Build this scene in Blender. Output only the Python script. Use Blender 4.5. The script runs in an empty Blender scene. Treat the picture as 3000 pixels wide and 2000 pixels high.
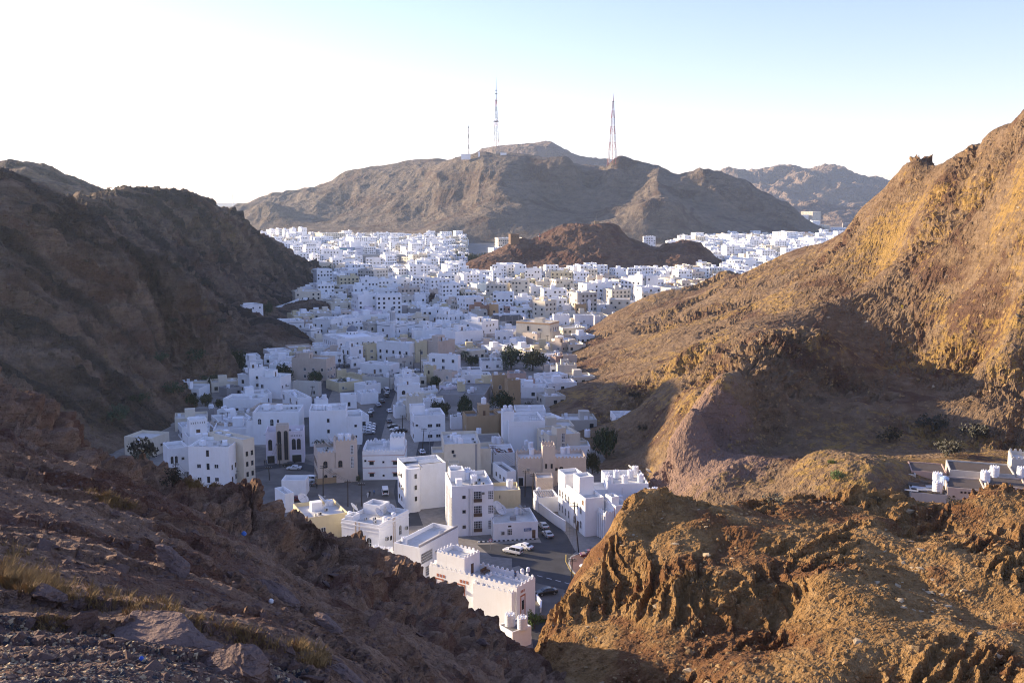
import bpy, bmesh, math, random, time
import numpy as np
from mathutils import Vector, Matrix
T0 = time.time()
SC = bpy.context.scene
COL = SC.collection
R = math.radians
random.seed(7)
# ------------------------------------------------------------------ camera
FPX, CAMZ, PITCH = 2917.0, 80.0, R(8.0)          # focal length in pixels of the 3000 px photo
cd = bpy.data.cameras.new('camera'); cam = bpy.data.objects.new('camera', cd); COL.objects.link(cam)
cd.sensor_width = 36.0; cd.lens = 36.0 * FPX / 3000.0; cd.clip_start = 0.3; cd.clip_end = 60000
cam.location = (0, 0, CAMZ); cam.rotation_euler = (R(90) - PITCH, 0, 0)
SC.camera = cam
# ------------------------------------------------------------------ sky, sun, exposure
SUN_AZ, SUN_EL = R(157), R(13.8)                   # azimuth ccw from +X (the camera looks along +Y)
W = bpy.data.worlds.new('World'); SC.world = W; W.use_nodes = True
nt = W.node_tree; nt.nodes.clear()
sky = nt.nodes.new('ShaderNodeTexSky'); sky.sky_type = 'NISHITA'; sky.sun_disc = False
sky.sun_elevation = SUN_EL; sky.sun_rotation = R(90) - SUN_AZ
sky.air_density = 1.0; sky.dust_density = 0.3; sky.ozone_density = 2.0; sky.altitude = 60
bg = nt.nodes.new('ShaderNodeBackground'); bg.inputs['Strength'].default_value = 0.102
wo = nt.nodes.new('ShaderNodeOutputWorld')
wb = nt.nodes.new('ShaderNodeMix'); wb.data_type = 'RGBA'; wb.blend_type = 'MULTIPLY'; wb.inputs[0].default_value = 1.0
wb.inputs[7].default_value = (1.05, 0.87, 1.09, 1)   # the camera's white balance, the same over the whole sky
nt.links.new(sky.outputs[0], wb.inputs[6]); nt.links.new(wb.outputs[2], bg.inputs[0]); nt.links.new(bg.outputs[0], wo.inputs[0])
sd = bpy.data.lights.new('sun', 'SUN'); sun = bpy.data.objects.new('sun', sd); COL.objects.link(sun)
sd.energy = 4.0; sd.angle = R(0.53); sd.color = (1.0, 0.80, 0.55)
SUNV = Vector((math.cos(SUN_AZ) * math.cos(SUN_EL), math.sin(SUN_AZ) * math.cos(SUN_EL), math.sin(SUN_EL)))
sun.rotation_euler = SUNV.to_track_quat('Z', 'Y').to_euler()
vs = SC.view_settings; vs.view_transform = 'Standard'; vs.look = 'None'; vs.exposure = 1.58; vs.gamma = 1.0
vs.use_curve_mapping = False
cy = SC.cycles
cy.max_bounces = 6; cy.diffuse_bounces = 3; cy.glossy_bounces = 2; cy.transmission_bounces = 3; cy.volume_bounces = 1
cy.use_denoising = True; cy.denoising_prefilter = 'ACCURATE'; cy.filter_width = 1.1
cy.sample_clamp_indirect = 6.0
# ------------------------------------------------------------------ pixel helpers
CP, SP = math.cos(PITCH), math.sin(PITCH)
def ray(px, py):
    x = (px - 1500) / FPX; yc = -(py - 1000) / FPX
    return x, CP + SP * yc, -SP + CP * yc
def at(px, py, depth):                              # point on the pixel's ray at world Y = depth
    x, y, z = ray(px, py); k = depth / y
    return Vector((x * k, depth, CAMZ + z * k))
def onz(px, py, z0=0.0):                            # point where the pixel's ray meets height z0
    x, y, z = ray(px, py); k = (z0 - CAMZ) / z
    return Vector((x * k, y * k, z0))
def pix(p):
    x, y, z = p[0], p[1], p[2] - CAMZ
    f = y * CP - z * SP; u = y * SP + z * CP
    return 1500 + FPX * x / f, 1000 - FPX * u / f
def pxu(px, depth, z=0.0):                          # world X of pixel column px at a depth and height
    f = depth * CP - (z - CAMZ) * SP
    return (px - 1500) / FPX * f
# ------------------------------------------------------------------ numpy noise
_rng = np.random.RandomState(11)
_perm = _rng.permutation(256); _perm = np.concatenate([_perm, _perm])
_ga = _rng.rand(256) * 2 * np.pi; _gx, _gy = np.cos(_ga), np.sin(_ga)
def perlin(x, y, seed=0):
    xi = np.floor(x).astype(np.int64); yi = np.floor(y).astype(np.int64)
    xf, yf = x - xi, y - yi
    def g(ix, iy, dx, dy):
        h = _perm[(_perm[(ix + seed * 17) & 255] + iy) & 255]
        return _gx[h] * dx + _gy[h] * dy
    u = xf * xf * xf * (xf * (xf * 6 - 15) + 10); v = yf * yf * yf * (yf * (yf * 6 - 15) + 10)
    a = g(xi, yi, xf, yf); b = g(xi + 1, yi, xf - 1, yf); c = g(xi, yi + 1, xf, yf - 1); d = g(xi + 1, yi + 1, xf - 1, yf - 1)
    return ((a + u * (b - a)) + v * ((c + u * (d - c)) - (a + u * (b - a)))) * 1.5
def fbm(x, y, octv=4, seed=0, gain=0.5, ridged=False):
    s = np.zeros_like(x); a = 1.0; f = 1.0
    for i in range(octv):
        n = perlin(x * f + 13.7 * i, y * f - 7.1 * i, seed + i)
        s += a * ((1 - 2 * np.abs(n)) if ridged else n); a *= gain; f *= 2.03
    return s
_g3 = _rng.randn(256, 3); _g3 /= np.linalg.norm(_g3, axis=1)[:, None]
def perlin3(x, y, z, seed=0):
    xi = np.floor(x).astype(np.int64); yi = np.floor(y).astype(np.int64); zi = np.floor(z).astype(np.int64)
    xf, yf, zf = x - xi, y - yi, z - zi
    fd = lambda t: t * t * t * (t * (t * 6 - 15) + 10)
    u, v, w = fd(xf), fd(yf), fd(zf); tot = 0.0
    for i in (0, 1):
        hx = _perm[(xi + i + seed * 31) & 255]; wx = u if i else 1 - u
        for j in (0, 1):
            hy = _perm[(hx + yi + j) & 255]; wy = wx * (v if j else 1 - v)
            for k in (0, 1):
                h = _perm[(hy + zi + k) & 255]; g = _g3[h]
                tot = tot + wy * (w if k else 1 - w) * (g[..., 0] * (xf - i) + g[..., 1] * (yf - j) + g[..., 2] * (zf - k))
    return tot * 1.6
def fb3(P, size, octv=4, seed=0, gain=0.5, mode='f'):
    if not isinstance(size, tuple): size = (size,) * 3
    x, y, z = P[0] / size[0], P[1] / size[1], P[2] / size[2]
    s = 0.0; a = 1.0; f = 1.0
    for i in range(octv):
        n = perlin3(x * f + 13.7 * i, y * f - 7.1 * i, z * f + 3.3 * i, seed + i)
        s = s + a * (n if mode == 'f' else (1 - 2.4 * np.abs(n)) if mode == 'r' else (2.4 * np.abs(n) - 1)); a *= gain; f *= 2.03
    return s
def beds(P, thick, d, seed=0, wob=0.6, wsize=12.0):
    """eroded rock beds: sawtooth ledges across tilted layers, a different reach for every bed"""
    q = (P[0] * d[0] + P[1] * d[1] + P[2] * d[2]) / thick + wob * fb3(P, wsize, 3, seed)
    fl = np.floor(q); fr = q - fl
    hsh = np.modf(np.abs(np.sin(fl * 12.9898 + seed) * 43758.5453))[0]
    return (fr ** 1.6 - 0.5 + 0.6 * (hsh - 0.5)) * thick
# ------------------------------------------------------------------ object helpers
def tag(o, label=None, cat=None, group=None, kind=None):
    if label: o['label'] = label
    if cat: o['category'] = cat
    if group: o['group'] = group
    if kind: o['kind'] = kind
    return o
def empty(name, loc, rz=0.0):
    o = bpy.data.objects.new(name, None); COL.objects.link(o)
    o.location = loc; o.rotation_euler = (0, 0, rz); o.empty_display_size = 0.5
    return o
def mobj(name, me, parent=None, loc=None, rz=0.0):
    o = bpy.data.objects.new(name, me); COL.objects.link(o)
    if parent: o.parent = parent
    if loc is not None: o.location = loc
    if rz: o.rotation_euler = (0, 0, rz)
    return o
def copy_tree(o, parent=None):
    c = o.copy(); COL.objects.link(c); c.parent = parent
    for ch in list(o.children): copy_tree(ch, c)
    return c
class MB:                                           # collects faces, builds ONE mesh
    def __init__(s): s.v = []; s.f = []; s.m = []; s.mi = 0
    def face(s, pts):
        n = len(s.v); s.v += [tuple(p) for p in pts]; s.f.append(tuple(range(n, n + len(pts)))); s.m.append(s.mi)
    def box(s, x0, y0, z0, x1, y1, z1, bottom=True):
        n = len(s.v)
        s.v += [(x0, y0, z0), (x1, y0, z0), (x1, y1, z0), (x0, y1, z0), (x0, y0, z1), (x1, y0, z1), (x1, y1, z1), (x0, y1, z1)]
        fs = [(4, 5, 6, 7), (0, 1, 5, 4), (1, 2, 6, 5), (2, 3, 7, 6), (3, 0, 4, 7)] + ([(3, 2, 1, 0)] if bottom else [])
        for f in fs: s.f.append(tuple(n + i for i in f)); s.m.append(s.mi)
    def loft(s, rings, cap0=True, cap1=True, close=True):
        base = []
        for r in rings:
            base.append(len(s.v)); s.v += [tuple(p) for p in r]
        k = len(rings[0])
        for a, b in zip(base[:-1], base[1:]):
            for i in range(k if close else k - 1):
                j = (i + 1) % k
                s.f.append((a + i, a + j, b + j, b + i)); s.m.append(s.mi)
        if cap0: s.f.append(tuple(base[0] + i for i in reversed(range(k)))); s.m.append(s.mi)
        if cap1: s.f.append(tuple(base[-1] + i for i in range(k))); s.m.append(s.mi)
    def tube(s, p0, p1, r0, r1=None, n=6, cap=True):
        p0 = Vector(p0); p1 = Vector(p1); r1 = r0 if r1 is None else r1
        d = (p1 - p0); d = d.normalized() if d.length > 1e-9 else Vector((0, 0, 1))
        a = d.orthogonal().normalized(); b = d.cross(a)
        rr = []
        for p, r in ((p0, r0), (p1, r1)):
            rr.append([p + (a * math.cos(2 * math.pi * i / n) + b * math.sin(2 * math.pi * i / n)) * r for i in range(n)])
        s.loft(rr, cap, cap)
    def path(s, pts, r, n=5):
        for a, b in zip(pts[:-1], pts[1:]): s.tube(a, b, r, r, n)
    def lathe(s, prof, n=12, c=(0, 0, 0)):
        rings = [[(c[0] + r * math.cos(2 * math.pi * i / n), c[1] + r * math.sin(2 * math.pi * i / n), c[2] + z) for i in range(n)] for r, z in prof]
        s.loft(rings)
    def prism(s, poly, y0, y1):                     # polygon in xz extruded along y
        s.loft([[(x, y0, z) for x, z in poly], [(x, y1, z) for x, z in poly]])
    def mesh(s, name, mats, smooth=False):
        me = bpy.data.meshes.new(name); me.from_pydata(s.v, [], s.f)
        for m in (mats if isinstance(mats, (list, tuple)) else [mats]): me.materials.append(m)
        if max(s.m, default=0) > 0: me.polygons.foreach_set('material_index', s.m)
        if smooth: me.polygons.foreach_set('use_smooth', [True] * len(s.f))
        me.update()
        return me
    def build(s, name, mats, parent=None, loc=None, rz=0.0, smooth=False):
        return mobj(name, s.mesh(name, mats, smooth), parent, loc, rz)
# ------------------------------------------------------------------ materials
def lin(c):                                          # sRGB 0-255 to linear
    return tuple(((v / 255) / 12.92 if v / 255 <= 0.04045 else (((v / 255) + 0.055) / 1.055) ** 2.4) for v in c) + (1,)
class NT:
    def __init__(s, name):
        s.m = bpy.data.materials.new(name); s.m.use_nodes = True; s.t = s.m.node_tree; s.t.nodes.clear()
        s.o = s.n('ShaderNodeOutputMaterial'); s.b = s.n('ShaderNodeBsdfPrincipled'); s.l(s.b.outputs[0], s.o.inputs[0])
    def n(s, ty, **kw):
        x = s.t.nodes.new(ty)
        for k, v in kw.items(): setattr(x, k, v)
        return x
    def l(s, a, b): s.t.links.new(a, b)
    def pos(s, scale=(1, 1, 1), rot=(0, 0, 0), obj=False):
        m = s.n('ShaderNodeMapping'); m.inputs['Scale'].default_value = scale; m.inputs['Rotation'].default_value = rot
        if obj: s.l(s.n('ShaderNodeTexCoord').outputs['Object'], m.inputs[0])
        else: s.l(s.n('ShaderNodeNewGeometry').outputs['Position'], m.inputs[0])
        return m.outputs[0]
    def noise(s, vec, scale, detail=4, rough=0.55, dist=0.0):
        x = s.n('ShaderNodeTexNoise'); s.l(vec, x.inputs['Vector'])
        x.inputs['Scale'].default_value = scale; x.inputs['Detail'].default_value = detail
        x.inputs['Roughness'].default_value = rough; x.inputs['Distortion'].default_value = dist
        return x.outputs[0]
    def voro(s, vec, scale, feature='F1', out='Distance'):
        x = s.n('ShaderNodeTexVoronoi', feature=feature); s.l(vec, x.inputs['Vector']); x.inputs['Scale'].default_value = scale
        return x.outputs[out]
    def ramp(s, fac, stops, interp='LINEAR'):
        x = s.n('ShaderNodeValToRGB'); x.color_ramp.interpolation = interp; e = x.color_ramp.elements
        while len(e) > 1: e.remove(e[-1])
        e[0].position = stops[0][0]; e[0].color = stops[0][1]
        for p, c in stops[1:]:
            q = e.new(p); q.color = c
        s.l(fac, x.inputs[0]); return x.outputs[0]
    def mix(s, fac, a, b, blend='MIX'):
        x = s.n('ShaderNodeMix', data_type='RGBA', blend_type=blend)
        for v, i in ((fac, 0), (a, 6), (b, 7)):
            if isinstance(v, (int, float)): x.inputs[i].default_value = v
            elif isinstance(v, tuple): x.inputs[i].default_value = v
            else: s.l(v, x.inputs[i])
        return x.outputs[2]
    def math(s, op, a, b=0.0, clamp=False):
        x = s.n('ShaderNodeMath', operation=op, use_clamp=clamp)
        for i, v in enumerate((a, b)):
            if isinstance(v, (int, float)): x.inputs[i].default_value = v
            else: s.l(v, x.inputs[i])
        return x.outputs[0]
    def bump(s, h, strength, dist, prev=None):
        x = s.n('ShaderNodeBump'); x.inputs['Strength'].default_value = strength; x.inputs['Distance'].default_value = dist
        s.l(h, x.inputs['Height'])
        if prev is not None: s.l(prev, x.inputs['Normal'])
        return x.outputs[0]
    def out(s, col, rough=0.8, normal=None, spec=0.3, metal=0.0):
        if isinstance(col, tuple): s.b.inputs['Base Color'].default_value = col
        else: s.l(col, s.b.inputs['Base Color'])
        if isinstance(rough, (int, float)): s.b.inputs['Roughness'].default_value = rough
        else: s.l(rough, s.b.inputs['Roughness'])
        s.b.inputs['Specular IOR Level'].default_value = spec; s.b.inputs['Metallic'].default_value = metal
        if normal is not None: s.l(normal, s.b.inputs['Normal'])
        return s.m
def G4(r, g, b): return (r, g, b, 1)
def rockmat(name, sc, cols, patch=None, spot=None, streak=None, grass=None, strata=0.5, bump=1.0, dip=(0.25, 0.5, 0.2)):
    """sc: size in metres of the main mottling; cols: dark, mid, light base colours; patch: red beds; grass: dry tufts colour"""
    m = NT(name)
    p = m.pos()
    big = m.noise(p, 0.22 / sc, 4, 0.6, 0.6)
    mid = m.noise(p, 1.1 / sc, 6, 0.62, 0.4)
    fine = m.noise(p, 9.0 / sc, 4, 0.65)
    ps = m.pos((0.35, 0.35, 2.6), dip)
    st = m.noise(ps, 1.2 / sc, 5, 0.6, 0.8)
    f = m.math('ADD', m.math('MULTIPLY', mid, 0.55), m.math('MULTIPLY', st, strata * 0.55))
    f = m.math('ADD', f, m.math('MULTIPLY', big, 0.45 - 0.2 * strata))
    f = m.math('ADD', f, m.math('MULTIPLY', m.math('SUBTRACT', fine, 0.5), 0.35))
    c = m.ramp(f, [(0.30, cols[0]), (0.47, cols[1]), (0.60, cols[2]), (0.80, cols[3] if len(cols) > 3 else cols[2])])
    if patch:
        k = m.ramp(m.noise(m.pos((1, 1, 1), (0.3, 0.1, 0.7)), 0.16 / sc, 3, 0.55, 1.0), [(0.52, (0, 0, 0, 1)), (0.62, (1, 1, 1, 1))])
        c = m.mix(m.math('MULTIPLY', k, 0.75), c, m.mix(fine, tuple(0.55 * q for q in patch[:3]) + (1,), patch))
    if grass:
        gcol, gthr, gsc = grass
        tuft = m.noise(p, 1.0 / gsc, 3, 0.7)
        area = m.noise(p, 0.12 / sc, 3, 0.5, 0.5)
        k = m.math('ADD', m.math('MULTIPLY', tuft, 0.6), m.math('MULTIPLY', area, 0.6))
        k = m.ramp(k, [(gthr, (0, 0, 0, 1)), (gthr + 0.07, (1, 1, 1, 1))])
        c = m.mix(m.math('MULTIPLY', k, 0.8), c, gcol)
    if streak:                                        # dark beds that run down the slope
        sn = m.noise(m.pos((.14, 1, .14), (0, 0, R(30.5))), 1.0 / streak[0], 4, .6, .4)
        c = m.mix(m.ramp(sn, [(.44, (0, 0, 0, 1)), (.58, (.82, .82, .82, 1))]), c, m.mix(fine, tuple(.5 * q for q in streak[1][:3]) + (1,), streak[1]))
    if spot:                                          # one bed of another colour that crops out round a place
        vd = m.n('ShaderNodeVectorMath', operation='DISTANCE'); m.l(p, vd.inputs[0]); vd.inputs[1].default_value = spot[0]
        k = m.math('ADD', m.math('DIVIDE', vd.outputs['Value'], spot[1]), m.math('MULTIPLY', m.math('SUBTRACT', mid, .5), 1.6))
        c = m.mix(m.ramp(k, [(.75, (.85, .85, .85, 1)), (1.0, (0, 0, 0, 1))]), c, m.mix(fine, tuple(.7 * q for q in spot[2][:3]) + (1,), spot[2]))
    peb = m.voro(p, 5.5 / sc)
    h = m.math('ADD', m.math('MULTIPLY', mid, 1.0), m.math('MULTIPLY', st, strata))
    n = m.bump(h, 0.9 * bump, 0.5 * sc)
    n = m.bump(peb, 0.5 * bump, 0.10 * sc, n)
    n = m.bump(fine, 0.6 * bump, 0.12 * sc, n)
    return m.out(c, 0.92, n, 0.15)
# ================================================================== terrain
def Gd(px, py, z=0.0):
    p = onz(px, py, z); return (px, py, p.y)
def Zp(px, depth, z):                                # pixel column, depth and height
    x = pxu(px, depth, z); return (pix((x, depth, z))[0], pix((x, depth, z))[1], depth)
def back(pts, k=1.05, dy=22): return [(p[0], p[1] + dy, p[2] * k) for p in pts]
class Field:
    """height field through control points given as (photo column, photo row, depth); interpolated in (azimuth, log depth)"""
    def __init__(s, pts, c=0.03, lam=1e-4):
        q = [at(*p) for p in pts]
        s.U = np.array([v.x / v.y for v in q]); s.S = np.array([math.log(v.y) for v in q]); s.t = np.array([(v.z - CAMZ) / v.y for v in q])
        s.c = c; n = len(q)
        K = np.sqrt((s.U[:, None] - s.U) ** 2 + (s.S[:, None] - s.S) ** 2 + c * c)
        A = np.zeros((n + 1, n + 1)); A[:n, :n] = -K + np.eye(n) * lam; A[:n, n] = 1; A[n, :n] = 1
        s.w = np.linalg.solve(A, np.concatenate([s.t, [0]]))
    def z(s, x, y):
        x = np.asarray(x, float); y = np.asarray(y, float)
        sh = x.shape; u = (x / y).ravel(); l = np.log(y).ravel()
        o = np.full(u.shape, s.w[-1])
        for i in range(len(s.U)): o -= s.w[i] * np.sqrt((u - s.U[i]) ** 2 + (l - s.S[i]) ** 2 + s.c * s.c)
        return CAMZ + (o * y.ravel()).reshape(sh)
BVH = {}
from mathutils.bvhtree import BVHTree
def terrain(name, fld, u0, u1, d0, d1, nu, nd, noise, mat, zcut=-2.0, extra=None, smooth=False, dpow=1.0):
    us = np.linspace(u0, u1, nu); tt = np.linspace(0, 1, nd) ** dpow
    ds = np.exp(math.log(d0) + (math.log(d1) - math.log(d0)) * tt)
    U, D = np.meshgrid(us, ds)
    Z = fld.z(U * D, D); g_ = np.sqrt(np.diff(D, axis=0) ** 2 + np.diff(Z, axis=0) ** 2) / D[:-1]   # rows follow the slope, so steep faces get as many
    for _ in range(24): g_ = .25 * np.roll(g_, 1, 1) + .5 * g_ + .25 * np.roll(g_, -1, 1)
    g_ = np.minimum(g_, 6 * g_.mean()); cs = np.concatenate([np.zeros((1, nu)), np.cumsum(g_, 0)]); cs /= cs[-1]; tn = np.linspace(0, 1, nd)
    for j in range(nu): D[:, j] = np.interp(tn, .7 * cs[:, j] + .3 * tn, D[:, j])
    X = U * D; Y = D
    Z = fld.z(X, Y)
    P = np.stack([X, Y, Z], -1)
    du = np.gradient(P, axis=1); dv = np.gradient(P, axis=0)
    N = np.cross(du, dv); N /= np.linalg.norm(N, axis=2)[..., None] + 1e-9
    dsp = noise((X, Y, Z), N)
    P = P + N * dsp[..., None]
    V = P.reshape(-1, 3); Z = P[..., 2]
    ii = (np.arange(nd - 1)[:, None] * nu + np.arange(nu - 1)).ravel()
    F = np.stack([ii, ii + 1, ii + 1 + nu, ii + nu], 1)
    zf = Z.ravel()
    keep = zf[F].max(1) > zcut
    F = F[keep]
    used = np.zeros(len(V), bool); used[F.ravel()] = True
    remap = np.cumsum(used) - 1; V = V[used]; F = remap[F]
    me = bpy.data.meshes.new(name)
    me.vertices.add(len(V)); me.vertices.foreach_set('co', V.astype(np.float32).ravel())
    me.loops.add(len(F) * 4); me.loops.foreach_set('vertex_index', F.astype(np.int32).ravel())
    me.polygons.add(len(F)); me.polygons.foreach_set('loop_start', np.arange(0, len(F) * 4, 4, dtype=np.int32))
    me.polygons.foreach_set('use_smooth', np.full(len(F), smooth))
    me.materials.append(mat); me.update(); me.validate()
    o = mobj(name, me); o['kind'] = 'structure'
    def hz(x, y, top=400.0):                         # real surface height, by a ray from above
        if o.name not in BVH: BVH[o.name] = BVHTree.FromPolygons([tuple(v) for v in V.tolist()], F.tolist())
        h = BVH[o.name].ray_cast(Vector((x, y, top)), Vector((0, 0, -1)))
        return h[0].z if h[0] is not None else None
    def hit(px, py):                                 # where a photo pixel's ray meets this surface
        hz(0, -1e6)
        r_ = Vector(ray(px, py)); h = BVH[o.name].ray_cast(Vector((0, 0, CAMZ)), r_.normalized())
        return h[0], h[1]
    return o, hz, hit
D_ = G4
M_GROUND = NT('town_ground'); _m = M_GROUND
_p = _m.pos(); _a = _m.noise(_p, 0.035, 5, 0.6); _b = _m.noise(_p, 0.7, 4, 0.6)
_c = _m.ramp(_m.math('ADD', _m.math('MULTIPLY', _a, 0.6), _m.math('MULTIPLY', _b, 0.4)), [(0.35, D_(.17, .15, .13)), (0.5, D_(.26, .235, .205)), (0.65, D_(.34, .31, .275))])
M_GROUND = _m.out(_c, 0.95, _m.bump(_b, 0.4, 0.1), 0.1)
gm = MB(); gm.face([(-30000, -300, 0), (30000, -300, 0), (30000, 45000, 0), (-30000, 45000, 0)])
g = gm.build('ground', M_GROUND); g['kind'] = 'structure'

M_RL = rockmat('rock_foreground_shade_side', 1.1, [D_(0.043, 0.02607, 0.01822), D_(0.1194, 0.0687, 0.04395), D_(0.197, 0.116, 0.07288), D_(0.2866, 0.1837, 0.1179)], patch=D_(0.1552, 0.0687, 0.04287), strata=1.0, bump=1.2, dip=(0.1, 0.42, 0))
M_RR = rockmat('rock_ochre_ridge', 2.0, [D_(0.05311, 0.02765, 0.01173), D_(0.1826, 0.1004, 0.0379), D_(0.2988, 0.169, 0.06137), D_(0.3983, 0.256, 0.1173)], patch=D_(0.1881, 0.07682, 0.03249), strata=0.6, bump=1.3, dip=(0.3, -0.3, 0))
M_RH = rockmat('rock_right_hill', 4.0, [D_(0.04864, 0.03051, 0.02152), D_(0.1356, 0.08523, 0.04864), D_(0.2011, 0.1301, 0.07297), D_(0.2713, 0.1929, 0.1216)], patch=D_(0.1216, 0.0592, 0.0393), spot=((45, 246, 22), 24.0, D_(0.3087, 0.2018, 0.1544)), grass=(D_(0.346, 0.2154, 0.06361), 0.635, 2.2), strata=0.6, bump=1.1, dip=(-0.3, 0.4, 0))
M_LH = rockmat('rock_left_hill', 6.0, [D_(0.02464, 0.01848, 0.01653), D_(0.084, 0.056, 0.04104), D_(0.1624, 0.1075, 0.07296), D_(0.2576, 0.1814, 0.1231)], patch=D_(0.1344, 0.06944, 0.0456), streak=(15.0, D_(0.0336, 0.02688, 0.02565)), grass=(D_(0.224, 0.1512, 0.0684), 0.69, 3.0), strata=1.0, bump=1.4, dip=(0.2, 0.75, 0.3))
M_MH = rockmat('rock_red_brown_hill', 8.0, [D_(0.04862, 0.02805, 0.0218), D_(0.101, 0.0561, 0.03957), D_(0.1496, 0.0867, 0.05814), D_(0.2151, 0.1403, 0.0969)], patch=D_(0.1075, 0.0442, 0.03069), strata=0.5, bump=1.1)
M_CM = rockmat('rock_mountain', 16.0, [D_(0.05712, 0.04498, 0.03902), D_(0.1095, 0.08446, 0.06763), D_(0.1618, 0.1258, 0.09364), D_(0.238, 0.1881, 0.1387)], patch=D_(0.1142, 0.06885, 0.05029), strata=0.6, bump=1.2)
M_FM = rockmat('rock_far_mountain', 60.0, [D_(.13, .10, .085), D_(.20, .15, .115), D_(.27, .20, .15)], strata=0.6, bump=1.0)

# ---- central mountain with the masts
F = Field([(640, 655, 2500), (720, 628, 2450), (765, 597, 2450), (800, 600, 2500), (830, 560, 2900), (930, 556, 2900), (1000, 513, 2900), (1130, 484, 2950), (1290, 466, 2950), (1330, 462, 2600),
    (1400, 449, 2500), (1455, 452, 2480), (1500, 447, 2480), (1600, 458, 2450), (1700, 470, 2400), (1790, 475, 2420), (1900, 486, 2380), (2000, 512, 2350), (2050, 505, 2300), (2090, 506, 2290), (2150, 530, 2280), (2230, 570, 2270), (2290, 592, 2260), (2340, 640, 2250), (2385, 684, 2250),
    (1150, 560, 2560), (1250, 520, 2560), (1300, 490, 2500), (1000, 600, 2560), (900, 640, 2420), (1100, 640, 2300), (1300, 600, 2300), (1300, 650, 2150), (1480, 500, 2330), (1480, 560, 2200), (1470, 620, 2080), (1600, 560, 2320), (1620, 620, 2200), (1700, 560, 2400), (1750, 520, 2440), (1750, 590, 2280), (1800, 640, 2100), (1850, 600, 2130), (1950, 592, 2030), (1990, 600, 2080), (1950, 540, 2240), (2060, 560, 2250), (2100, 600, 2200), (2200, 640, 2180), (2000, 640, 2020),
    Zp(640, 2300, -4), Zp(800, 2150, -4), Zp(1000, 2060, -4), Zp(1200, 1980, -4), Zp(1430, 1930, -4), Zp(1700, 1900, -4), Zp(1900, 1880, -4), Zp(2100, 1930, -4), Zp(2300, 2020, -4), Zp(2420, 2150, -4),
    Zp(500, 2500, -20), Zp(600, 3200, -20), Zp(900, 3500, 30), Zp(1200, 3500, 60), Zp(1500, 3100, 100), Zp(1800, 3000, 80), Zp(2100, 2800, 40), Zp(2400, 2700, -20), Zp(2500, 2300, -20),
    (1250, 690, 1990), (1300, 660, 2030), (1380, 670, 2010)] + back([(765, 597, 2450), (1000, 513, 2900), (1130, 484, 2950), (1290, 466, 2950), (1400, 449, 2500), (1455, 452, 2480), (1500, 447, 2480), (1600, 458, 2450), (1700, 470, 2400), (1790, 475, 2420), (1900, 486, 2380), (2000, 512, 2350), (2090, 506, 2290), (2150, 530, 2280), (2230, 570, 2270), (2290, 592, 2260)], 1.05, 10), 0.012)
def nz(P, N):
    k = np.clip((P[2] + 4) / 70, 0, 1)
    w = 90 * fb3(P, 500, 2, 3)
    Q = (P[0] + w, P[1] + w, P[2])
    return k * np.clip((225 - P[2]) / 80, .15, 1) * (9 * fb3(Q, (150, 420, 700), 4, 5, 0.48, 'r') - 7 + 2.2 * fb3(P, 45, 4, 9, 0.5, 'r') - 1.5)
mountain, mountain_z, _ = terrain('mountain', F, -0.36, 0.36, 1800, 3600, 520, 190, nz, M_CM, -3)
# hill range behind the crest
F = Field([(1350, 470, 3900), (1450, 440, 3900), (1530, 432, 3900), (1570, 430, 3900), (1640, 440, 3900), (1690, 460, 3900), (1740, 462, 3900), (1800, 480, 3900), (1900, 520, 3900), (1200, 500, 3900)] + [Zp(p, 3300, -5) for p in (1100, 1400, 1700, 2000)] + [Zp(p, 4600, 20) for p in (1100, 1400, 1700, 2000)] + [Zp(1000, 3900, 0), Zp(2100, 3900, 0)], 0.012)
nf = lambda P, N: np.clip(P[2] / 80, 0, 1) * (22 * fb3(P, 420, 5, 21, 0.5, 'r') - 14)
terrain('hill_range', F, -0.2, 0.25, 3300, 4700, 200, 60, nf, M_FM, -4)
# far right mountains
F = Field([(2090, 520, 5200), (2130, 511, 5200), (2180, 522, 5200), (2230, 520, 5250), (2260, 500, 5300), (2318, 484, 5300), (2360, 495, 5300), (2400, 490, 5300), (2440, 497, 5300), (2480, 525, 5300), (2520, 543, 5300), (2570, 533, 5400), (2610, 545, 5400), (2700, 570, 5500), (2800, 560, 5500), (2250, 560, 4900), (2400, 575, 4800), (2300, 590, 4700)] + [Zp(p, 4300, -5) for p in (2000, 2200, 2400, 2600, 2800)] + [Zp(p, 6300, 60) for p in (2000, 2200, 2400, 2600, 2800)] + [Zp(1950, 5200, -5), Zp(2950, 5300, 60)], 0.012)
nf2 = lambda P, N: np.clip(P[2] / 80, 0, 1) * (40 * fb3(P, (420, 420, 900), 5, 31, 0.52, 'r') - 24)
terrain('mountain', F, 0.15, 0.5, 4200, 6400, 240, 110, nf2, M_FM, -4)
F = Field([(2330, 612, 3600), (2370, 598, 3600), (2420, 596, 3650), (2470, 622, 3600), (2520, 612, 3700), (2600, 600, 3700), (2260, 625, 3600), (2450, 630, 3400)] + [Zp(p, 3200, -5) for p in (2150, 2350, 2550, 2750)] + [Zp(p, 4100, -5) for p in (2150, 2350, 2550, 2750)], 0.012)
nf3 = lambda P, N: np.clip(P[2] / 30, 0, 1) * (14 * fb3(P, 200, 4, 37, 0.5, 'r') - 8)
terrain('hill_far_right', F, 0.2, 0.46, 3200, 4200, 150, 60, nf3, M_FM, -3)
F = Field([(560, 600, 7000), (640, 606, 7000), (690, 604, 7000), (740, 607, 7000), (820, 606, 7000)] + [Zp(p, 6200, -5) for p in (400, 640, 900)] + [Zp(p, 8000, -5) for p in (400, 640, 900)], 0.02)
terrain('plain_hills', F, -0.4, -0.15, 6200, 8000, 80, 20, lambda P, N: 4 * fb3(P, 200, 3, 3), M_FM, -4)
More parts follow.
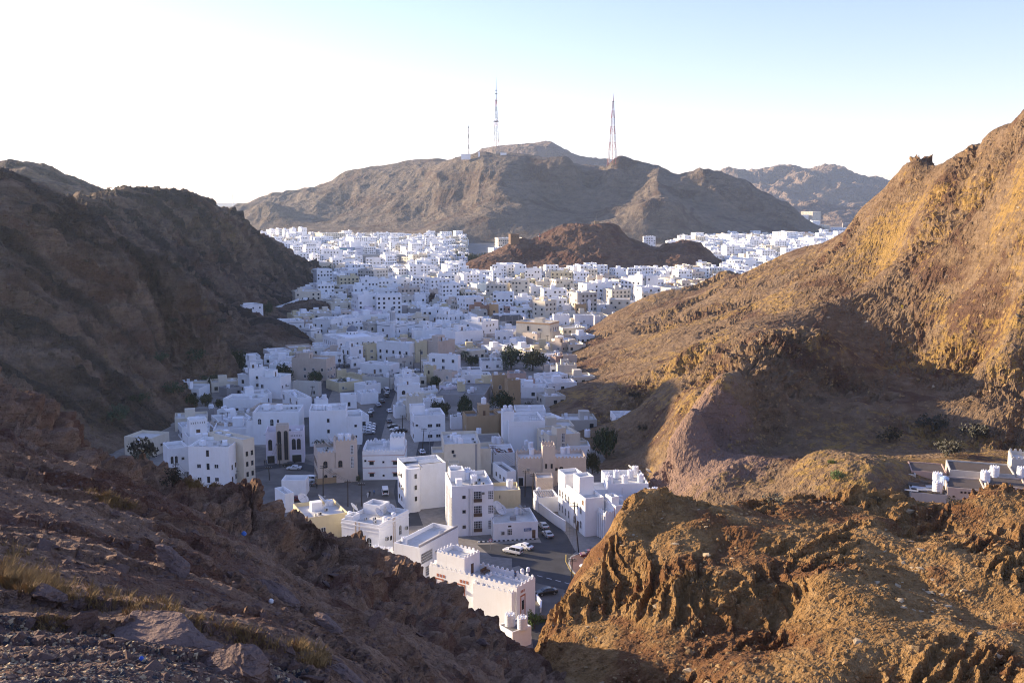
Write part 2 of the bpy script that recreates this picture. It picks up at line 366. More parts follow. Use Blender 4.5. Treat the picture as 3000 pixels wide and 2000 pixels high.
# ---- red-brown hill in the middle of the town
F = Field([(1390, 775, 1100), (1430, 755, 1120), (1480, 722, 1150), (1530, 705, 1170), (1580, 702, 1180), (1620, 672, 1190), (1680, 655, 1190), (1750, 650, 1190), (1790, 655, 1190), (1830, 690, 1190), (1870, 735, 1190), (1900, 728, 1200), (1930, 728, 1200), (1975, 712, 1190), (2010, 704, 1180), (2040, 712, 1180), (2080, 748, 1180), (2120, 785, 1180), (2140, 803, 1180),
    (1560, 760, 1120), (1650, 740, 1120), (1750, 740, 1110), (1850, 770, 1100), (2000, 760, 1110), (1950, 780, 1090)] + [Zp(p, d, -3) for p, d in ((1330, 1090), (1400, 1050), (1520, 1035), (1700, 1040), (1900, 1050), (2050, 1070), (2160, 1120), (2170, 1200))] + [Zp(p, d, 2) for p, d in ((1400, 1230), (1500, 1300), (1700, 1340), (1900, 1320), (2100, 1280))] + [Zp(p, 1420, -15) for p in (1400, 1700, 2000)] + [Zp(1250, 1150, -15), Zp(2260, 1180, -15)], 0.01)
nm = lambda P, N: np.clip((P[2] + 2) / 18, 0, 1) * (3.2 * fb3(P, (50, 50, 150), 4, 41, 0.45, 'r') - 2 + .8 * fb3(P, 10, 3, 43, 0.5, 'r') - .4)
red_hill, red_hill_z, red_hill_hit = terrain('hill', F, -0.08, 0.27, 1020, 1420, 330, 150, nm, M_MH, -1.5)
# ---- two hillocks at the foot of the left hill
F = Field([(650, 985, 560), (700, 965, 560), (740, 940, 560), (775, 934, 560), (810, 950, 556), (860, 980, 550), (900, 1005, 545), (800, 1010, 525), (720, 1040, 505), (680, 1090, 480), (760, 1060, 500), (600, 1010, 560)] + [Zp(p, d, -3) for p, d in ((960, 545), (900, 520), (830, 500), (770, 470), (700, 450), (960, 590))] + [Zp(p, 600, 6) for p in (650, 760)] + [Zp(p, 640, 0) for p in (600, 800, 950)], 0.015)
nh = lambda P, N: np.clip((P[2] + 2) / 8, 0, 1) * (1.6 * fb3(P, (22, 22, 50), 4, 51, 0.5, 'r') - .8 + 0.5 * fb3(P, 4, 3, 53, 0.5, 'r'))
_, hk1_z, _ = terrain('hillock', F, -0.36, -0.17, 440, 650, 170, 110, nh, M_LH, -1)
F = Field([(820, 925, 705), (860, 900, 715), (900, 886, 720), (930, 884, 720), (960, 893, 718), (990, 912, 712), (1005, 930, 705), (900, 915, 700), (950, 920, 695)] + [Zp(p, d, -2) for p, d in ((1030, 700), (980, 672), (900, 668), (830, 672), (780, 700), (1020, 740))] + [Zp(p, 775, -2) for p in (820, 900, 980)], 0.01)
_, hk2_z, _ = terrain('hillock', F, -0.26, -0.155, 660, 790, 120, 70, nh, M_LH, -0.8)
# ---- big left hill
F = Field([(0, 508, 440), (110, 556, 450), (200, 602, 455), (280, 652, 452), (360, 708, 448), (450, 778, 444), (540, 852, 446), (110, 600, 560), (200, 650, 560), (280, 690, 560), (360, 745, 550), (450, 800, 545), (240, 590, 660), (290, 566, 720), (330, 553, 760), (420, 566, 765), (490, 572, 780), (535, 562, 800), (570, 575, 810), (600, 592, 830), (660, 626, 870), (720, 668, 920), (800, 722, 980), (860, 762, 1040), (900, 792, 1100),
    (360, 640, 690), (500, 740, 660), (450, 640, 715), (520, 640, 745), (430, 700, 660), (600, 700, 760), (680, 760, 800), (800, 830, 850),
    (0, 800, 372), (200, 800, 400), (400, 860, 420), (600, 850, 590), (0, 1000, 345), (200, 1050, 345), (330, 1130, 350), (420, 1000, 398), (560, 960, 490), (480, 1080, 420), (100, 650, 415), (250, 720, 425), (630, 880, 640), (740, 880, 730), (250, 1200, 330),
    (-300, 500, 430), (-300, 900, 330), (-600, 600, 380), (-300, 1150, 280)] +
    [Gd(925, 805), Gd(905, 842), Gd(880, 885), Gd(850, 925), Gd(790, 1000), Gd(690, 1085), Gd(650, 1130), Gd(575, 1195), Gd(500, 1240), Gd(380, 1300), Gd(200, 1390), Gd(-100, 1450)] +
    [Zp(950, 1150, -8), Zp(960, 900, -6), Zp(960, 700, -6), Zp(860, 560, -6), Zp(760, 470, -8), Zp(640, 380, -8), Zp(500, 310, -8), Zp(300, 240, -8), Zp(0, 200, 0)] +
    [Zp(0, 640, 70), Zp(150, 760, 50), Zp(330, 900, 50), Zp(535, 980, 40), Zp(720, 1100, 10), Zp(850, 1250, -5), Zp(600, 1300, 10), Zp(-300, 700, 60), Zp(-700, 270, 30), Zp(-300, 210, 18)] + back([(290, 566, 720), (330, 553, 760), (420, 566, 765), (490, 572, 780), (535, 562, 800), (600, 592, 830), (660, 626, 870), (720, 668, 920), (800, 722, 980), (860, 762, 1040)], 1.05, 14), 0.014)  # unseen end of the hill shaped low to let sun onto nearest house
def nl(P, N):
    k = np.clip((P[2] + 3) / 12, 0, 1)
    w = 16 * fb3(P, 110, 2, 61)
    # gullies and ribs that run down the slope, towards the right and the viewer
    g1 = fb3(((P[0] * .35 + P[1] + w), (P[0] - P[1] * .35 + w), P[2]), (34, 230, 200), 4, 63, 0.55, 'r')
    return k * (4.2 * g1 - 2.6 + 2.0 * fb3(P, 17, 4, 65, 0.58, 'r') - 1.2 + 0.75 * fb3(P, 4, 3, 67, 0.6, 'r') + .7 * beds(P, 5.0, (.45, .2, .87), 3, .7, 40)) * np.clip(P[1] / 500, 0.6, 1.3) * np.clip((112 - P[2]) / 45, .4, 1)
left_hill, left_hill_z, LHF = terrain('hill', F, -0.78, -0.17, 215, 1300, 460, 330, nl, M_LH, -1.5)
# peak behind the left hill
F = Field([(-200, 500, 1150), (0, 484, 1150), (20, 480, 1150), (60, 485, 1150), (140, 502, 1150), (200, 530, 1150), (250, 556, 1150), (300, 565, 1150), (400, 600, 1150), (500, 650, 1150)] + [Zp(p, 900, 20) for p in (-200, 0, 200, 400)] + [Zp(p, 1500, 40) for p in (-200, 0, 200, 400)] + [Zp(600, 1150, -10)], 0.02)
terrain('hill', F, -0.62, -0.28, 900, 1500, 160, 70, lambda P, N: 7 * fb3(P, 80, 5, 71, 0.5, 'r') - 4, M_LH, -1)
# ---- right hill with its spur and the side valley
F = Field([Gd(1740, 962), (1790, 922, 625), (1830, 900, 618), (1880, 878, 612), (1905, 870, 605), (1960, 878, 590), (2040, 850, 600), (2085, 822, 610), (2140, 790, 620), (2180, 798, 615), (2240, 790, 590), (2300, 742, 570), (2370, 715, 545), (2440, 690, 520), (2510, 622, 495), (2540, 592, 480), (2600, 540, 460), (2650, 472, 440), (2680, 452, 430), (2725, 478, 425), (2770, 470, 415), (2830, 422, 400), (2900, 388, 380), (3000, 322, 355), (3200, 200, 330), (3500, 100, 310),
    (2400, 780, 490), (2600, 680, 424), (2800, 560, 374), (2700, 600, 398), (2900, 500, 352), (3000, 500, 327), (3000, 650, 310), (2850, 700, 343), (2600, 800, 402), (2800, 820, 338), (3000, 800, 297), (2200, 880, 470), (2400, 880, 365), (2000, 950, 470), (1900, 930, 545), (1850, 1000, 490), (2100, 980, 375), (2250, 940, 352),
    (2330, 990, 302), (2380, 970, 306), (2430, 978, 312), (2250, 1040, 284), (2180, 1100, 270), (2120, 1160, 258), (2060, 1215, 252), (2320, 1110, 284), (2450, 1110, 296), (2550, 1180, 278), (2520, 1050, 322), (2250, 1180, 268),
    (2550, 1000, 342), (2700, 1000, 330), (2900, 1000, 303), (3100, 1000, 284), (2800, 1150, 283), (2650, 1150, 293), (3000, 1150, 266), (2400, 1220, 268), (2800, 1280, 258), (3000, 1280, 250), (2600, 1290, 255),
    (1800, 1100, 420), (1950, 1080, 350), (2050, 1090, 308), (1900, 1180, 350), (1750, 1150, 385), (1800, 1230, 340), (1900, 1290, 305), (1850, 1330, 300), (1960, 1300, 275), (2000, 1240, 268), (2090, 1290, 254), (2180, 1270, 256),
    (2070, 1345, 240), (2150, 1335, 243), (2250, 1345, 240), (2350, 1340, 243), (2080, 1410, 226), (2300, 1400, 225), (2350, 1345, 224), (2450, 1345, 213), (2560, 1348, 208), (2480, 1390, 203), (2575, 1440, 196),
    Gd(1690, 1005), Gd(1650, 1075), Gd(1575, 1165), Gd(1600, 1230), Gd(1690, 1290), Gd(1740, 1370), Gd(1800, 1400), Gd(1880, 1450)] +
    [Zp(1660, 640, -6), Zp(1600, 560, -6), Zp(1560, 480, -6), Zp(1490, 400, -8), Zp(1520, 340, -8), Zp(1620, 290, -8), Zp(1700, 255, -8), Zp(1800, 225, -6), Zp(1950, 205, 2)] +
    [Zp(p, d, 19) for p, d in ((2620, 232), (2800, 240), (3000, 240), (2620, 195), (2800, 195), (3000, 195), (3200, 200), (3200, 240))] + [Zp(p, 182, 17) for p in (2500, 2700, 2900, 3200)] + [Zp(2300, 195, 12), Zp(2100, 195, 8)] +
    [Zp(1800, 720, -10), Zp(1950, 720, 0), Zp(2140, 720, 15), Zp(2300, 700, 30), Zp(2500, 640, 45), Zp(2700, 580, 60), Zp(3000, 500, 75), Zp(3400, 450, 90), Zp(3400, 220, 40)] + back([(2240, 790, 590), (2300, 742, 570), (2370, 715, 545), (2440, 690, 520), (2510, 622, 495), (2540, 592, 480), (2600, 540, 460), (2650, 472, 440), (2725, 478, 425), (2770, 470, 415), (2830, 422, 400), (2900, 388, 380), (3000, 322, 355), (3200, 200, 330), (3500, 100, 310)]), 0.016)
def nr(P, N):
    X, Y, z = P
    k = np.clip((z + 3) / 8, 0, 1)
    flat = np.clip(1 - np.exp(-(((X / Y - 0.485) / 0.09) ** 4 + ((Y - 216) / 25) ** 4)), 0, 1)
    kk = k * (0.05 + 0.95 * flat)
    up = np.clip((z - 45) / 45, 0, 1)
    crag = np.clip(fb3(P, 48, 3, 87) * 2.6 - 0.2 + .30 * up + .8 * np.exp(-(((X - 62) / 22) ** 2 + ((Y - 218) / 22) ** 2)), 0, 1)
    a = 1.5 * fb3(P, 38, 3, 81, 0.5) - .8 * up
    b = 1.3 * fb3((X, Y, z), (7, 8, 6), 4, 83, 0.55, 'b')
    c = 0.42 * fb3(P, 2.0, 3, 85, 0.6)
    fl = np.clip((N[..., 2] - .4) / .4, .3, 1)
    return kk * (a + b * (0.14 + 1.0 * crag) * (1 + .5 * up) * (.4 + .6 * fl) + c * (.6 + crag) + .7 * fl * beds(P, 2.4, (-.35, .25, .9), 5, .8, 22) * crag - 1.2 * crag)
right_hill, right_hill_z, RHF = terrain('hill', F, 0.0, 0.74, 182, 740, 520, 400, nr, M_RH, -1.5)
# ---- near ridge on the right, in full sun
F = Field([(1570, 1878, 118), (1590, 1830, 119), (1625, 1780, 122), (1690, 1718, 124), (1730, 1650, 126), (1760, 1600, 128), (1800, 1520, 132), (1835, 1478, 136), (1870, 1455, 138), (1900, 1442, 140), (1960, 1446, 141), (2000, 1450, 142), (2110, 1456, 142), (2200, 1438, 145), (2300, 1450, 145), (2500, 1448, 148), (2620, 1460, 150), (2720, 1483, 150), (2800, 1480, 150), (2860, 1455, 150), (3000, 1428, 152), (3300, 1390, 155),
    (1700, 1850, 112), (1750, 1750, 119), (1900, 1700, 119), (1900, 1560, 130), (1860, 1500, 133), (2100, 1560, 128), (2300, 1560, 128), (2500, 1540, 134), (2700, 1560, 134), (2900, 1560, 134), (2250, 1500, 137), (2450, 1510, 140),
    (2100, 1750, 111), (2050, 1880, 104), (1850, 1900, 103), (2200, 1650, 119), (2300, 1790, 109), (2260, 1860, 105), (2250, 1930, 99), (2400, 1700, 111), (2500, 1800, 104), (2500, 1700, 113), (2700, 1700, 114), (2900, 1700, 114),
    (1600, 2000, 101), (1800, 2000, 95), (2100, 2000, 92), (2400, 2000, 90), (2700, 2000, 87), (3000, 2000, 85), (3300, 2000, 84), (2700, 1880, 97), (2950, 1850, 99), (2500, 1900, 96), (1900, 1950, 98),
    (1700, 2300, 78), (2100, 2300, 76), (2500, 2300, 72), (3000, 2300, 68), (1560, 1950, 112), (1450, 2100, 92)] +
    [Zp(1480, 128, 8), Zp(1420, 112, 16), Zp(1540, 140, 2), Zp(1640, 150, 2), Zp(1740, 156, 3), Zp(1830, 162, 5), Zp(1950, 168, 8), Zp(2200, 174, 12), Zp(2600, 178, 15), Zp(3000, 180, 17), Zp(3300, 182, 19), Zp(1600, 185, -6), Zp(1450, 150, -4), Zp(1800, 190, 0)], 0.02)
def nrr(P, N):
    k = np.clip((P[2] - 1) / 5, 0, 1)
    crag = np.clip(fb3(P, 13, 3, 95) * 2.8 + 0.15 + .7 * np.exp(-(((P[0] - 21) / 13) ** 2 + ((P[1] - 138) / 8) ** 2)), 0, 1)
    a = 1.7 * fb3(P, 15, 3, 91, 0.5)
    b = 0.36 * fb3(P, (3.8, 3.8, 2.0), 4, 93, 0.6, 'r')
    c = 0.20 * fb3(P, .9, 3, 97, 0.65)
    fl = np.clip((N[..., 2] - .45) / .4, .22, 1)
    return k * (a + b * (0.30 + 1.0 * crag) * fl + c * (.6 + .7 * crag) + 1.1 * fl * beds(P, 1.0, (.3, -.25, .9), 7, .8, 8) * crag - .5 * crag)
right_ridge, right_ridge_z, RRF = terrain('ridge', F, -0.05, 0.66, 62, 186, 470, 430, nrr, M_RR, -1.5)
# ---- near slope on the left, in shade
F = Field([(-500, 2000, 10), (0, 2000, 11), (300, 2000, 11.5), (600, 2000, 12.5), (900, 2000, 16), (1150, 2000, 25), (1350, 2000, 40), (1500, 2000, 62), (1600, 2000, 80),
    (0, 2400, 7), (600, 2400, 8), (1200, 2400, 14), (1600, 2400, 30), (-500, 2600, 6), (600, 3200, 5), (1500, 3200, 9), (1900, 2400, 40), (1800, 2100, 78),
    (-500, 1850, 13), (0, 1850, 14.5), (300, 1850, 16), (600, 1850, 17.5), (850, 1880, 20), (1100, 1930, 30), (1300, 1930, 48), (1430, 1940, 66),
    (0, 1720, 18), (300, 1735, 20), (600, 1790, 22), (850, 1845, 24), (0, 1600, 23), (300, 1625, 26), (600, 1690, 29), (850, 1790, 32), (1050, 1860, 37), (1200, 1880, 48),
    (0, 1450, 32), (300, 1500, 35), (600, 1590, 37), (800, 1680, 39), (950, 1760, 43), (1100, 1830, 50), (-400, 1450, 30), (-400, 1200, 50),
    (0, 1310, 44), (200, 1372, 46), (420, 1442, 47), (560, 1492, 48), (700, 1578, 50), (800, 1648, 52), (900, 1730, 54), (1000, 1790, 57),
    (100, 1400, 56), (300, 1470, 58), (450, 1520, 59), (620, 1610, 61), (760, 1700, 62), (880, 1760, 63),
    (0, 1190, 66), (150, 1240, 68), (280, 1330, 70), (0, 1075, 78), (70, 1112, 79), (130, 1150, 80), (220, 1195, 80), (270, 1250, 80), (330, 1292, 82), (385, 1315, 84), (405, 1372, 81), (470, 1400, 80), (540, 1420, 80), (640, 1422, 80), (690, 1412, 81), (745, 1393, 82), (785, 1415, 82), (815, 1460, 82), (850, 1512, 83), (900, 1556, 85), (915, 1520, 86), (945, 1505, 87), (985, 1520, 88), (1030, 1565, 89), (1050, 1598, 90), (1130, 1632, 92), (1215, 1642, 93), (1240, 1684, 94), (1310, 1712, 97), (1400, 1800, 101), (1465, 1832, 104), (1520, 1880, 108),
    (600, 1540, 69), (720, 1560, 70), (760, 1500, 76), (850, 1640, 72), (950, 1650, 75), (1000, 1700, 72), (1100, 1720, 78), (1200, 1780, 78), (1350, 1850, 84), (1450, 1890, 90),
    (-400, 1000, 78), (-400, 900, 95), (-900, 900, 60), (-900, 1300, 30)] +
    [Zp(0, 105, 58), Zp(150, 103, 52), Zp(300, 102, 46), Zp(450, 100, 44), Zp(640, 98, 44), Zp(760, 98, 44), Zp(900, 102, 44), Zp(1000, 106, 43.5), Zp(1065, 115, 38.5), Zp(1150, 112, 39), Zp(1250, 118, 33.5), Zp(1320, 120, 29), Zp(1420, 120, 20), Zp(1540, 124, 10),  # hidden ground behind the crest, raised to shade the foot of the right ridge
     Zp(0, 135, 40), Zp(300, 135, 25), Zp(640, 132, 22), Zp(1000, 135, 18), Zp(1300, 140, 8), Zp(1480, 142, 0), Zp(0, 175, 15), Zp(500, 172, 0), Zp(1000, 170, -8), Zp(1400, 165, -8), Zp(-400, 150, 45), Zp(1640, 120, 10)], 0.02)
def nfl(P, N):
    X, Y, z = P
    out = np.clip((Y - 60) / 10, 0, 1) * np.clip((112 - Y) / 8, .15, 1)
    s = np.clip(Y / 40, 0.22, 1.4)
    near = np.clip((Y - 12.5) / 8, 0.12, 1)
    a = 0.5 * fb3(P, 8, 3, 101, 0.5) * s
    b = (0.14 * (1 - out) * (fb3((X, Y, z), (2.4, 3.0, 1.8), 4, 103, 0.58, 'r') - .2) + out * 1.0 * fb3(P, (5, 5, 7), 4, 104, 0.55, 'b')) * s * near
    c = 0.05 * fb3(P, .45, 3, 105, 0.6) * np.clip(Y / 25, 0.4, 2.2)
    m = np.clip(fb3(P, 6, 2, 107) * 2 + 0.7, 0.1, 1)
    st = (.62 * beds(P, .7, (.34, -.12, .90), 9, .7, 7.0) + .4 * beds(P, .23, (.34, -.12, .90), 19, .7, 4.0)) * m * near * (1 - out)
    st2 = .38 * beds(P, 1.6, (.5, .3, .8), 13, .9, 9.0) * out
    return a + b + c + st + st2
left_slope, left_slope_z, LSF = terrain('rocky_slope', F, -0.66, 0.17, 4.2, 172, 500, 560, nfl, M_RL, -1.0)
print('TERRAIN', round(time.time() - T0, 1))
# ================================================================== town: materials
def plaster(name, c, dirt=0.35, rough=0.75):
    m = NT(name); p = m.pos()
    st = m.noise(m.pos((1.1, 1.1, 0.16)), 1.0, 5, 0.7)
    bl = m.noise(p, 0.22, 5, 0.65)
    f = m.ramp(m.math('ADD', m.math('MULTIPLY', st, 0.38), m.math('MULTIPLY', bl, 0.62)), [(0.38, (1, 1, 1, 1)), (0.54, (0, 0, 0, 1))])
    d = tuple(v * k for v, k in zip(c[:3], (0.74, 0.70, 0.63))) + (1,)
    col = m.mix(m.math('MULTIPLY', f, dirt), c, d)
    return m.out(col, rough, m.bump(m.noise(p, 3.0, 4, 0.7), 0.15, 0.02), 0.25)
def plain(name, c, rough=0.6, metal=0.0, spec=0.4, var=0.12):
    m = NT(name); n = m.noise(m.pos(), 2.3, 3, 0.6)
    d = tuple(v * (1 - 2 * var) for v in c[:3]) + (1,)
    return m.out(m.mix(n, d, tuple(min(1, v * (1 + var)) for v in c[:3]) + (1,)), rough, None, spec, metal)
WALLC = dict(w=D_(.87, .87, .86), c=D_(.70, .63, .50), b=D_(.60, .50, .41), t=D_(.40, .28, .16), y=D_(.64, .55, .35), g=D_(.34, .32, .31), p=D_(.52, .36, .29), r=D_(.42, .24, .16),
             k=D_(.16, .16, .165), e=D_(.55, .52, .46), o=D_(.58, .36, .18), m=D_(.74, .68, .72), s=D_(.62, .68, .64))
WALLN = dict(w='white', c='cream', b='beige', t='tan', y='pale yellow', g='grey', p='pinkish brown', r='reddish brown', k='dark concrete', e='greyish beige', o='orange tan', m='mauve white', s='pale green')
MW = {k: plaster('plaster_' + WALLN[k].replace(' ', '_'), v, 0.26 if k == 'w' else 0.42) for k, v in WALLC.items()}
M_ROOF = plaster('roof_screed', D_(.66, .64, .60), 0.7)
M_ROOFG = plaster('roof_grey_screed', D_(.24, .23, .22), 0.8)
M_ROOFB = plaster('roof_brown_sheeting', D_(.115, .092, .075), 0.8)
M_GLASS = NT('window_glass').out(D_(.018, .022, .03), 0.12, None, 0.6)
M_FRAME = plain('window_frame_white', D_(.72, .72, .72))
M_FRAMEB = plain('window_frame_brown', D_(.10, .06, .04))
M_BLUE = plain('shutter_blue', D_(.035, .10, .26), 0.5)
M_TERRA = plain('paint_terracotta', D_(.42, .16, .10), 0.7)
M_DARK = plain('dark_opening', D_(.02, .02, .022), 0.8)
M_TANK = plain('tank_white_plastic', D_(.80, .81, .83), 0.42, 0, 0.5, 0.05)
M_TANKB = plain('tank_blue_plastic', D_(.42, .55, .72), 0.42, 0, 0.5, 0.05)
M_STEEL = plain('galvanised_steel', D_(.42, .43, .45), 0.45, 0.6)
M_DISH = plain('dish_grey_white', D_(.66, .66, .66), 0.5)
M_ACW = plain('unit_beige_metal', D_(.52, .51, .48), 0.5)
M_WOOD = plain('pole_dark_wood', D_(.055, .042, .034), 0.85)
M_DOME = plain('dome_grey_lead', D_(.20, .215, .245), 0.5)
M_SHEET = plain('corrugated_sheet', D_(.52, .53, .54), 0.4, 0.3)
M_WOODB = plain('door_brown_wood', D_(.16, .085, .045), 0.6)
# ================================================================== building pieces
VIEWS = dict(Z1=(1000, 1300, .38265), Z2=(300, 1100, .38265), Z3=(1100, 1000, .34014), Z4=(700, 800, .2551), Z5=(1200, 800, .2551), Z6=(700, 620, .29762), Z7=(1300, 640, .34014), Z8=(1900, 600, .34014),
             A=(720, 620, .17219), B=(1080, 700, .17219), C=(1440, 780, .17219), D=(1780, 740, .15054), E=(1940, 600, .2466), F=(600, 860, .17219), G=(960, 880, .17219), H=(520, 1040, .18941), S=(2500, 1250, .21259), P=(0, 0, 1.0))
def vp(v, x, y):
    a, b, s = VIEWS[v]; return a + s * x, b + s * y
_wm = {}
def win_mesh(w, h, st):
    """window or wall fitting; x along the wall, -y outward, origin at the bottom centre"""
    w, h = round(w * 5) / 5, round(h * 5) / 5
    key = (w, h, st)
    if key in _wm: return _wm[key]
    m = MB(); fr = 0.09; a = w / 2
    def arch(x0, x1, z0, z1, n=8):
        r = (x1 - x0) / 2; zc = z1 - r
        return [(x0, z0), (x1, z0)] + [(x0 + r + r * math.cos(math.pi * i / n), zc + r * math.sin(math.pi * i / n)) for i in range(n + 1)]
    if st in 'rgsdkbo':
        m.mi = 1; m.prism([(-a + fr, fr), (a - fr, fr), (a - fr, h - fr), (-a + fr, h - fr)], -0.015, 0.12)
        m.mi = 0
        m.box(-a, -0.07, 0, -a + fr, .1, h); m.box(a - fr, -0.07, 0, a, .1, h); m.box(-a + fr, -0.068, h - fr, a - fr, .1, h); m.box(-a + fr, -0.068, 0, a - fr, .1, fr)
        if st in 'rb':
            m.box(-0.035, -0.055, fr, 0.035, .1, h - fr); m.box(-a - .08, -0.13, -.07, a + .08, -.002, -.002)
        if st == 'g':
            n = max(3, int(w / .4))
            for i in range(1, n): m.box(-a + w * i / n - .03, -.06, fr, -a + w * i / n + .03, .1, h - fr)
            for j in (1, 2, 3): m.box(-a + fr, -.058, h * j / 4 - .03, a - fr, .1, h * j / 4 + .03)
        if st == 'o':                                  # with a lintel hood
            m.mi = 2; m.box(-a - .3, -.5, h + .05, a + .3, 0, h + .17)
    elif st in 'aA':
        n = 8; out = arch(-a, a, 0, h, n); inn = arch(-a + fr, a - fr, fr, h - fr, n)
        m.mi = 1; m.prism(inn, -0.015, .12); m.mi = 0
        k = len(out)
        for i in range(k):
            j = (i + 1) % k
            m.face([(out[i][0], -.07, out[i][1]), (out[j][0], -.07, out[j][1]), (inn[j][0], -.07, inn[j][1]), (inn[i][0], -.07, inn[i][1])])
            m.face([(out[j][0], -.07, out[j][1]), (out[i][0], -.07, out[i][1]), (out[i][0], .1, out[i][1]), (out[j][0], .1, out[j][1])])
            m.face([(inn[i][0], -.07, inn[i][1]), (inn[j][0], -.07, inn[j][1]), (inn[j][0], .0, inn[j][1]), (inn[i][0], .0, inn[i][1])])
        m.box(-.03, -.05, fr, .03, .1, h - fr); m.box(-a + fr, -.052, h * .45, a - fr, .1, h * .45 + .06)
    elif st == 'p':                                    # pierced block screen
        n = max(2, round(w / .4)); q = max(2, round(h / .4))
        m.mi = 1; m.box(-a, -.01, 0, a, .1, h); m.mi = 0
        for i in range(n + 1): x = -a + w * i / n; m.box(x - .06, -.06, 0, x + .06, .1, h)
        for j in range(q + 1): z = h * j / q; m.box(-a, -.058, z - .06, a, .1, z + .06)
    elif st == 'c':                                    # window air conditioner
        m.box(-a, -.5, 0, a, .1, h); m.mi = 1; m.box(-a + .06, -.515, .06, a - .06, -.49, h - .06)
        m.mi = 0
        for j in range(4): m.box(-a + .06, -.53, .1 + j * (h - .2) / 4, a - .06, -.5, .13 + j * (h - .2) / 4)
    elif st == 'n':                                    # niche with an arched panel and terracotta surround
        m.mi = 2
        out = arch(-a, a, 0, h); inn = arch(-a + .2, a - .2, 0.05, h - .2)
        k = len(out)
        m.box(-a - .25, -.06, 0, -a, .1, h + .3); m.box(a, -.06, 0, a + .25, .1, h + .3); m.box(-a, -.062, h, a, .1, h + .3)
        m.mi = 0; m.prism(inn, -.02, .1); m.mi = 1
        m.box(-a + .25, -.05, h * .42, a - .25, .1, h * .82)
    elif st == 'v':                                    # shop front / roller door
        m.mi = 1; m.box(-a, -.01, 0, a, .1, h); m.mi = 0; m.box(-a - .1, -.08, h, a + .1, .1, h + .15); m.box(-a - .12, -.06, 0, -a, .1, h); m.box(a, -.06, 0, a + .12, .1, h)
    mats = {'b': [M_FRAME, M_BLUE], 'd': [M_FRAMEB, M_WOODB], 's': [M_FRAMEB, M_GLASS], 'g': [M_FRAME, M_GLASS], 'k': [M_FRAMEB, M_DARK], 'p': [M_FRAME, M_DARK], 'c': [M_ACW, M_DARK],
            'o': [M_FRAME, M_GLASS, M_TERRA], 'n': [MW['m'], M_GLASS, M_TERRA], 'A': [M_FRAMEB, M_GLASS], 'v': [MW['w'], M_DARK]}.get(st, [M_FRAME, M_GLASS])
    name = {'d': 'door', 'c': 'air_conditioner', 'p': 'pierced_screen', 'v': 'shop_front', 'n': 'niche'}.get(st, 'window')
    me = m.mesh(name, mats); _wm[key] = (me, name)
    return _wm[key]
def shell(m, x0, y0, x1, y1, z0, z1, ph=0.9, t=0.22):
    """walls with a parapet; leaves the roof open"""
    o = [(x0, y0), (x1, y0), (x1, y1), (x0, y1)]; i = [(x0 + t, y0 + t), (x1 - t, y0 + t), (x1 - t, y1 - t), (x0 + t, y1 - t)]
    for a in range(4):
        b = (a + 1) % 4
        m.face([(*o[a], z0), (*o[b], z0), (*o[b], z1), (*o[a], z1)])
        m.face([(*o[a], z1), (*o[b], z1), (*i[b], z1), (*i[a], z1)])
        m.face([(*i[b], z1 - ph), (*i[a], z1 - ph), (*i[a], z1), (*i[b], z1)])
_mer = {}
def merlon_mesh(kind, mat):
    k = (kind, mat.name)
    if k not in _mer:
        m = MB()
        if kind == 'round':
            pts = [(-.28, 0), (.28, 0)] + [(.28 * math.cos(math.pi * i / 6), .22 + .3 * math.sin(math.pi * i / 6)) for i in range(7)]
            m.prism(pts, 0.0, .22)
        else: m.prism([(-.25, 0), (.25, 0), (.25, .38), (.0, .5), (-.25, .38)], 0.0, .22)
        _mer[k] = m.mesh('merlon', mat)
    return _mer[k]
HOUSES = []
class House: pass
def house(N, rz, wr, wl, h, col='w', z0=0.0, ph=0.9, name='house', far=False, roofm=None):
    H = House(); H.root = empty(name, (N.x, N.y, z0), rz); H.wr, H.wl, H.h, H.col, H.z0, H.ph = wr, wl, h, col, z0, ph
    H.mat = MW[col]; H.far = far; H.feat = []; H.tanks = []; H.N = Vector((N.x, N.y, z0)); H.rz = rz
    m = MB(); shell(m, 0, 0, wr, wl, -0.6 - (2.5 if z0 > 0 else 0), h, ph)
    H.wall = m.build('wall', H.mat, H.root)
    r = MB(); r.face([(.22, .22, h - ph), (wr - .22, .22, h - ph), (wr - .22, wl - .22, h - ph), (.22, wl - .22, h - ph)])
    r.build('roof', roofm or M_ROOF, H.root)
    H.wins = MB() if far else None
    return H
def fitting(H, face, s, z, w, h, st, off=(0, 0), span=None):
    """face R: front (y=0), s from the near-left corner; face L: left side (x=0), s from the near corner"""
    if H.far and st not in 'dv':
        if face == 'R': H.wins.box(s - w * .6 + off[0], -.05 + off[1], z, s + w * .6 + off[0], .2 + off[1], z + h * 1.15)
        else: H.wins.box(-.05 + off[0], s - w * .6 + off[1], z, .2 + off[0], s + w * .6 + off[1], z + h * 1.15)
        return None
    me, nm = win_mesh(w, h, st)
    loc = (s + off[0], off[1], z) if face == 'R' else (off[0], s + off[1], z)
    return mobj(nm, me, H.root, loc, 0 if face == 'R' else -math.pi / 2)
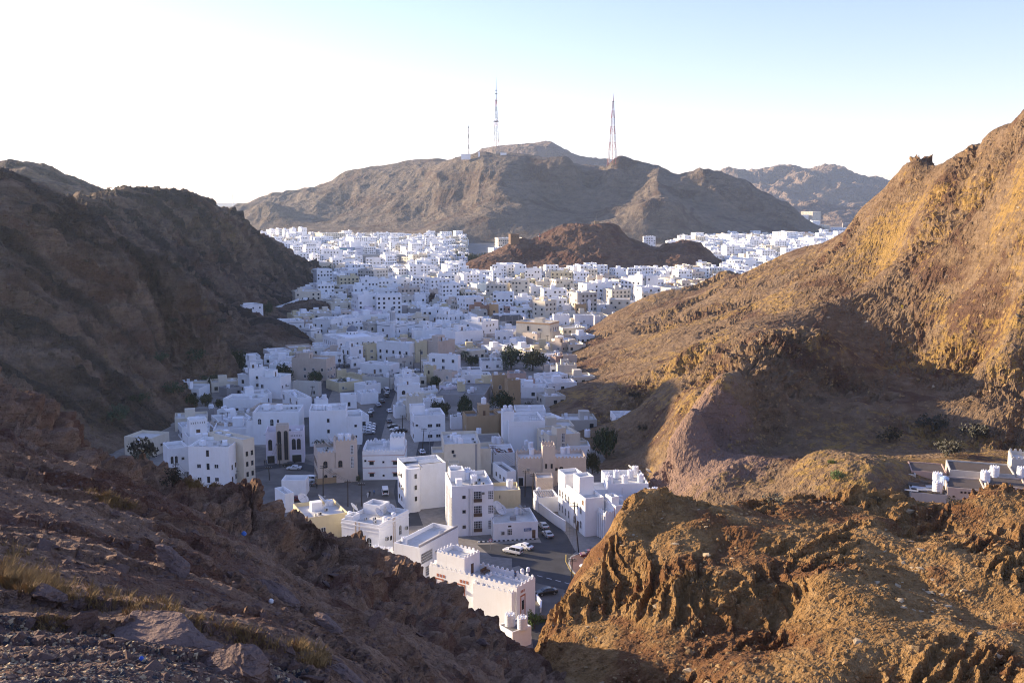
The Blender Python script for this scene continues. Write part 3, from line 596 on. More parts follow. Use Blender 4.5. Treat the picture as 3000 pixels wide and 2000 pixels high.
def block(H, x0, y0, x1, y1, z0, z1, name='roof_room', ph=0.0, mat=None, roofm=None, eave=0.0):
    m = MB(); mt = mat or H.mat
    if ph > 0:
        shell(m, x0, y0, x1, y1, z0, z1, ph)
        o = m.build(name, [mt], H.root)
        r = MB(); r.face([(x0 + .22, y0 + .22, z1 - ph), (x1 - .22, y0 + .22, z1 - ph), (x1 - .22, y1 - .22, z1 - ph), (x0 + .22, y1 - .22, z1 - ph)])
        r.build('roof', roofm or M_ROOF, o)
    else:
        m.box(x0, y0, z0, x1, y1, z1 - .16); m.box(x0 - eave, y0 - eave, z1 - .16, x1 + eave, y1 + eave, z1)
        o = m.build(name, mt, H.root)
    return o
def battlement(H, kind='point', x0=0, y0=0, x1=None, y1=None, z=None, step=1.0, joined=False, mat=None):
    x1 = H.wr if x1 is None else x1; y1 = H.wl if y1 is None else y1; z = H.h if z is None else z; mat = mat or H.mat
    me = merlon_mesh(kind, mat); places = []
    n = max(2, int((x1 - x0) / step))
    for i in range(n):
        x = x0 + (i + .5) * (x1 - x0) / n; places.append((x, y0, 0.0)); places.append((x, y1 - .22, 0.0))
    n = max(2, int((y1 - y0) / step))
    for i in range(n):
        y = y0 + (i + .5) * (y1 - y0) / n
        if y - y0 > .5 and y1 - y > .5: places.append((x0 + .22, y, math.pi / 2)); places.append((x1, y, math.pi / 2))
    if joined:
        m = MB(); base = [tuple(v.co) for v in me.vertices]; fs = [tuple(p.vertices) for p in me.polygons]
        for x, y, a in places:
            n0 = len(m.v); c, s_ = math.cos(a), math.sin(a)
            m.v += [(x + p[0] * c - p[1] * s_, y + p[0] * s_ + p[1] * c, z + p[2]) for p in base]
            for f in fs: m.f.append(tuple(n0 + k for k in f)); m.m.append(0)
        o = m.build('battlement', mat, H.root); o['kind'] = 'stuff'
    else:
        for x, y, a in places: mobj('merlon', me, H.root, (x, y, z), a)
    H.feat.append('battlements')
def band(H, z, hh=.25, out=.07, mat=None, name='cornice'):
    m = MB(); w, l = H.wr, H.wl
    m.box(-out, -out, z, w + out, 0.0, z + hh); m.box(-out, 0, z, 0, l, z + hh); m.box(w, 0, z, w + out, l, z + hh); m.box(-out, l, z, w + out, l + out, z + hh)
    return m.build(name, mat or H.mat, H.root)
def auto_windows(H, rnd, stys='r', dens=.75, sh=3.2, faces='RL'):
    ns = max(1, int((H.h - .6) / sh))
    for face in faces:
        ln = H.wr if face == 'R' else H.wl
        n = int((ln - 1.0) / rnd.uniform(2.6, 3.6))
        if n < 1: continue
        st = rnd.choice(stys); w = rnd.choice((1.0, 1.2, 1.2, 1.4)); hh = rnd.choice((1.2, 1.2, 1.4, 1.6)) + (.4 if st in 'aA' else 0)
        for fl in range(ns):
            for i in range(n):
                if rnd.random() > dens: continue
                s = (i + .5) * ln / n
                z = fl * sh + 1.0
                if z + hh > H.h - H.ph * .6: continue
                if fl == 0 and rnd.random() < .15: fitting(H, face, s, 0.05, 1.0, 2.1, 'd')
                else: fitting(H, face, s, z, w, hh, st)
                if not H.far and rnd.random() < .18 and ln / n > 2.4: fitting(H, face, s + 1.15, z + .1, .7, .5, 'c')
# ---- loose things on the roofs
_tm = {}
def tank_mesh(kind):
    if kind in _tm: return _tm[kind]
    m = MB(); n = 20
    if kind == 'crown':                                 # ribbed, with a notched rim
        prof = [(.70, 0), (.74, .06)]
        for i in range(6): prof += [(.74, .14 + i * .24), (.71, .17 + i * .24), (.71, .23 + i * .24), (.74, .26 + i * .24)]
        prof += [(.74, 1.62), (.62, 1.68), (.0, 1.74)]
        m.lathe(prof[:-1], n)
        for i in range(10):
            a = 2 * math.pi * i / 10; c, s = math.cos(a), math.sin(a)
            m.tube((c * .62, s * .62, 1.62), (c * .62, s * .62, 1.86), .13, .09, 6)
        m.lathe([(.2, 1.68), (.2, 1.80), (.14, 1.84)], 10)
    elif kind == 'box':
        m.box(-.6, -.6, .1, .6, .6, 1.25); m.box(-.63, -.63, 1.25, .63, .63, 1.33); m.box(-.63, -.63, .6, .63, .63, .66)
        for x in (-.5, .4):
            for y in (-.5, .4): m.box(x, y, -.02, x + .1, y + .1, .1)
    else:
        prof = [(.56, 0), (.6, .05)]
        for i in range(4): prof += [(.6, .2 + i * .24), (.575, .23 + i * .24), (.6, .27 + i * .24)]
        prof += [(.6, 1.22), (.5, 1.36), (.2, 1.44), (.2, 1.52)]
        m.lathe(prof, 14)
    _tm[kind] = m.mesh('water_tank', M_TANK, False); return _tm[kind]
TANKS = []
def tank(p, H, kind='crown', sc=1.0, mat=None):
    me = tank_mesh(kind)
    if mat:
        k = kind + mat.name
        if k not in _tm: c = me.copy(); c.materials.clear(); c.materials.append(mat); _tm[k] = c
        me = _tm[k]
    o = mobj('water_tank', me, None, p, random.uniform(0, 6)); o.scale = (sc,) * 3
    o['category'] = 'water tank'; o['group'] = 'water tanks on the town roofs'
    TANKS.append((o, H, kind, mat)); return o
_dm = {}
DISHES = []
def dish(p, H, r=0.9, az=None, mat=None):
    if 'm' not in _dm:
        m = MB(); n = 20; rings = []
        for k in range(6):
            q = k / 5; rings.append([(q * math.cos(2 * math.pi * i / n) + 1e-4, q * math.sin(2 * math.pi * i / n), .22 * q * q) for i in range(n)])
        m.loft(rings, False, False)
        rings = [[(x * 1.01, y * 1.01, z - .03) for x, y, z in rg] for rg in rings]
        m.loft(rings[::-1], False, False)
        _dm['m'] = m.mesh('reflector', M_DISH, True)
        s = MB()
        for a in (0, 2.1, 4.2): s.tube((.8 * math.cos(a), .8 * math.sin(a), .15), (0, 0, .7), .025, .02, 5)
        s.box(-.07, -.07, .64, .07, .07, .8); _dm['f'] = s.mesh('feed_arm', M_STEEL)
        b = MB(); b.tube((0, 0, 0), (0, 0, 1), .05, .05, 6); b.box(-.3, -.3, -.02, .3, .3, .04); _dm['b'] = b.mesh('mount', M_STEEL)
    root = empty('satellite_dish', p, az if az is not None else random.uniform(-2.6, -.6))
    b = mobj('mount', _dm['b'], root); b.scale = (1, 1, .55 * r + .2)
    d = mobj('reflector', _dm['m'], root, (0, 0, .75 * r + .25)); d.rotation_euler = (R(-48), 0, 0); d.scale = (r,) * 3
    mobj('feed_arm', _dm['f'], d)
    root['category'] = 'satellite dish'; root['group'] = 'satellite dishes on the roofs'
    DISHES.append((root, H)); return root
def roof_units(H, spots, z):
    for x, y in spots:
        m = MB(); m.box(-.45, -.2, .08, .45, .2, .72); m.box(-.4, -.16, -.02, -.3, .16, .08); m.box(.3, -.16, -.02, .4, .16, .08)
        m.mi = 1; m.prism([(.12 + .24 * math.cos(i * .7854), .4 + .24 * math.sin(i * .7854)) for i in range(8)], -.22, -.19)
        if 'u' not in _dm: _dm['u'] = m.mesh('roof_unit', [M_ACW, M_DARK])
        mobj('roof_unit', _dm['u'], H.root, (x, y, z), random.choice((0, 1.57, .2)))
# ---- placing a building from roof pixels
def place(v, xl, yl, xc, yt, xr, h, z0=0.0, yr=None, wlen=None):
    cx, cyy = vp(v, xc, yt)
    if isinstance(h, str): dep = float(h[1:]); N = at(cx, cyy, dep); h = N.z - z0
    else: N = onz(cx, cyy, z0 + h)
    top = z0 + h; lx = vp(v, xl, 0)[0]; rx = vp(v, xr, 0)[0]
    if yr is not None:
        dR = (onz(*vp(v, xr, yr), top) - N).normalized(); dL = Vector((-dR.y, dR.x, 0)); wl = None
    elif yl is not None:
        L = onz(*vp(v, xl, yl), top) - N; wl = L.length; dL = L.normalized(); dR = Vector((dL.y, -dL.x, 0))
    else:
        th = math.atan2(max(cx - lx, 1), max(rx - cx, 1)); th = min(max(th, R(6)), R(60)) + math.atan2(N.x, N.y) * -1.0
        dR = Vector((math.cos(th), math.sin(th), 0)); dL = Vector((-dR.y, dR.x, 0)); wl = None
    if dR.x < 0: dR = -dR
    def solve(col, d):
        k = (col - 1500) / FPX; c0 = N.x - k * (N.y * CP - (top - CAMZ) * SP); c1 = d.x - k * d.y * CP
        return -c0 / c1 if abs(c1) > 1e-6 else 10
    wr = solve(rx, dR)
    if wl is None:
        wl = solve(lx, dL) if cx - lx > 1.5 else wr * .8
        if not (0.35 * wr < wl < 2.2 * wr): wl = min(max(wl, .45 * wr), 1.6 * wr) if wl > 0 else wr * .8
    if wlen: wl = wlen
    wr = min(max(wr, 2.5), 60); wl = min(max(wl, 2.5), 50)
    return N, math.atan2(dR.y, dR.x), wr, wl, h
def local(H, v, x, y, z):                               # photo pixel on a level of the building -> local x, y
    p = onz(*vp(v, x, y), H.z0 + z) - H.N; c, s = math.cos(H.rz), math.sin(H.rz)
    return p.x * c + p.y * s, -p.x * s + p.y * c
def roofpt(H, x, y, z=None):
    c, s = math.cos(H.rz), math.sin(H.rz)
    return (H.N.x + x * c - y * s, H.N.y + x * s + y * c, H.z0 + (H.h - H.ph if z is None else z))
# ================================================================== the buildings one can see into, one by one
def hero(nm, label, cat, v, xl, yl, xc, yt, xr, h, col='w', z0=0.0, yr=None, wlen=None, ph=0.9, name='house', roofm=None):
    N, rz, wr, wl, h = place(v, xl, yl, xc, yt, xr, h, z0, yr, wlen)
    H = house(N, rz, wr, wl, h, col, z0, ph, name, roofm=roofm); H.nm = nm; H.v = v
    tag(H.root, label, cat); HOUSES.append((H, N, wr, wl, rz))
    return H
def tanks_at(H, pts, kind='crown', sc=1.0, z=None, mat=None):
    for x, y in pts:
        zz = H.h - H.ph if z is None else z
        p = onz(*vp(H.v, x, y), H.z0 + zz); tank(p, H, kind, sc, mat)
def dishes_at(H, pts, r=.9, z=None):
    for x, y in pts:
        zz = H.h - H.ph if z is None else z
        dish(onz(*vp(H.v, x, y), H.z0 + zz), H, r)
def rows(H, face, ss, zs, w, h, st):
    for z in zs:
        for s in ss: fitting(H, face, s, z, w, h, st)
rnd = random.Random(5)
# nearest house with the battlements
H = hero('nearest battlemented house', 'nearest white house with battlements, roof terrace and terracotta-framed tall niches', 'house', 'Z1', 672, 925, 1345, 1100, 1485, 7.5, 'w', ph=1.1)
battlement(H, step=1.15)
n = H.wl
fitting(H, 'L', n - 2.6, .8, 1.5, 4.2, 'n'); fitting(H, 'L', n - 8.0, .6, 1.5, 4.4, 'n'); fitting(H, 'R', 2.0, .6, 1.3, 4.6, 'n')
for s in (n - 2.2, n - 3.0, n - 3.8, n - 8.0, n - 8.8, n - 9.6):
    m = MB(); m.box(-.05, s - .25, 5.6, .05, s + .25, 6.2); m.build('tile_panel', M_TERRA, H.root)
for s in (1.4, 1.9, 2.4):
    m = MB(); m.box(s - .15, -.05, 6.0, s + .15, .05, 6.5); m.build('tile_panel', M_TERRA, H.root)
for s, z in ((3.6, 2.2), (9.0, 2.6), (13.4, 3.9), (14.9, 3.9)): fitting(H, 'L', s, z, .8, .6, 'c')
o = block(H, -1.2, 0.4, H.wr * .82, 9.5, -0.6, 6.7, 'wing', 1.0); battlement(H, 'point', -1.2, 0.4, H.wr * .82, 9.5, 6.7, 1.15)
o = block(H, H.wr * .15, n - 8.2, H.wr * 1.0 - .3, n - 1.2, 6.4, 10.2, 'stair_tower', .8); battlement(H, 'point', H.wr * .15, n - 8.2, H.wr - .3, n - 1.2, 10.2, .9)
fitting(H, 'R', H.wr * .55, 6.45, .9, 2.1, 'd', (0, n - 8.2))
tanks_at(H, [(1385, 985), (1430, 975)], 'plain', .6, 6.4)
m = MB()
for i in range(12):
    a0, a1 = i * math.pi / 6, (i + 1) * math.pi / 6
    m.tube((math.cos(a0) * .3, math.sin(a0) * .3, 0), (math.cos(a1) * .3, math.sin(a1) * .3, 0), .12, .12, 6)
tyre = m.build('tyre', M_DARK, None, Vector(roofpt(H, .55, n - 3.0)) + Vector((0, 0, .42))); tyre.rotation_euler = (R(80), 0, H.rz + 1.2); tag(tyre, 'black car tyre leaning on the stair tower of the battlemented house', 'tyre')
m = MB(); m.box(-1, -.5, .35, 1, .5, .45); m.box(-1, .4, .45, 1, .5, .95)
for x in (-.95, .85):
    for y in (-.45, .35): m.box(x, y, 0, x + .1, y + .1, .35)
sofa = m.build('bench', M_WOODB, None, Vector(roofpt(H, H.wr - 1.2, n - 10.2)), H.rz); tag(sofa, 'brown wooden bench on the terrace of the battlemented house', 'bench')
near_H = H
# house behind it, long dark balcony window
H = hero('plain house with a long barred window', 'plain white two-storey house with a long dark barred window and roof tank', 'house', 'Z1', 400, 755, 600, 795, 895, 7.5, 'w')
fitting(H, 'R', 2.6, 3.6, 4.4, 2.4, 'g'); fitting(H, 'L', 4.2, 4.0, .8, .8, 's'); fitting(H, 'R', 6.2, 4.6, .8, .5, 'c'); fitting(H, 'R', 3.0, .5, 2.0, 2.2, 'g')
tanks_at(H, [(483, 765)], 'crown', .9); dishes_at(H, [(770, 715)], .8)
m = MB(); m.box(.1, .1, 7.5, H.wr - .1, .35, 7.95); m.build('block_course', MW['g'], H.root)
# cornice house in the sun
H = hero('sunlit cornice house', 'sunlit white house with cornices, pilasters, arched windows and a cluttered roof', 'house', 'Z1', 0, 575, 285, 622, 515, 8, 'w')
band(H, 7.0, .3, .12); band(H, 6.1, .18, .08)
for s in (5.2, 6.2): m = MB(); m.box(-.1, s - .15, 0, .0, s + .15, 7.9); m.build('pilaster', MW['b'], H.root)
for s in (6.0, 6.7): m = MB(); m.box(s - .15, -.1, 0, s + .15, 0, 7.9); m.build('pilaster', MW['b'], H.root)
fitting(H, 'L', 2.6, 2.4, 1.4, 2.4, 'a'); fitting(H, 'L', 8.2, 2.4, 1.4, 2.2, 'a'); fitting(H, 'R', 9.0, 3.0, 1.3, 2.4, 'a'); fitting(H, 'R', 3.0, 3.6, .9, .7, 'c'); fitting(H, 'R', 11.4, 3.6, .9, .7, 'c'); fitting(H, 'R', 5.0, 3.0, .8, 1.0, 's')
block(H, H.wr - 4.4, H.wl - 5, H.wr - .3, H.wl - .3, 7.1, 9.4, 'roof_room', .7); block(H, 1.0, H.wl - 2.2, 4.2, H.wl - .3, 7.1, 8.6, 'roof_screen', .5)
dishes_at(H, [(95, 520), (285, 560), (375, 530)], 1.2); tanks_at(H, [(65, 560), (335, 600), (400, 570)], 'plain', 1.0)
roof_units(H, [(3, 3), (5, 4.4), (7, 3), (4, 6.2)], 7.1)
w_ = hero('walled yard with three tanks', 'low white yard wall beside the cornice house holding three tanks', 'yard', 'Z1', 250, 830, 395, 850, 400, 2.6, 'w', wlen=7, ph=.5)
tanks_at(w_, [(268, 835), (315, 845), (370, 850)], 'crown', 1.0)
# yellow-walled roof
H = hero('yellow-parapet house', 'house with yellow parapet and dishes beside the dark outcrop', 'house', 'Z2', 1460, 980, 1560, 1090, 1880, 7, 'y')
block(H, 3.2, 7, 5.8, 9, 6.1, 8.2, 'roof_room', 0, MW['w']); dishes_at(H, [(1535, 985), (1680, 990)], 1.5); tanks_at(H, [(1722, 992), (1752, 992)], 'plain', 1.0)
roof_units(H, [(3, 3.2), (4.2, 3.6), (6.4, 6)], 6.1); fitting(H, 'R', 4, 3, 1.2, 1.2, 'r')
H = hero('open-topped white box', 'small windowless white plastered box standing on the gravel lot', 'building', 'Z2', 1400, 760, 1370, 800, 1555, 4.5, 'w', ph=1.6, name='pump_house')
m = MB(); m.box(1.9, -.06, .3, 2.1, 0, 1.6); m.build('vent_slot', M_DARK, H.root)
H = hero('white corner behind the outcrop', 'corner of a white house just showing over the outcrop', 'house', 'Z2', 1340, 870, 1395, 905, 1435, 5, 'w', wlen=7)
# the blue-shuttered block
H = hero('blue-shuttered block', 'tall white four-part apartment block with blue shutters and corrugated screen', 'apartment block', 'Z1', 625, 295, 845, 325, 1165, 12.5, 'w', yr=308, name='apartment_block', wlen=13)
blk = H
for z in (1.2, 5.0, 8.6):
    fitting(H, 'R', H.wr * .62, z, 2.0, 2.3, 'g'); m = MB(); m.box(H.wr * .62 - 1.0, -.32, z - .25, H.wr * .62 + 1.0, -.002, z + .55); m.build('balcony_box', M_FRAMEB, H.root)
    fitting(H, 'R', H.wr * .29, z + .7, .8, .8, 's'); fitting(H, 'R', H.wr * .93, z + .3, 1.3, 1.9, 'p')
fitting(H, 'R', H.wr * .74, 10.2, .8, .6, 'c')
for x in (.40, .43, .49): m = MB(); m.tube((H.wr * x, -.12, 0), (H.wr * x, -.12, 11.8), .09, .09, 6); m.build('drain_pipe', M_FRAME, H.root)
rows(H, 'L', (4.2, 6.2, 9.2, 11.4), (1.0, 4.4, 7.8), 1.2, 2.2, 'b')
m = MB()
for k in range(26): m.box(-.16, .25, .4 + k * .36, -.02, 3.0, .64 + k * .36)
m.build('corrugated_screen', M_SHEET, H.root)
for y in (3.1, 5.2, 8.0, 10.4): m = MB(); m.box(-.22, y - .14, 0, .02, y + .14, 11.6 - y * .12); m.build('fin', MW['w'], H.root)
block(H, .6, 7.5, 4.2, 12.2, 11.6, 14.2, 'stair_tower', .6); block(H, 1.5, 3.0, 3.0, 4.6, 11.6, 13.2, 'roof_room')
tanks_at(H, [(965, 245), (1015, 300), (1000, 265), (955, 270), (865, 225)], 'crown', 1.15); dishes_at(H, [(880, 215)], .9); roof_units(H, [(5, 2.2), (6.4, 4), (7.6, 6.5), (8, 3)], 11.6)
# tall block with the rounded stair
H = hero('sheet-roofed tall block', 'tall narrow white block with a rounded stair shaft and metal sheet roof', 'apartment block', 'Z1', 428, 108, 490, 170, 800, 12, 'w', name='apartment_block')
m = MB(); c = (1.6, -.4)
m.loft([[(c[0] + 2.2 * math.cos(a), c[1] + 1.6 * math.sin(a), z) for a in [math.pi + math.pi * i / 10 for i in range(11)] + [0]] for z in (0, 11.6)]); m.build('stair_shaft', MW['w'], H.root)
for z in (3, 6, 9): fitting(H, 'R', 2.2, z, .6, 1.1, 's', (0, -1.98))
rows(H, 'L', (1.6, 4.2, 6.8), (1.5, 4.6, 7.8), .8, 1.2, 's'); fitting(H, 'L', 3, 5, .8, .6, 'c'); fitting(H, 'L', 5.6, 8, .8, .6, 'c')
for k, (x0, x1, y0, y1, z) in enumerate(((.4, 4.4, 4.6, 8.4, 11.9), (4.6, 10.4, 2.2, 6.0, 11.7), (1.0, 6.0, .5, 4.2, 11.45))):
    m = MB()
    for q in range(8): yy = y0 + (y1 - y0) * q / 8; m.box(x0, yy, z - .05 + .05 * (q % 2), x1, yy + (y1 - y0) / 8, z + .02 + .05 * (q % 2))
    m.build('roof_sheet', M_SHEET, H.root)
dishes_at(H, [(600, 190)], .9)
# low house with the blue sign
H = hero('low house with a blue sign', 'low white single-storey house on the street corner with a blue sign', 'house', 'Z1', 1160, 560, 1165, 608, 1505, 4.2, 'w', yr=590, wlen=11)
fitting(H, 'R', 2.2, 1.4, .9, .7, 'c'); fitting(H, 'R', 3.9, 1.1, 1.3, 1.5, 'g'); fitting(H, 'R', 3.9, 3.1, .8, .3, 'k'); fitting(H, 'R', H.wr - 1.0, .1, .9, 2.1, 'd')
sg = MB(); sg.box(H.wr - 3.4, -.12, 1.9, H.wr - 1.6, -.01, 2.6); o = sg.build('sign_panel', M_BLUE, H.root)
sg = MB()
for r_, (z, n_) in enumerate(((2.36, 7), (2.08, 9))):
    x = H.wr - 3.25
    for q in range(n_): w2 = .08 + .07 * ((q * 7 + r_) % 3); sg.box(x, -.128, z, x + w2, -.121, z + .12); x += w2 + .05
sg.build('lettering', M_FRAME, o)
dishes_at(H, [(1195, 520), (1220, 545), (1385, 540)], 1.5); tanks_at(H, [(1343, 535)], 'plain', 1.15)
m = MB(); m.box(4.8, 4.2, 3.3, 6.2, 5.4, 4.1); m.build('block_stand', MW['g'], H.root)
H = hero('pale yellow box house', 'pale yellow two-storey house wedged behind the low sign house', 'house', 'Z1', 1140, 295, 1165, 358, 1372, 8, 'y')
fitting(H, 'R', 1.6, 6.0, .15, .8, 'k'); tanks_at(H, [(1290, 335)], 'crown', 1.2)
# cream stepped block
H = hero('cream stepped block', 'cream stepped three-storey block with a row of tanks on its roof', 'apartment block', 'Z3', 567, 775, 590, 885, 905, 10, 'c', name='apartment_block')
block(H, -3.4, 1.5, 0, 9, -.6, 7.2, 'wing', .9); block(H, 1.2, -3.0, 4.2, 0, -.6, 5.2, 'wing', .8); block(H, H.wr, 1.5, H.wr + 3.2, 8, -.6, 8, 'wing', .9)
m = MB(); m.box(H.wr - 1.6, -.08, 0, H.wr - 1.0, 0, 9.8); m.build('painted_shadow_gap', MW['g'], H.root)  # raised grey strip, its colour standing in for a shaded gap
fitting(H, 'R', 3.0, 6.2, .9, .8, 'c'); fitting(H, 'R', 2.6, 7.2, .7, 1.0, 's')
tanks_at(H, [(660, 850), (690, 860), (705, 870), (735, 880), (680, 835), (715, 855)], 'crown', 1.0); roof_units(H, [(9, 8), (9.2, 4), (2, 12), (8.6, 1.5)], 9.1)
# beige battlemented house with tower
H = hero('beige battlemented tower house', 'beige house with battlements and a square tower above its arched door', 'house', 'Z3', 1212, 960, 1225, 1010, 1815, 8, 'b', wlen=9)
battlement(H, step=1.0)
block(H, 7.0, -.6, 10.6, 4.0, -.6, 11.6, 'tower', .9); battlement(H, 'point', 7.0, -.6, 10.6, 4.0, 11.6, .8)
fitting(H, 'R', 8.0, 5.2, .6, 1.4, 's', (0, -.6)); fitting(H, 'R', 9.6, 5.2, .6, 1.4, 's', (0, -.6)); fitting(H, 'R', 12.4, 3.0, 1.2, 2.6, 'A'); fitting(H, 'R', 3.0, 4.6, .8, .6, 'c'); fitting(H, 'R', 11.0, 4.4, .8, .8, 's')
rows(H, 'L', (1.6, 4.0, 6.4), (1.2, 4.6), 1.0, 1.9, 'a')
block(H, 5.4, -4.2, 9.8, -.7, -.6, 4.0, 'porch', .6); fitting(H, 'R', .9, .1, 1.4, 2.4, 'v')
tanks_at(H, [(1337, 920), (1345, 975), (1615, 965), (1655, 960)], 'crown', 1.05); dishes_at(H, [(1275, 945)], .8)
H = hero('cream house with lattice stair', 'cream house with a latticed stair tower below the big dark tree', 'house', 'Z3', 1390, 745, 1500, 810, 1765, 8, 'c')
block(H, 2.2, -.4, 5.4, 4, -.6, 10.2, 'stair_tower', .6)
for z in (2.6, 5.8): fitting(H, 'R', 4.4, z, 1.0, 2.6, 'p', (0, -.4))
block(H, 6, 1.0, H.wr + 3, 6, -.6, 5.0, 'wing', .8); rows(H, 'L', (2, 5, 8), (1.2, 4.4), 1.0, 1.6, 'a'); fitting(H, 'R', 1.0, 1.0, 1.4, 1.6, 'o')
tanks_at(H, [(1440, 800), (1490, 805)], 'plain', 1.0); dishes_at(H, [(1470, 790)], .7)
# white house at the road corner on the right
H = hero('white corner house by the leaning pole', 'white three-storey corner house with arched windows beside the leaning pole', 'house', 'Z1', 1662, 262, 1868, 418, 2012, 9.5, 'w')
rows(H, 'L', (2.8, 7.0), (1.2, 4.8), 1.2, 2.0, 'a'); rows(H, 'L', (11.0, 13.2, 15.4, 17.4), (1.2, 5.0), 1.0, 2.0, 'a'); fitting(H, 'L', 4.6, .1, 1.0, 2.3, 'd'); fitting(H, 'L', 5.2, 5.4, 1.0, 1.4, 'g')
m = MB(); m.box(-.04, 1.0, 7.4, .02, 2.2, 8.6); m.build('brown_panel', M_WOODB, H.root)
block(H, .6, 5.5, 4.4, 9.5, 8.6, 13.2, 'stair_tower', .5); block(H, -.3, 13.0, 4.6, 18.2, 8.6, 12.0, 'roof_room', .8)
H = hero('white house with seven tanks', 'broad white house with seven ribbed tanks on its walled roof', 'house', 'Z1', 1990, 200, 2040, 305, 2352, 11, 'w')
fitting(H, 'R', 1.2, 6.0, 1.3, 1.9, 'r'); fitting(H, 'R', 2.8, 5.2, 1.2, 1.4, 'g'); fitting(H, 'R', 8.8, 5.4, .6, 1.3, 's'); m = MB(); m.tube((3.6, -.1, 0), (3.6, -.1, 10), .08, .08, 6); m.build('drain_pipe', M_FRAME, H.root)
block(H, -3.6, .5, 0, 7, -.6, 9.4, 'wing', .5)
tanks_at(H, [(2030, 278), (2052, 302), (2105, 262), (2172, 298), (2215, 258), (2290, 292), (2250, 230)], 'crown', 1.15); dishes_at(H, [(2215, 208), (2350, 235)], .9)
H = hero('columned white house', 'small white house with a columned battlemented front half hidden by the ridge', 'house', 'Z1', 2012, 425, 2100, 475, 2215, 8.5, 'w')
block(H, -2.2, 1.0, 0, H.wl, -.6, 6.6, 'porch', .4); battlement(H, 'round', -2.2, 1.0, .3, H.wl, 6.6, .8)
for k in range(5): m = MB(); y = 1.4 + k * (H.wl - 1.8) / 4; m.tube((-2.35, y, 0), (-2.35, y, 6.0), .16, .13, 8); m.build('column', MW['w'], H.root)
m = MB(); m.box(-.06, .3, 0, .02, .5, 8); m.build('orange_stripe', M_TERRA, H.root)
block(H, .2, H.wl * .4, 2.2, H.wl - .3, 7.6, 10.0, 'roof_room', .6); tanks_at(H, [(2140, 430)], 'plain', .9)
H = hero('white house at the ridge end', 'top of a white house with tanks peeping over the sunlit ridge', 'house', 'Z1', 2300, 400, 2330, 420, 2420, 9.5, 'w', wlen=6)
tanks_at(H, [(2360, 395), (2385, 400), (2400, 385)], 'crown', 1.0)
# bottom: little white building under two tanks
H = hero('white tank base', 'squat white building at the foot of the slopes carrying two tanks', 'building', 'Z1', 1200, 1380, 1310, 1440, 1455, 3.5, 'w', ph=.15, name='tank_house', roofm=M_ROOFG)
tanks_at(H, [(1292, 1388), (1386, 1412)], 'crown', 1.3)
# behind: low house with dark roof, plain beige walls
H = hero('low dark-roofed house', 'low white house with a dark roof beside the tall pole', 'house', 'Z3', 1010, 1040, 1130, 1120, 1212, 4.5, 'w', roofm=M_ROOFG, wlen=11)
rows(H, 'L', (2, 5, 8), (1.2,), .9, 1.1, 's')
H = hero('low beige yard house', 'low pinkish beige yard house with blank walls behind the street wall', 'house', 'Z3', 1370, 1120, 1385, 1175, 1530, 6.5, 'b', wlen=5, ph=.5)
H = hero('ruined low yard', 'roofless low white yard with bare roof beams', 'yard', 'Z3', 1360, 1290, 1400, 1345, 1580, 4.0, 'w', wlen=7, ph=3.2)
for k in range(9): m = MB(); m.tube((.3 + k * (H.wr - .6) / 8, .1, 3.5), (.3 + k * (H.wr - .6) / 8 + .3, H.wl - .1, 3.7), .06, .06, 5); m.build('beam', M_WOODB, H.root)
tanks_at(H, [(1405, 1305)], 'plain', 1.1, 3.0)
# left side of the street
H = hero('big white block on the left', 'big plain white block with box tanks and overhead wires on the left', 'apartment block', 'H', 160, 1410, 785, 1420, 1005, 12, 'w', name='apartment_block')
rows(H, 'L', (3.6, 8.6), (2.0, 5.8), 1.2, 1.3, 'r'); rows(H, 'L', (6.0,), (1.6, 5.4, 9.2), .7, 1.8, 's'); rows(H, 'R', (2.4, 5.2, 8.0), (1.4, 4.8), .9, 1.4, 's'); fitting(H, 'R', 9, 7.6, .9, 2.0, 'd')
block(H, 6.5, -1.3, H.wr, 0, 5.0, 7.6, 'balcony', 1.0); tanks_at(H, [(390, 1400), (430, 1290), (790, 1300), (735, 1400), (320, 1290), (640, 1265), (690, 1250), (755, 1235)], 'box', 1.15)
roof_units(H, [(4, 4), (6, 6), (8, 5), (9, 3)], 11.1)
H = hero('cream block behind it', 'cream block rising directly behind the big white block', 'apartment block', 'H', 470, 1190, 1010, 1310, 1185, 13, 'c', name='apartment_block')
rows(H, 'R', (1.2, 3.0), (2, 5, 8), .8, 1.4, 's')
H = hero('arched low house on the left', 'low white house with arched windows left of the big white block', 'house', 'Z2', 478, 530, 505, 560, 655, 8, 'w', wlen=9)
rows(H, 'R', (.9, 2.1), (3.4,), .9, 2.2, 'A'); rows(H, 'R', (.9, 2.1), (.8,), .9, 1.6, 'a'); fitting(H, 'R', 4.0, 4.2, .9, .8, 's')
H = hero('white tower house on the left', 'white house with a square slotted tower above the big white block', 'house', 'H', 130, 1225, 160, 1260, 530, 8, 'w', wlen=7)
block(H, 1.0, 2.5, 6.4, 6.5, 7.1, 12.6, 'tower', .8); fitting(H, 'R', 3.6, 7.2, 1.1, 2.2, 'd', (0, 2.5))
for k in range(7): m = MB(); m.box(1.5 + k * .68, 2.44, 11.2, 1.65 + k * .68, 2.5, 11.8); m.build('slot', M_DARK, H.root)
dishes_at(H, [(480, 1110), (525, 1140)], .9, 7.1)
H = hero('white arched block', 'large white block with arched upper windows and two box tanks', 'apartment block', 'H', 1262, 770, 1160, 885, 1875, 11, 'w', name='apartment_block')
fitting(H, 'R', 2.2, 6.9, 1.3, 2.0, 'a'); fitting(H, 'R', 6.2, 6.3, 1.1, 2.4, 'a'); fitting(H, 'R', 8.2, 7.4, .6, 1.0, 's'); block(H, -2.2, .5, 0, 8, -.6, 8.0, 'wing', .8)
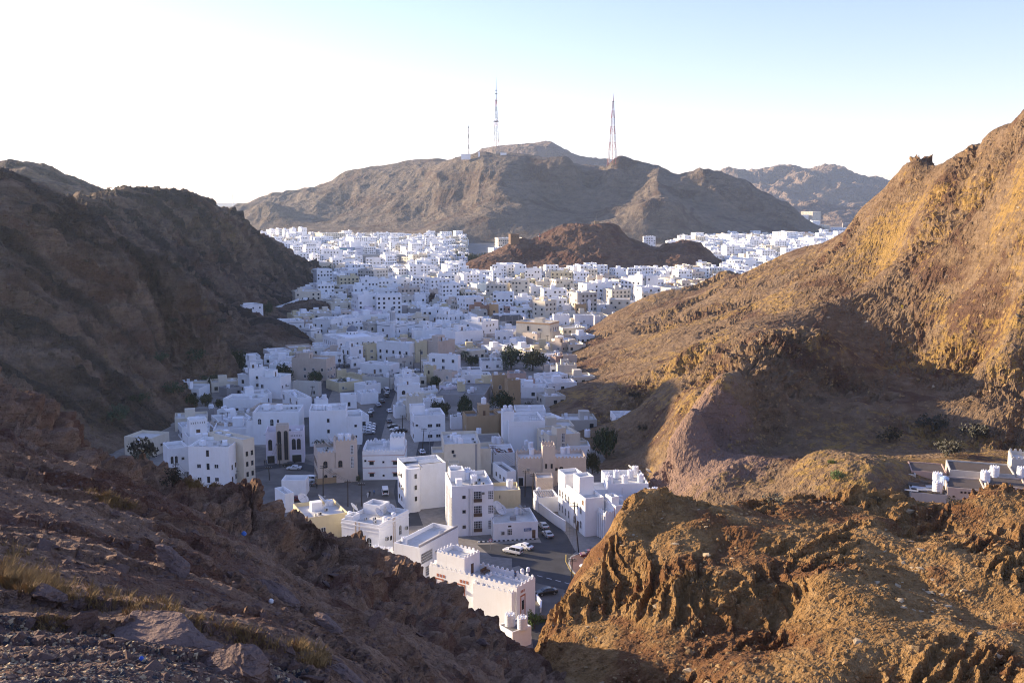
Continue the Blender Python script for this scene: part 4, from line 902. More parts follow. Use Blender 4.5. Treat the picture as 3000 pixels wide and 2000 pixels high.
tanks_at(H, [(1385, 850), (1575, 850)], 'box', 1.5); roof_units(H, [(10, 9), (11.4, 9), (12.8, 9), (2, 9)], 10.1)
H = hero('pink twin-arch house', 'pinkish white house with tall twin brown arches and a shop front', 'house', 'H', 1390, 1100, 1360, 1190, 1950, 10, 'm', ph=1.6)
for x0, x1 in ((3.3, 4.9), (5.2, 6.8)): pass
block(H, 3.2, -.7, 7.0, 2.4, -.6, 12.2, 'entrance_bay', .6, MW['b'])
for s in (4.1, 6.1): fitting(H, 'R', s, 1.2, 1.2, 9.2, 'A', (0, -.7))
for s in (1.3, 8.4, 9.9): fitting(H, 'R', s, 4.2, 1.1, 3.4, 'A')
fitting(H, 'R', 1.4, .1, 2.2, 2.4, 'v'); fitting(H, 'R', 9.2, .1, 2.8, 2.4, 'v'); tanks_at(H, [(1860, 1215)], 'crown', .9)
for k in range(7): m = MB(); m.box(7.6 + k * .5, -.05, 8.3, 7.75 + k * .5, .02, 8.8); m.build('slot', M_DARK, H.root)
H = hero('white block by the long street', 'white three-storey block at the near end of the long street', 'apartment block', 'Z2', 1600, 215, 1580, 270, 1865, 12, 'w', name='apartment_block')
fitting(H, 'R', 6.2, 8.0, .8, 1.2, 's'); fitting(H, 'R', 6.2, 4.4, .8, 1.2, 's'); block(H, H.wr, .8, H.wr + 5.0, 9, -.6, 9.6, 'wing', 1.0); fitting(H, 'R', H.wr + 3.0, 6.0, .8, .9, 's', (0, .8)); fitting(H, 'R', H.wr + 3.0, 2.4, .8, .9, 's', (0, .8))
tanks_at(H, [(1640, 262), (1668, 262), (1700, 262), (1735, 265)], 'box', 1.2); dishes_at(H, [(1815, 255)], .9)
H = hero('tan battlemented house', 'tan battlemented house with arched windows beside the gravel lot', 'house', 'Z2', 1615, 520, 1645, 595, 1945, 9, 'b', wlen=11, roofm=M_ROOF)
for ch in [H.wall]: ch.data.materials[0] = MW['t'] if False else MW['b']
battlement(H, step=1.0)
block(H, 5.2, -.4, H.wr + .2, 5.5, -.6, 12.2, 'tower', .9); battlement(H, 'point', 5.2, -.4, H.wr + .2, 5.5, 12.2, .9)
fitting(H, 'R', 2.2, 4.6, 1.1, 1.9, 'A'); fitting(H, 'R', 6.4, 4.6, 1.1, 1.9, 'A', (0, -.4)); fitting(H, 'R', 9.8, 4.2, .9, 3.2, 'p', (0, -.4)); fitting(H, 'R', 9.8, 8.2, .9, 2.6, 'p', (0, -.4)); fitting(H, 'R', 2.2, 1.0, 1.0, 1.5, 'A'); fitting(H, 'R', 5.0, .1, 1.8, 2.0, 'v')
block(H, 3.8, -1.2, 7.2, 0, 3.2, 4.4, 'balcony', .9)
rows(H, 'L', (1.5, 4, 6.5, 9), (1.2, 4.6), .7, 1.5, 's'); tanks_at(H, [(1825, 500), (1880, 500)], 'crown', 1.2, 11.3); dishes_at(H, [(1750, 540), (1715, 555)], 1.8); roof_units(H, [(2, 3), (3, 5), (2.4, 7), (3.6, 8)], 8.1)
w_ = hero('tan yard wall', 'tan yard wall round the foot of the tan battlemented house', 'wall', 'Z2', 1580, 700, 1640, 790, 1960, 1.7, 't', wlen=3, ph=1.5, name='yard_wall')
H = hero('white house with pink bands', 'white house with round battlements and thin pink bands by the gravel lot', 'house', 'Z2', 2025, 500, 1990, 580, 2310, 8.5, 'w')
battlement(H, 'round', step=.85); band(H, 7.2, .14, .05, M_TERRA, 'pink_band'); band(H, 3.6, .14, .05, M_TERRA, 'pink_band')
for s, z in ((2.6, 4.4), (9.4, 4.4), (2.6, .9), (9.4, .9)): fitting(H, 'R', s, z, 1.4, 1.3, 'o')
for s, z in ((.8, 5.4), (6.0, 5.0), (6.0, 1.0)): fitting(H, 'R', s, z, .6, .6, 's')
block(H, 7.6, 4.2, H.wr - .3, 10, 7.6, 11.4, 'stair_tower', .8); battlement(H, 'round', 7.6, 4.2, H.wr - .3, 10, 11.4, .85); tanks_at(H, [(2150, 520), (2165, 540)], 'plain', 1.0); dishes_at(H, [(2095, 520)], .9)
H = hero('cream low house by the palm', 'low cream house by the palm at the foot of the left slope', 'house', 'Z2', 165, 465, 375, 480, 510, 6, 'c', yr=None)
tanks_at(H, [(275, 530)], 'plain', 1.2); rows(H, 'R', (5, 7.5), (2.4,), 1.0, .9, 's')
# middle of the town
H = hero('tan box house', 'windowless tan box house with a stair turret and one tank', 'house', 'Z3', 750, 600, 785, 645, 1060, 9, 't', roofm=M_ROOFG)
block(H, 4.4, 1.2, 8.0, 5.0, 8.1, 12.4, 'stair_turret', 0, None, None, .1); fitting(H, 'R', 6.2, 8.2, .9, 2.2, 'd', (0, 1.2)); fitting(H, 'L', 3, 4, .6, 1.4, 'a')
tank(roofpt(H, 6.4, 3.2, 12.4), H, 'plain', 1.5); dishes_at(H, [(860, 640)], 1.6)
block(H, H.wr, 1.0, H.wr + 6.5, 8.5, -.6, 9.4, 'wing', .8)
H = hero('white house with water turret', 'white house with blind arches and twin tanks on a turret', 'house', 'Z3', 1083, 590, 1150, 690, 1460, 10, 'w', wlen=14)
block(H, -1.6, 2.0, 2.0, 7.0, -.6, 13.0, 'turret', .3); tank(roofpt(H, -.6, 4.4, 12.75), H, 'plain', 1.2); tank(roofpt(H, 1.1, 4.4, 12.75), H, 'plain', 1.2)
for s in (3.0, 9.2): fitting(H, 'R', s, 1.0, 1.8, 6.2, 'a') if False else None
for s in (3.0, 9.2):
    m = MB(); n_ = 10; r_ = 1.0; z1 = 7.0
    pts = [(s - r_, .6), (s + r_, .6)] + [(s + r_ * math.cos(math.pi * i / n_), z1 + r_ * math.sin(math.pi * i / n_)) for i in range(n_ + 1)]
    for a_, b_ in zip(pts, pts[1:] + pts[:1]): m.tube((a_[0], -.03, a_[1]), (b_[0], -.03, b_[1]), .09, .09, 4)
    m.build('blind_arch', MW['w'], H.root)
band(H, 8.6, .2, .08)
m = MB()
for k in range(7): m.tube((H.wr - 5 + k * .8, 1.0, 9.1), (H.wr - 5 + k * .8, 1.0, 11.2), .04, .04, 4)
for z in (10, 11.1): m.tube((H.wr - 5, 1.0, z), (H.wr - .2, 1.0, z), .04, .04, 4)
m.build('roof_frame', M_STEEL, H.root)
H = hero('white two-storey house in the middle', 'white two-storey house with square windows left of the tan box', 'house', 'Z3', 298, 580, 330, 640, 600, 9, 'w')
rows(H, 'R', (5.4, 8.2), (1.2, 4.8), 1.5, 1.3, 'r'); fitting(H, 'R', 1.0, 5.4, .9, .6, 's'); rows(H, 'L', (1.2, 2.6), (5, 1), .6, 1.4, 's'); block(H, -.4, 6, 4.6, 10, 8.1, 11.2, 'roof_room', .3); tanks_at(H, [(440, 625)], 'plain', 1.1); dishes_at(H, [(490, 630)], .7)
w_ = hero('grey-roofed yard', 'low grey-roofed yard house behind the cream stepped block', 'house', 'Z3', 830, 790, 870, 870, 1105, 4.0, 'c', wlen=12, roofm=M_ROOFG, ph=.4)
tanks_at(w_, [(1022, 872), (1062, 875), (890, 800)], 'crown', 1.15)
w_ = hero('low blue-roofed yard house', 'low white yard house strewn with scrap right of the cream stepped block', 'house', 'Z3', 980, 880, 1010, 960, 1200, 4.2, 'w', wlen=11, ph=.5)
rz_ = random.Random(3)
for k in range(26):
    x, y = rz_.uniform(.5, w_.wr - .5), rz_.uniform(.5, 7); m = MB(); m.box(-.6, -.12, 0, .6, .12, .1 + .3 * rz_.random()); o = m.build('scrap_board', rz_.choice([M_WOODB, M_STEEL, M_FRAMEB, M_TERRA]), w_.root, (x, y, 3.7), rz_.uniform(0, 3))
dishes_at(w_, [(1012, 970)], 1.4)
w_ = hero('small white yard by the dark tree', 'small white house with turret tank beside the big dark tree', 'house', 'Z3', 1640, 850, 1660, 900, 1850, 5.0, 'w', wlen=7)
tanks_at(w_, [(1825, 820)], 'crown', 1.3, 5.2); tanks_at(w_, [(1300, 890)], 'plain', 1.1, 4.1)
# cream house with a tan band, further back
H = hero('cream banded house', 'large cream house with a tan band under its parapet and cluttered roof', 'house', 'C', 420, 930, 990, 965, 1150, 12, 'c')
band(H, 10.9, .75, .1, MW['o'], 'tan_band'); fitting(H, 'L', 13.6, 6.8, 1.2, 2.8, 's'); fitting(H, 'L', 6.6, 7.2, 2.0, 1.4, 'r'); rows(H, 'R', (1.5, 5.2, 8.0, 11), (7.0,), 1.2, 2.0, 'r'); rows(H, 'R', (5.2, 11), (2.6,), 1.2, 1.6, 'r')
block(H, 3, 6, 7, 11, 11.1, 14.2, 'roof_room', .3); roof_units(H, [(2, 3), (4, 3.4), (3, 14), (5, 16), (2, 18)], 11.1); tanks_at(H, [(560, 900), (900, 920)], 'plain', 1.1)
# mosque
H = hero('domed mosque', 'white flat-roofed mosque with a grey dome on a low drum', 'mosque', 'Z4', 960, 700, 1130, 760, 1660, 9, 'w', name='mosque')
mosque = H
dx, dy = local(H, 'Z4', 1300, 690, 9.0); 
m = MB(); m.lathe([(3.1, 8.0), (3.1, 10.0), (3.3, 10.05), (3.3, 10.3), (3.0, 10.35)], 20, (dx, dy, 0)); m.build('drum', MW['w'], H.root)
m = MB(); m.lathe([(3.0 * math.cos(a), 10.3 + 2.9 * math.sin(a)) for a in [i * math.pi / 2 / 8 for i in range(8)]] + [(.1, 13.25), (.05, 14.0)], 24, (dx, dy, 0)); m.build('dome', M_DOME, H.root, smooth=True)
for k in range(10):
    a = k * math.pi / 5; m = MB(); m.box(-.25, -3.16, 8.5, .25, -3.05, 9.6); o = m.build('drum_window', M_DARK, H.root, (dx, dy, 0), a)
block(H, 6, 5, H.wr - 5, H.wl - 5, 8.1, 8.9, 'roof_step'); band(H, 8.3, .2, .08)
rows(H, 'R', [2 + 3 * k for k in range(8)], (1.0, 4.6), 1.0, 2.2, 'a'); rows(H, 'L', [2 + 3 * k for k in range(7)], (1.0, 4.6), 1.0, 2.2, 'a')
# minaret
mp = onz(*vp('Z4', 1770, 765), 0); mr = empty('minaret', (mp.x, mp.y, 0), .3); tag(mr, 'slender white fluted minaret with balcony and small dark dome', 'minaret')
mz = at(*vp('Z4', 1770, 385), mp.y).z
m = MB(); m.lathe([(1.75, -.5), (1.75, mz * .5), (1.6, mz * .52)], 8); m.build('lower_shaft', MW['w'], mr)
m = MB(); m.lathe([(1.6, mz * .5), (2.2, mz * .525), (2.2, mz * .575), (2.0, mz * .575), (2.0, mz * .54)], 16); m.build('balcony', MW['w'], mr)
m = MB(); m.lathe([(1.45, mz * .53), (1.4, mz * .855), (1.75, mz * .865), (1.75, mz * .885)], 12); m.build('upper_shaft', MW['w'], mr)
for k in range(12): m = MB(); a = k * math.pi / 6; m.box(-.12, -1.5, mz * .58, .12, -1.38, mz * .83); m.build('flute', M_DOME, mr, (0, 0, 0), a + .26)
m = MB(); m.lathe([(1.1, mz * .885), (1.05, mz * .93), (1.15, mz * .935), (1.0, mz * .96), (.6, mz * .985), (.05, mz)], 12); m.build('cap_dome', M_DOME, mr)
print('HEROES', round(time.time() - T0, 1))
# ================================================================== the rest of the town: view, roof corner pixels, height or depth, colour, flags
LIST = """
H 1090 - 1105 205 1345 12 w room
H 1250 330 1590 345 1755 9 w
H 1420 565 1620 545 1870 7.5 w aw
H 700 670 1270 680 1400 6 w
H 1780 405 2170 425 2225 6 e
H 290 815 560 830 600 4 g low
H 770 870 1105 895 1140 4.5 e low grey
H 500 1030 800 1065 815 4 b low
H 610 845 745 850 770 4.5 w low
H 640 - 760 520 1000 3.5 g low
H 930 290 1085 310 1110 8 w
H 2115 - 2130 690 2330 8 w low
F 1475 1085 2065 1110 2220 10 b room
F 500 - 650 200 990 7 w z7
F 30 - 60 150 290 3.5 w z13 low
F 1200 - 1290 475 1690 8.5 w band aw
F 1640 - 1800 600 1970 8 w band aw
F 1830 - 2140 440 2330 9 w aw
F 1535 - 1560 1010 1830 12 b low
G 840 685 1395 735 1480 10 w
G 1480 - 1492 690 1690 11 y
G 1600 670 1870 702 2165 11 b blank
G 225 - 380 795 600 8 w aw
G 600 - 660 742 830 8.5 y
G 550 1070 1050 1105 1220 4.5 w low
G 145 - 158 1185 320 5.5 y
G 320 1225 560 1262 610 4.5 y low
G 590 1280 1080 1315 1200 5 e low grey
G 1010 960 1200 988 1450 5 e low grey
G 1180 - 1195 1440 1570 8 w room aw
G 1635 - 1800 1112 1850 8 y aw
G 1800 1185 2110 1217 2205 7.5 b
G 1720 905 2215 935 2260 11 w
G 0 - 250 315 590 8 w aw
G 590 - 690 390 960 8.5 e band aw
G 840 - 1180 412 1490 9 w band aw
G 1490 - 1790 432 1940 8.5 w band
G 1430 - 1460 505 1950 8 w blank
G 450 - 480 200 920 6.5 m
G 440 - 620 245 1060 6 w
G 720 - 930 62 950 8 p
G 940 - 1100 90 1180 7 p
G 1240 - 1255 88 1360 9 g blank
G 1360 - 1375 142 1580 7 g blank
G 1580 - 1610 150 1860 8 w
G 1850 - 2050 240 2300 8 w room
G 0 700 80 680 230 7 w
G 320 - 400 1000 640 4.5 w low
G 1220 - 1240 1180 1370 4.5 w low
G 450 - 640 1440 900 4.5 w low
G 1570 - 1620 1530 1880 4 w low
G 1900 - 2000 1480 2200 5 m low
G 2010 - 2150 1320 2330 5 w low
Z5 370 - 520 672 845 10 w
Z5 575 - 830 565 1020 10.5 w room
Z5 800 - 830 1010 1070 4.5 w low
Z5 580 - 600 1110 830 4.5 w low
Z5 550 - 570 1170 935 4.5 w low
Z5 945 - 960 1170 1120 10 t
Z5 1090 - 1130 1230 1275 10 t blank
Z5 1120 - 1150 1150 1340 5 p low
Z5 1335 - 1350 1220 1440 6 p
Z5 305 1385 860 1395 940 4.5 g low
Z5 545 - 560 1250 640 8 y
Z5 1530 - 1545 1050 1690 4 b low
Z5 1680 - 1700 1055 1920 6 e
Z5 1580 - 1680 960 1760 4 p low
Z5 150 - 170 1470 400 5 w low
Z3 150 - 170 560 260 4.5 w low
Z3 262 - 275 475 400 9 c bat
Z3 640 - 650 650 745 4.5 w low
Z3 160 - 200 310 380 7 w aw room
Z3 400 - 420 420 530 4 w low
Z3 980 - 1000 120 1040 5 w low
Z4 1000 - 1060 345 1290 8 c
Z4 1320 - 1340 430 1640 6.5 m
Z4 1000 - 1150 1260 1420 4 y low
Z4 1160 - 1175 1400 1350 5.5 w
Z4 1350 - 1400 1380 1600 4.5 w low
A 950 - 965 1290 1185 6 w z4
A 950 - 960 1408 1195 5.5 t
A 1180 - 1280 1405 1540 7 w
A 1540 - 1560 1420 1720 6.5 w
A 1745 - 1820 1262 2025 9 w aw
A 1625 - 1700 1195 2000 8 w
A 1370 - 1550 1065 1690 9 w
A 1500 - 1620 1022 1770 10 w
A 1690 - 1780 1042 1890 9 w
A 1200 - 1440 805 1470 9 w
A 1440 - 1600 872 1810 11 w
A 1810 - 1900 882 2010 11 w
A 1905 - 2175 990 2421 17 e tall
A 1035 - 1200 1000 1240 4 w z9
A 1215 - 1230 1042 1340 5 w z6
A 1300 - 1420 1230 1620 5 w low
A 1615 - 1640 745 1790 12 w
A 1160 - 1280 800 1460 8 w
A 1400 - 1500 690 1560 d1420 c
A 1505 - 1575 602 1995 d1330 w blank sign
A 1770 - 1780 520 1960 d1345 w blank
A 1595 - 1620 510 1690 d1360 w
A 1700 - 1830 435 2105 d1600 w
A 1195 - 1305 368 1690 d1800 c tall
A 835 - 1145 602 1400 d1450 w tall
A 970 - 1060 560 1180 d1460 w
A 560 - 630 522 725 d1650 w
A 405 - 480 442 620 d1750 w
A 190 - 260 342 360 d1950 w
A 345 - 420 302 520 d2000 w
A 505 - 555 292 620 d1980 w tall
A 620 - 655 300 745 d1930 w tall
A 745 - 785 282 860 d1980 w
A 885 - 945 275 1040 d1900 w
A 750 - 850 345 960 d1850 w
A 1060 - 1100 352 1190 d1850 w
A 840 - 940 432 1080 d1700 w
A 700 - 760 440 850 d1800 w
A 1090 - 1110 420 1190 d1750 c
A 300 - 380 400 440 d1850 w
A 930 - 940 475 1075 d1600 w
B 0 - 95 152 230 d1640 c
B 95 - 140 98 230 d1680 c
B 350 - 430 75 565 d1650 c tall
B 570 - 640 180 715 d1640 w
B 230 - 250 140 350 d1700 w
B 560 - 705 312 915 d1300 c
B 955 - 1110 242 1250 d1320 w tall
B 970 - 1000 178 1075 d1340 w
B 1115 - 1240 285 1375 d1280 w
B 905 - 1000 332 1105 d1250 w
B 770 - 800 372 905 d1240 w
B 1375 - 1500 350 1620 d1230 w
B 1380 - 1400 292 1500 d1330 w
B 1620 - 1640 400 1670 d1220 w
B 845 - 1000 472 1185 d1100 w tall
B 340 - 420 462 690 d1080 w tall
B 455 - 480 632 700 d960 s
B 310 - 330 802 565 10 w
B 1200 - 1310 565 1400 d1120 w
B 1400 - 1430 482 1585 d1160 c
B 1580 - 1660 482 1880 d1130 w
B 1750 - 1790 402 1860 d1180 w
B 845 - 860 732 1330 d905 w blank
B 1415 - 1428 620 1680 d930 w blank
B 1715 - 1760 605 2000 d935 w
B 1725 - 1840 765 2130 d850 s
B 1550 - 1570 575 1700 d980 w
B 1605 - 1640 902 1840 7 c
B 1030 - 1080 865 1285 9 b
B 350 - 365 882 580 8 o blank
B 225 - 310 802 330 9 y
B 640 - 700 882 925 6 w
B 490 - 570 972 750 9 e
B 750 - 780 965 975 8.5 w
B 1320 - 1400 1045 1640 7.5 b
B 1400 - 1510 1115 1710 7.5 e
B 1710 - 1722 1132 2050 9 r
B 2040 - 2060 1112 2210 10 o
B 1640 - 1740 1065 2040 7 b
B 1740 - 1760 1002 1990 7 o
B 1110 - 1120 1002 1350 4.5 c low
B 0 - 20 922 200 8 y
B 1290 - 1310 930 1450 5 g low
B 1240 - 1260 1180 1380 5 b low
B 1180 - 1300 1250 1600 8 w room
B 1560 - 1640 1300 1850 7 w
C 90 - 130 212 410 d900 w tall
C 5 - 20 72 185 d950 w
C 410 - 420 242 700 11 c
C 540 - 660 345 870 10 w
C 720 - 760 255 1170 9 c
C 1010 - 1160 155 1270 d1010 b
C 1290 - 1420 162 1510 d1010 b
C 1090 - 1100 312 1570 8 w
C 1170 - 1180 245 1480 11 m
C 1470 - 1480 252 1600 9 w
C 1605 - 1620 192 1785 17 c tall
C 1780 - 1795 152 1895 20 b
C 1900 - 1910 282 2200 9 w
C 885 - 945 422 1330 8 y
C 890 - 900 342 1085 11 y
C 1330 - 1345 400 1420 8 c
C 1465 - 1475 412 1775 9 c
C 1780 - 1790 352 1895 11 w
C 1905 - 1960 402 2160 9 c
C 2150 - 2180 412 2330 9 c
C 395 - 420 522 690 8 w
C 180 - 330 682 390 7 p
C 405 - 415 682 660 7 y blank
C 700 - 910 592 1105 14 c tall
C 1160 - 1190 562 1360 9 y
C 1340 - 1360 560 1600 8 w
C 1410 - 1425 642 1615 9 t blank
C 1615 - 1640 582 1680 11 w
C 1680 - 1690 622 1740 8 g
C 1740 - 1790 652 2000 7 w
C 1975 - 1990 562 2260 9 w aw
C 1860 - 1880 722 2110 6 e
C 2050 - 2065 792 2330 7 w
C 1990 - 2000 912 2200 4.5 w low
C 1040 - 1060 832 1330 10 w aw bat
C 1200 - 1210 660 1410 7 w
C 1395 - 1410 832 1740 9 w
C 1740 - 1760 842 1855 8 w
C 1160 - 1180 1052 1570 5 w low
C 530 1125 780 1152 800 7 b
C 1005 - 1015 1112 1165 6.5 b blank
C 1170 - 1180 1182 1410 4 b low
C 60 - 75 1112 370 8.5 w aw bat
C 330 - 345 1212 590 5 w
C 985 - 1190 1302 1340 5 b
C 830 - 970 1362 990 4 c low
C 920 - 1080 1482 1190 3.5 e low
C 1210 - 1220 1512 1455 4.5 b
C 1080 - 1090 1482 1210 4 p low
C 0 - 20 852 515 9 k dark
D 255 - 620 512 835 18 w tall
D 525 - 680 422 780 d800 w
D 745 - 755 452 975 d800 w
D 800 - 970 522 1095 15 w
D 1045 - 1110 662 1280 9 c
D 1140 - 1150 592 1285 11 o
D 1265 - 1370 625 1740 10 c
D 1375 - 1450 542 1600 d830 b
D 885 - 900 712 1045 8 b
D 1110 - 1140 752 1460 6 c low
D 1460 - 1480 782 1610 5 e low
D 690 - 710 802 1140 8 e
D 485 - 500 832 660 8 e
D 345 - 360 972 520 6 w
E 40 - 60 432 180 d1500 w
E 240 - 270 392 600 d1700 w tall
E 600 - 620 432 720 d1690 w
E 720 - 810 352 1000 d1800 w tall
E 1010 - 1040 362 1200 d1820 w
E 1210 - 1240 372 1320 d1820 w
E 1310 - 1480 322 1610 d1780 w tall
E 1600 - 1620 382 1690 d1800 w
E 1655 - 1662 337 1755 d1900 r
E 1620 - 1800 392 1970 d1650 w tall
E 380 - 560 445 720 d1560 w tall
E 680 - 780 472 840 d1570 w
E 800 - 880 445 1000 d1560 w
E 980 - 1010 432 1090 d1570 w
E 1090 - 1100 442 1190 d1570 w
E 1190 - 1210 432 1290 d1560 w
E 1280 - 1410 435 1510 d1540 w tall
E 1540 - 1640 492 1660 d1480 w blank
E 1060 - 1150 535 1200 d1420 w blank
E 880 - 1000 722 1170 d1240 w
E 1170 - 1220 692 1420 d1230 c
E 700 - 770 520 800 d1500 w
E 1570 - 1630 118 1740 d2900 w tall
E 1650 - 1790 82 1885 d2900 c tall
E 1710 - 1790 192 1880 d2700 w
E 1835 - 1900 242 1990 d2500 c tall
E 2000 - 2030 272 2200 d2450 w tall
E 2140 - 2150 217 2290 d2600 g
E 1960 - 1990 342 2110 d2250 w
E 1480 - 1500 15 1590 d4200 w
B 2030 - 2130 150 2330 d1330 w tall
B 2155 - 2200 5 2330 d1420 c
Z7 1715 - 1722 155 1825 d1350 w tall
Z7 440 - 470 170 690 d1350 c
"""
SPECS = []
for ln in LIST.strip().splitlines():
    t = ln.split(); z0 = 0.0; fl = []
    for q in t[8:]:
        if q[0] == 'z' and q[1:].replace('.', '').isdigit(): z0 = float(q[1:])
        else: fl.append(q)
    SPECS.append((t[0], float(t[1]), None if t[2] == '-' else float(t[2]), float(t[3]), float(t[4]), float(t[5]), t[6] if t[6][0] == 'd' else float(t[6]), t[7], fl, z0))
def circ(N, rz, wr, wl):
    c, s = math.cos(rz), math.sin(rz); x, y = wr / 2, wl / 2
    return N.x + x * c - y * s, N.y + x * s + y * c, .42 * min(wr, wl)
AUTO = []
occ = [circ(N, rz, wr, wl) for (_, N, wr, wl, rz) in HOUSES]
def build_auto(sp, check):
    v, xl, yl, xc, yt, xr, h, col, fl, z0 = sp
    N, rz, wr, wl, h = place(v, xl, yl, xc, yt, xr, h, z0)
    if h < 2.4: h = 3.0
    c = circ(N, rz, wr, wl)
    occ.append(c)
    rn = random.Random(int(xc * 13 + yt * 7 + len(occ)))
    far = N.y > 640
    low = 'low' in fl
    H = house(N, rz, wr, wl, h, col, z0, .45 if low else .9, 'apartment_block' if h > 11.5 else 'house', far, M_ROOFG if ('grey' in fl or (low and rn.random() < .25)) else None)
    H.fl = fl; H.v = v; H.pc = pix((c[0], c[1], h)); H.depth = N.y
    if 'dark' in fl:
        for zf in (3, 6): 
            m = MB(); m.box(-.3, -.3, zf, wr + .3, wl + .3, zf + .35); m.build('floor_slab', MW['g'], H.root)
        k_ = 0
        while k_ * 4 < wr: m = MB(); m.box(k_ * 4, -.35, 0, k_ * 4 + .4, -.02, h); m.build('column', MW['g'], H.root); k_ += 1
        auto_windows(H, rn, 'k', .8)
    elif 'blank' not in fl:
        sty = 'aA' if 'aw' in fl else rn.choice(('r', 'rs', 's', 'ra', 'rg'))
        auto_windows(H, rn, sty, .92 if 'tall' in fl else (.4 if low else .68), 3.2)
    elif rn.random() < .7: auto_windows(H, rn, 's', .12, 3.2)
    if 'band' in fl: band(H, h - 1.4, .25, .14, M_DOME, 'cornice'); band(H, h - .25, .3, .1)
    elif h > 6 and rn.random() < .4: band(H, h - .35, .36, .12)
    if 'bat' in fl: battlement(H, 'point', step=1.1, joined=True)
    zr = h - H.ph
    if (('room' in fl) or (not low and rn.random() < .6 and min(wr, wl) > 6)) and 'dark' not in fl and 'sign' not in fl:
        a, b = rn.uniform(.05, .4) * wr, rn.uniform(.35, .55) * wl; w2, l2 = min(wr * .4, 5), min(wl * .4, 5)
        block(H, a + .3, b, a + .3 + w2, b + l2, zr, zr + 2.9, 'roof_room', .35 if not far else 0); H.feat.append('room')
        if not far: fitting(H, 'R', a + .3 + w2 * .5, zr + .05, .9, 2.0, 'd', (0, b))
    if N.y < 620 and not far:
        for k in range(rn.choice((0, 1, 1, 2, 3)) if N.y > 380 else rn.choice((1, 2, 2, 3))):
            tank(roofpt(H, rn.uniform(.18, .85) * wr, rn.uniform(.15, .4) * wl), H, rn.choice(('plain', 'crown', 'box', 'plain')), rn.uniform(.9, 1.2))
        if rn.random() < .5: dish(roofpt(H, rn.uniform(.2, .8) * wr, rn.uniform(.12, .3) * wl), H, rn.uniform(.7, 1.1))
        roof_units(H, [(rn.uniform(.1, .9) * wr, rn.uniform(.1, .9) * wl) for _ in range(rn.choice((1, 2, 3, 4)))], zr)
    elif far:
        m = MB()
        for k in range(rn.choice((2, 3, 4, 6))):
            x, y = rn.uniform(.1, .85) * wr, rn.uniform(.1, .85) * wl; s_ = rn.uniform(.5, .9)
            m.box(x, y, zr, x + 2 * s_, y + 2 * s_, h + rn.uniform(.2, 1.2))
        o = m.build('roof_clutter', MW['w'], H.root); o['kind'] = 'stuff'
        if H.wins and H.wins.f: o = H.wins.build('windows', M_GLASS, H.root); o['kind'] = 'stuff'
    AUTO.append(H); HOUSES.append((H, N, wr, wl, rz))
    return H
for sp in SPECS:
    H = build_auto(sp, False)
    if 'sign' in sp[8]: bill_H = H
# ---- labels: colour, storeys, what is on the roof, and its place in the rows of the town
ORD = 'first second third fourth fifth sixth seventh eighth ninth tenth eleventh twelfth thirteenth fourteenth fifteenth sixteenth seventeenth eighteenth nineteenth twentieth'.split()
TENS = {2: 'twenty', 3: 'thirty', 4: 'forty', 5: 'fifty', 6: 'sixty', 7: 'seventy'}
def ordinal(n):
    if n <= 20: return ORD[n - 1]
    if n % 10 == 0: return {3: 'thirtieth', 4: 'fortieth', 5: 'fiftieth'}[n // 10]
    return TENS[n // 10] + '-' + ORD[n % 10 - 1]
def zone(H):
    x, d = H.pc[0], H.depth
    if d < 400: return 'left of the long street' if x < 1130 else 'between the long street and right hill'
    if d < 520: return 'in front of the domed mosque' if x < 1150 else 'around the big dark trees'
    if d < 680: return 'level with the minaret' if x < 1400 else 'around the cream banded house'
    if d < 860: return 'just beyond the minaret' if x < 1400 else 'below the red-brown hill, nearer rows'
    if d < 1080: return 'just nearer than the flyover' if x < 1400 else 'along the foot of the red-brown hill'
    if d < 1700: return 'round the flyover and billboard' if x < 1480 else ('on the plain right of the red-brown hill' if x > 1950 else 'behind the red-brown hill')
    return 'at the far left foot of the mountain' if x < 1500 else ('beyond the mountain on the far right' if d > 2200 else 'along the mountain foot on the right')
Z = {}
for H in AUTO: Z.setdefault(zone(H), []).append(H)
NUM = ['', 'one', 'two', 'three', 'four', 'five', 'six', 'seven', 'eight', 'nine', 'ten', 'eleven', 'twelve']
for zn, hs in Z.items():
    hs.sort(key=lambda q: q.pc[0])
    for i, H in enumerate(hs):
        ns = max(1, min(12, int((H.h - .6) / 3.2)))
        kind = 'apartment block' if H.h > 11.5 else 'house'
        f = 'battlemented ' if 'battlements' in H.feat else ('blank-walled ' if 'blank' in H.fl else ('unfinished ' if 'dark' in H.fl else ''))
        H.nm = f'{ordinal(i + 1)} house {zn}'
        tag(H.root, f'{f}{WALLN[H.col]} {NUM[ns]}-storey {kind}, {ordinal(i + 1)} from left {zn}', kind, 'town houses')
from collections import Counter
tc = Counter((id(H), k, m.name if m else '') for _, H, k, m in TANKS)
for o, H, kind, m in TANKS:
    kd = {'crown': 'ribbed', 'plain': 'smooth round', 'box': 'square'}[kind]
    o['label'] = f"{'pale blue' if m else 'white'} {kd} water tank on the {H.nm}"
for o, H in DISHES: o['label'] = f'round satellite dish on the roof of the {H.nm}'
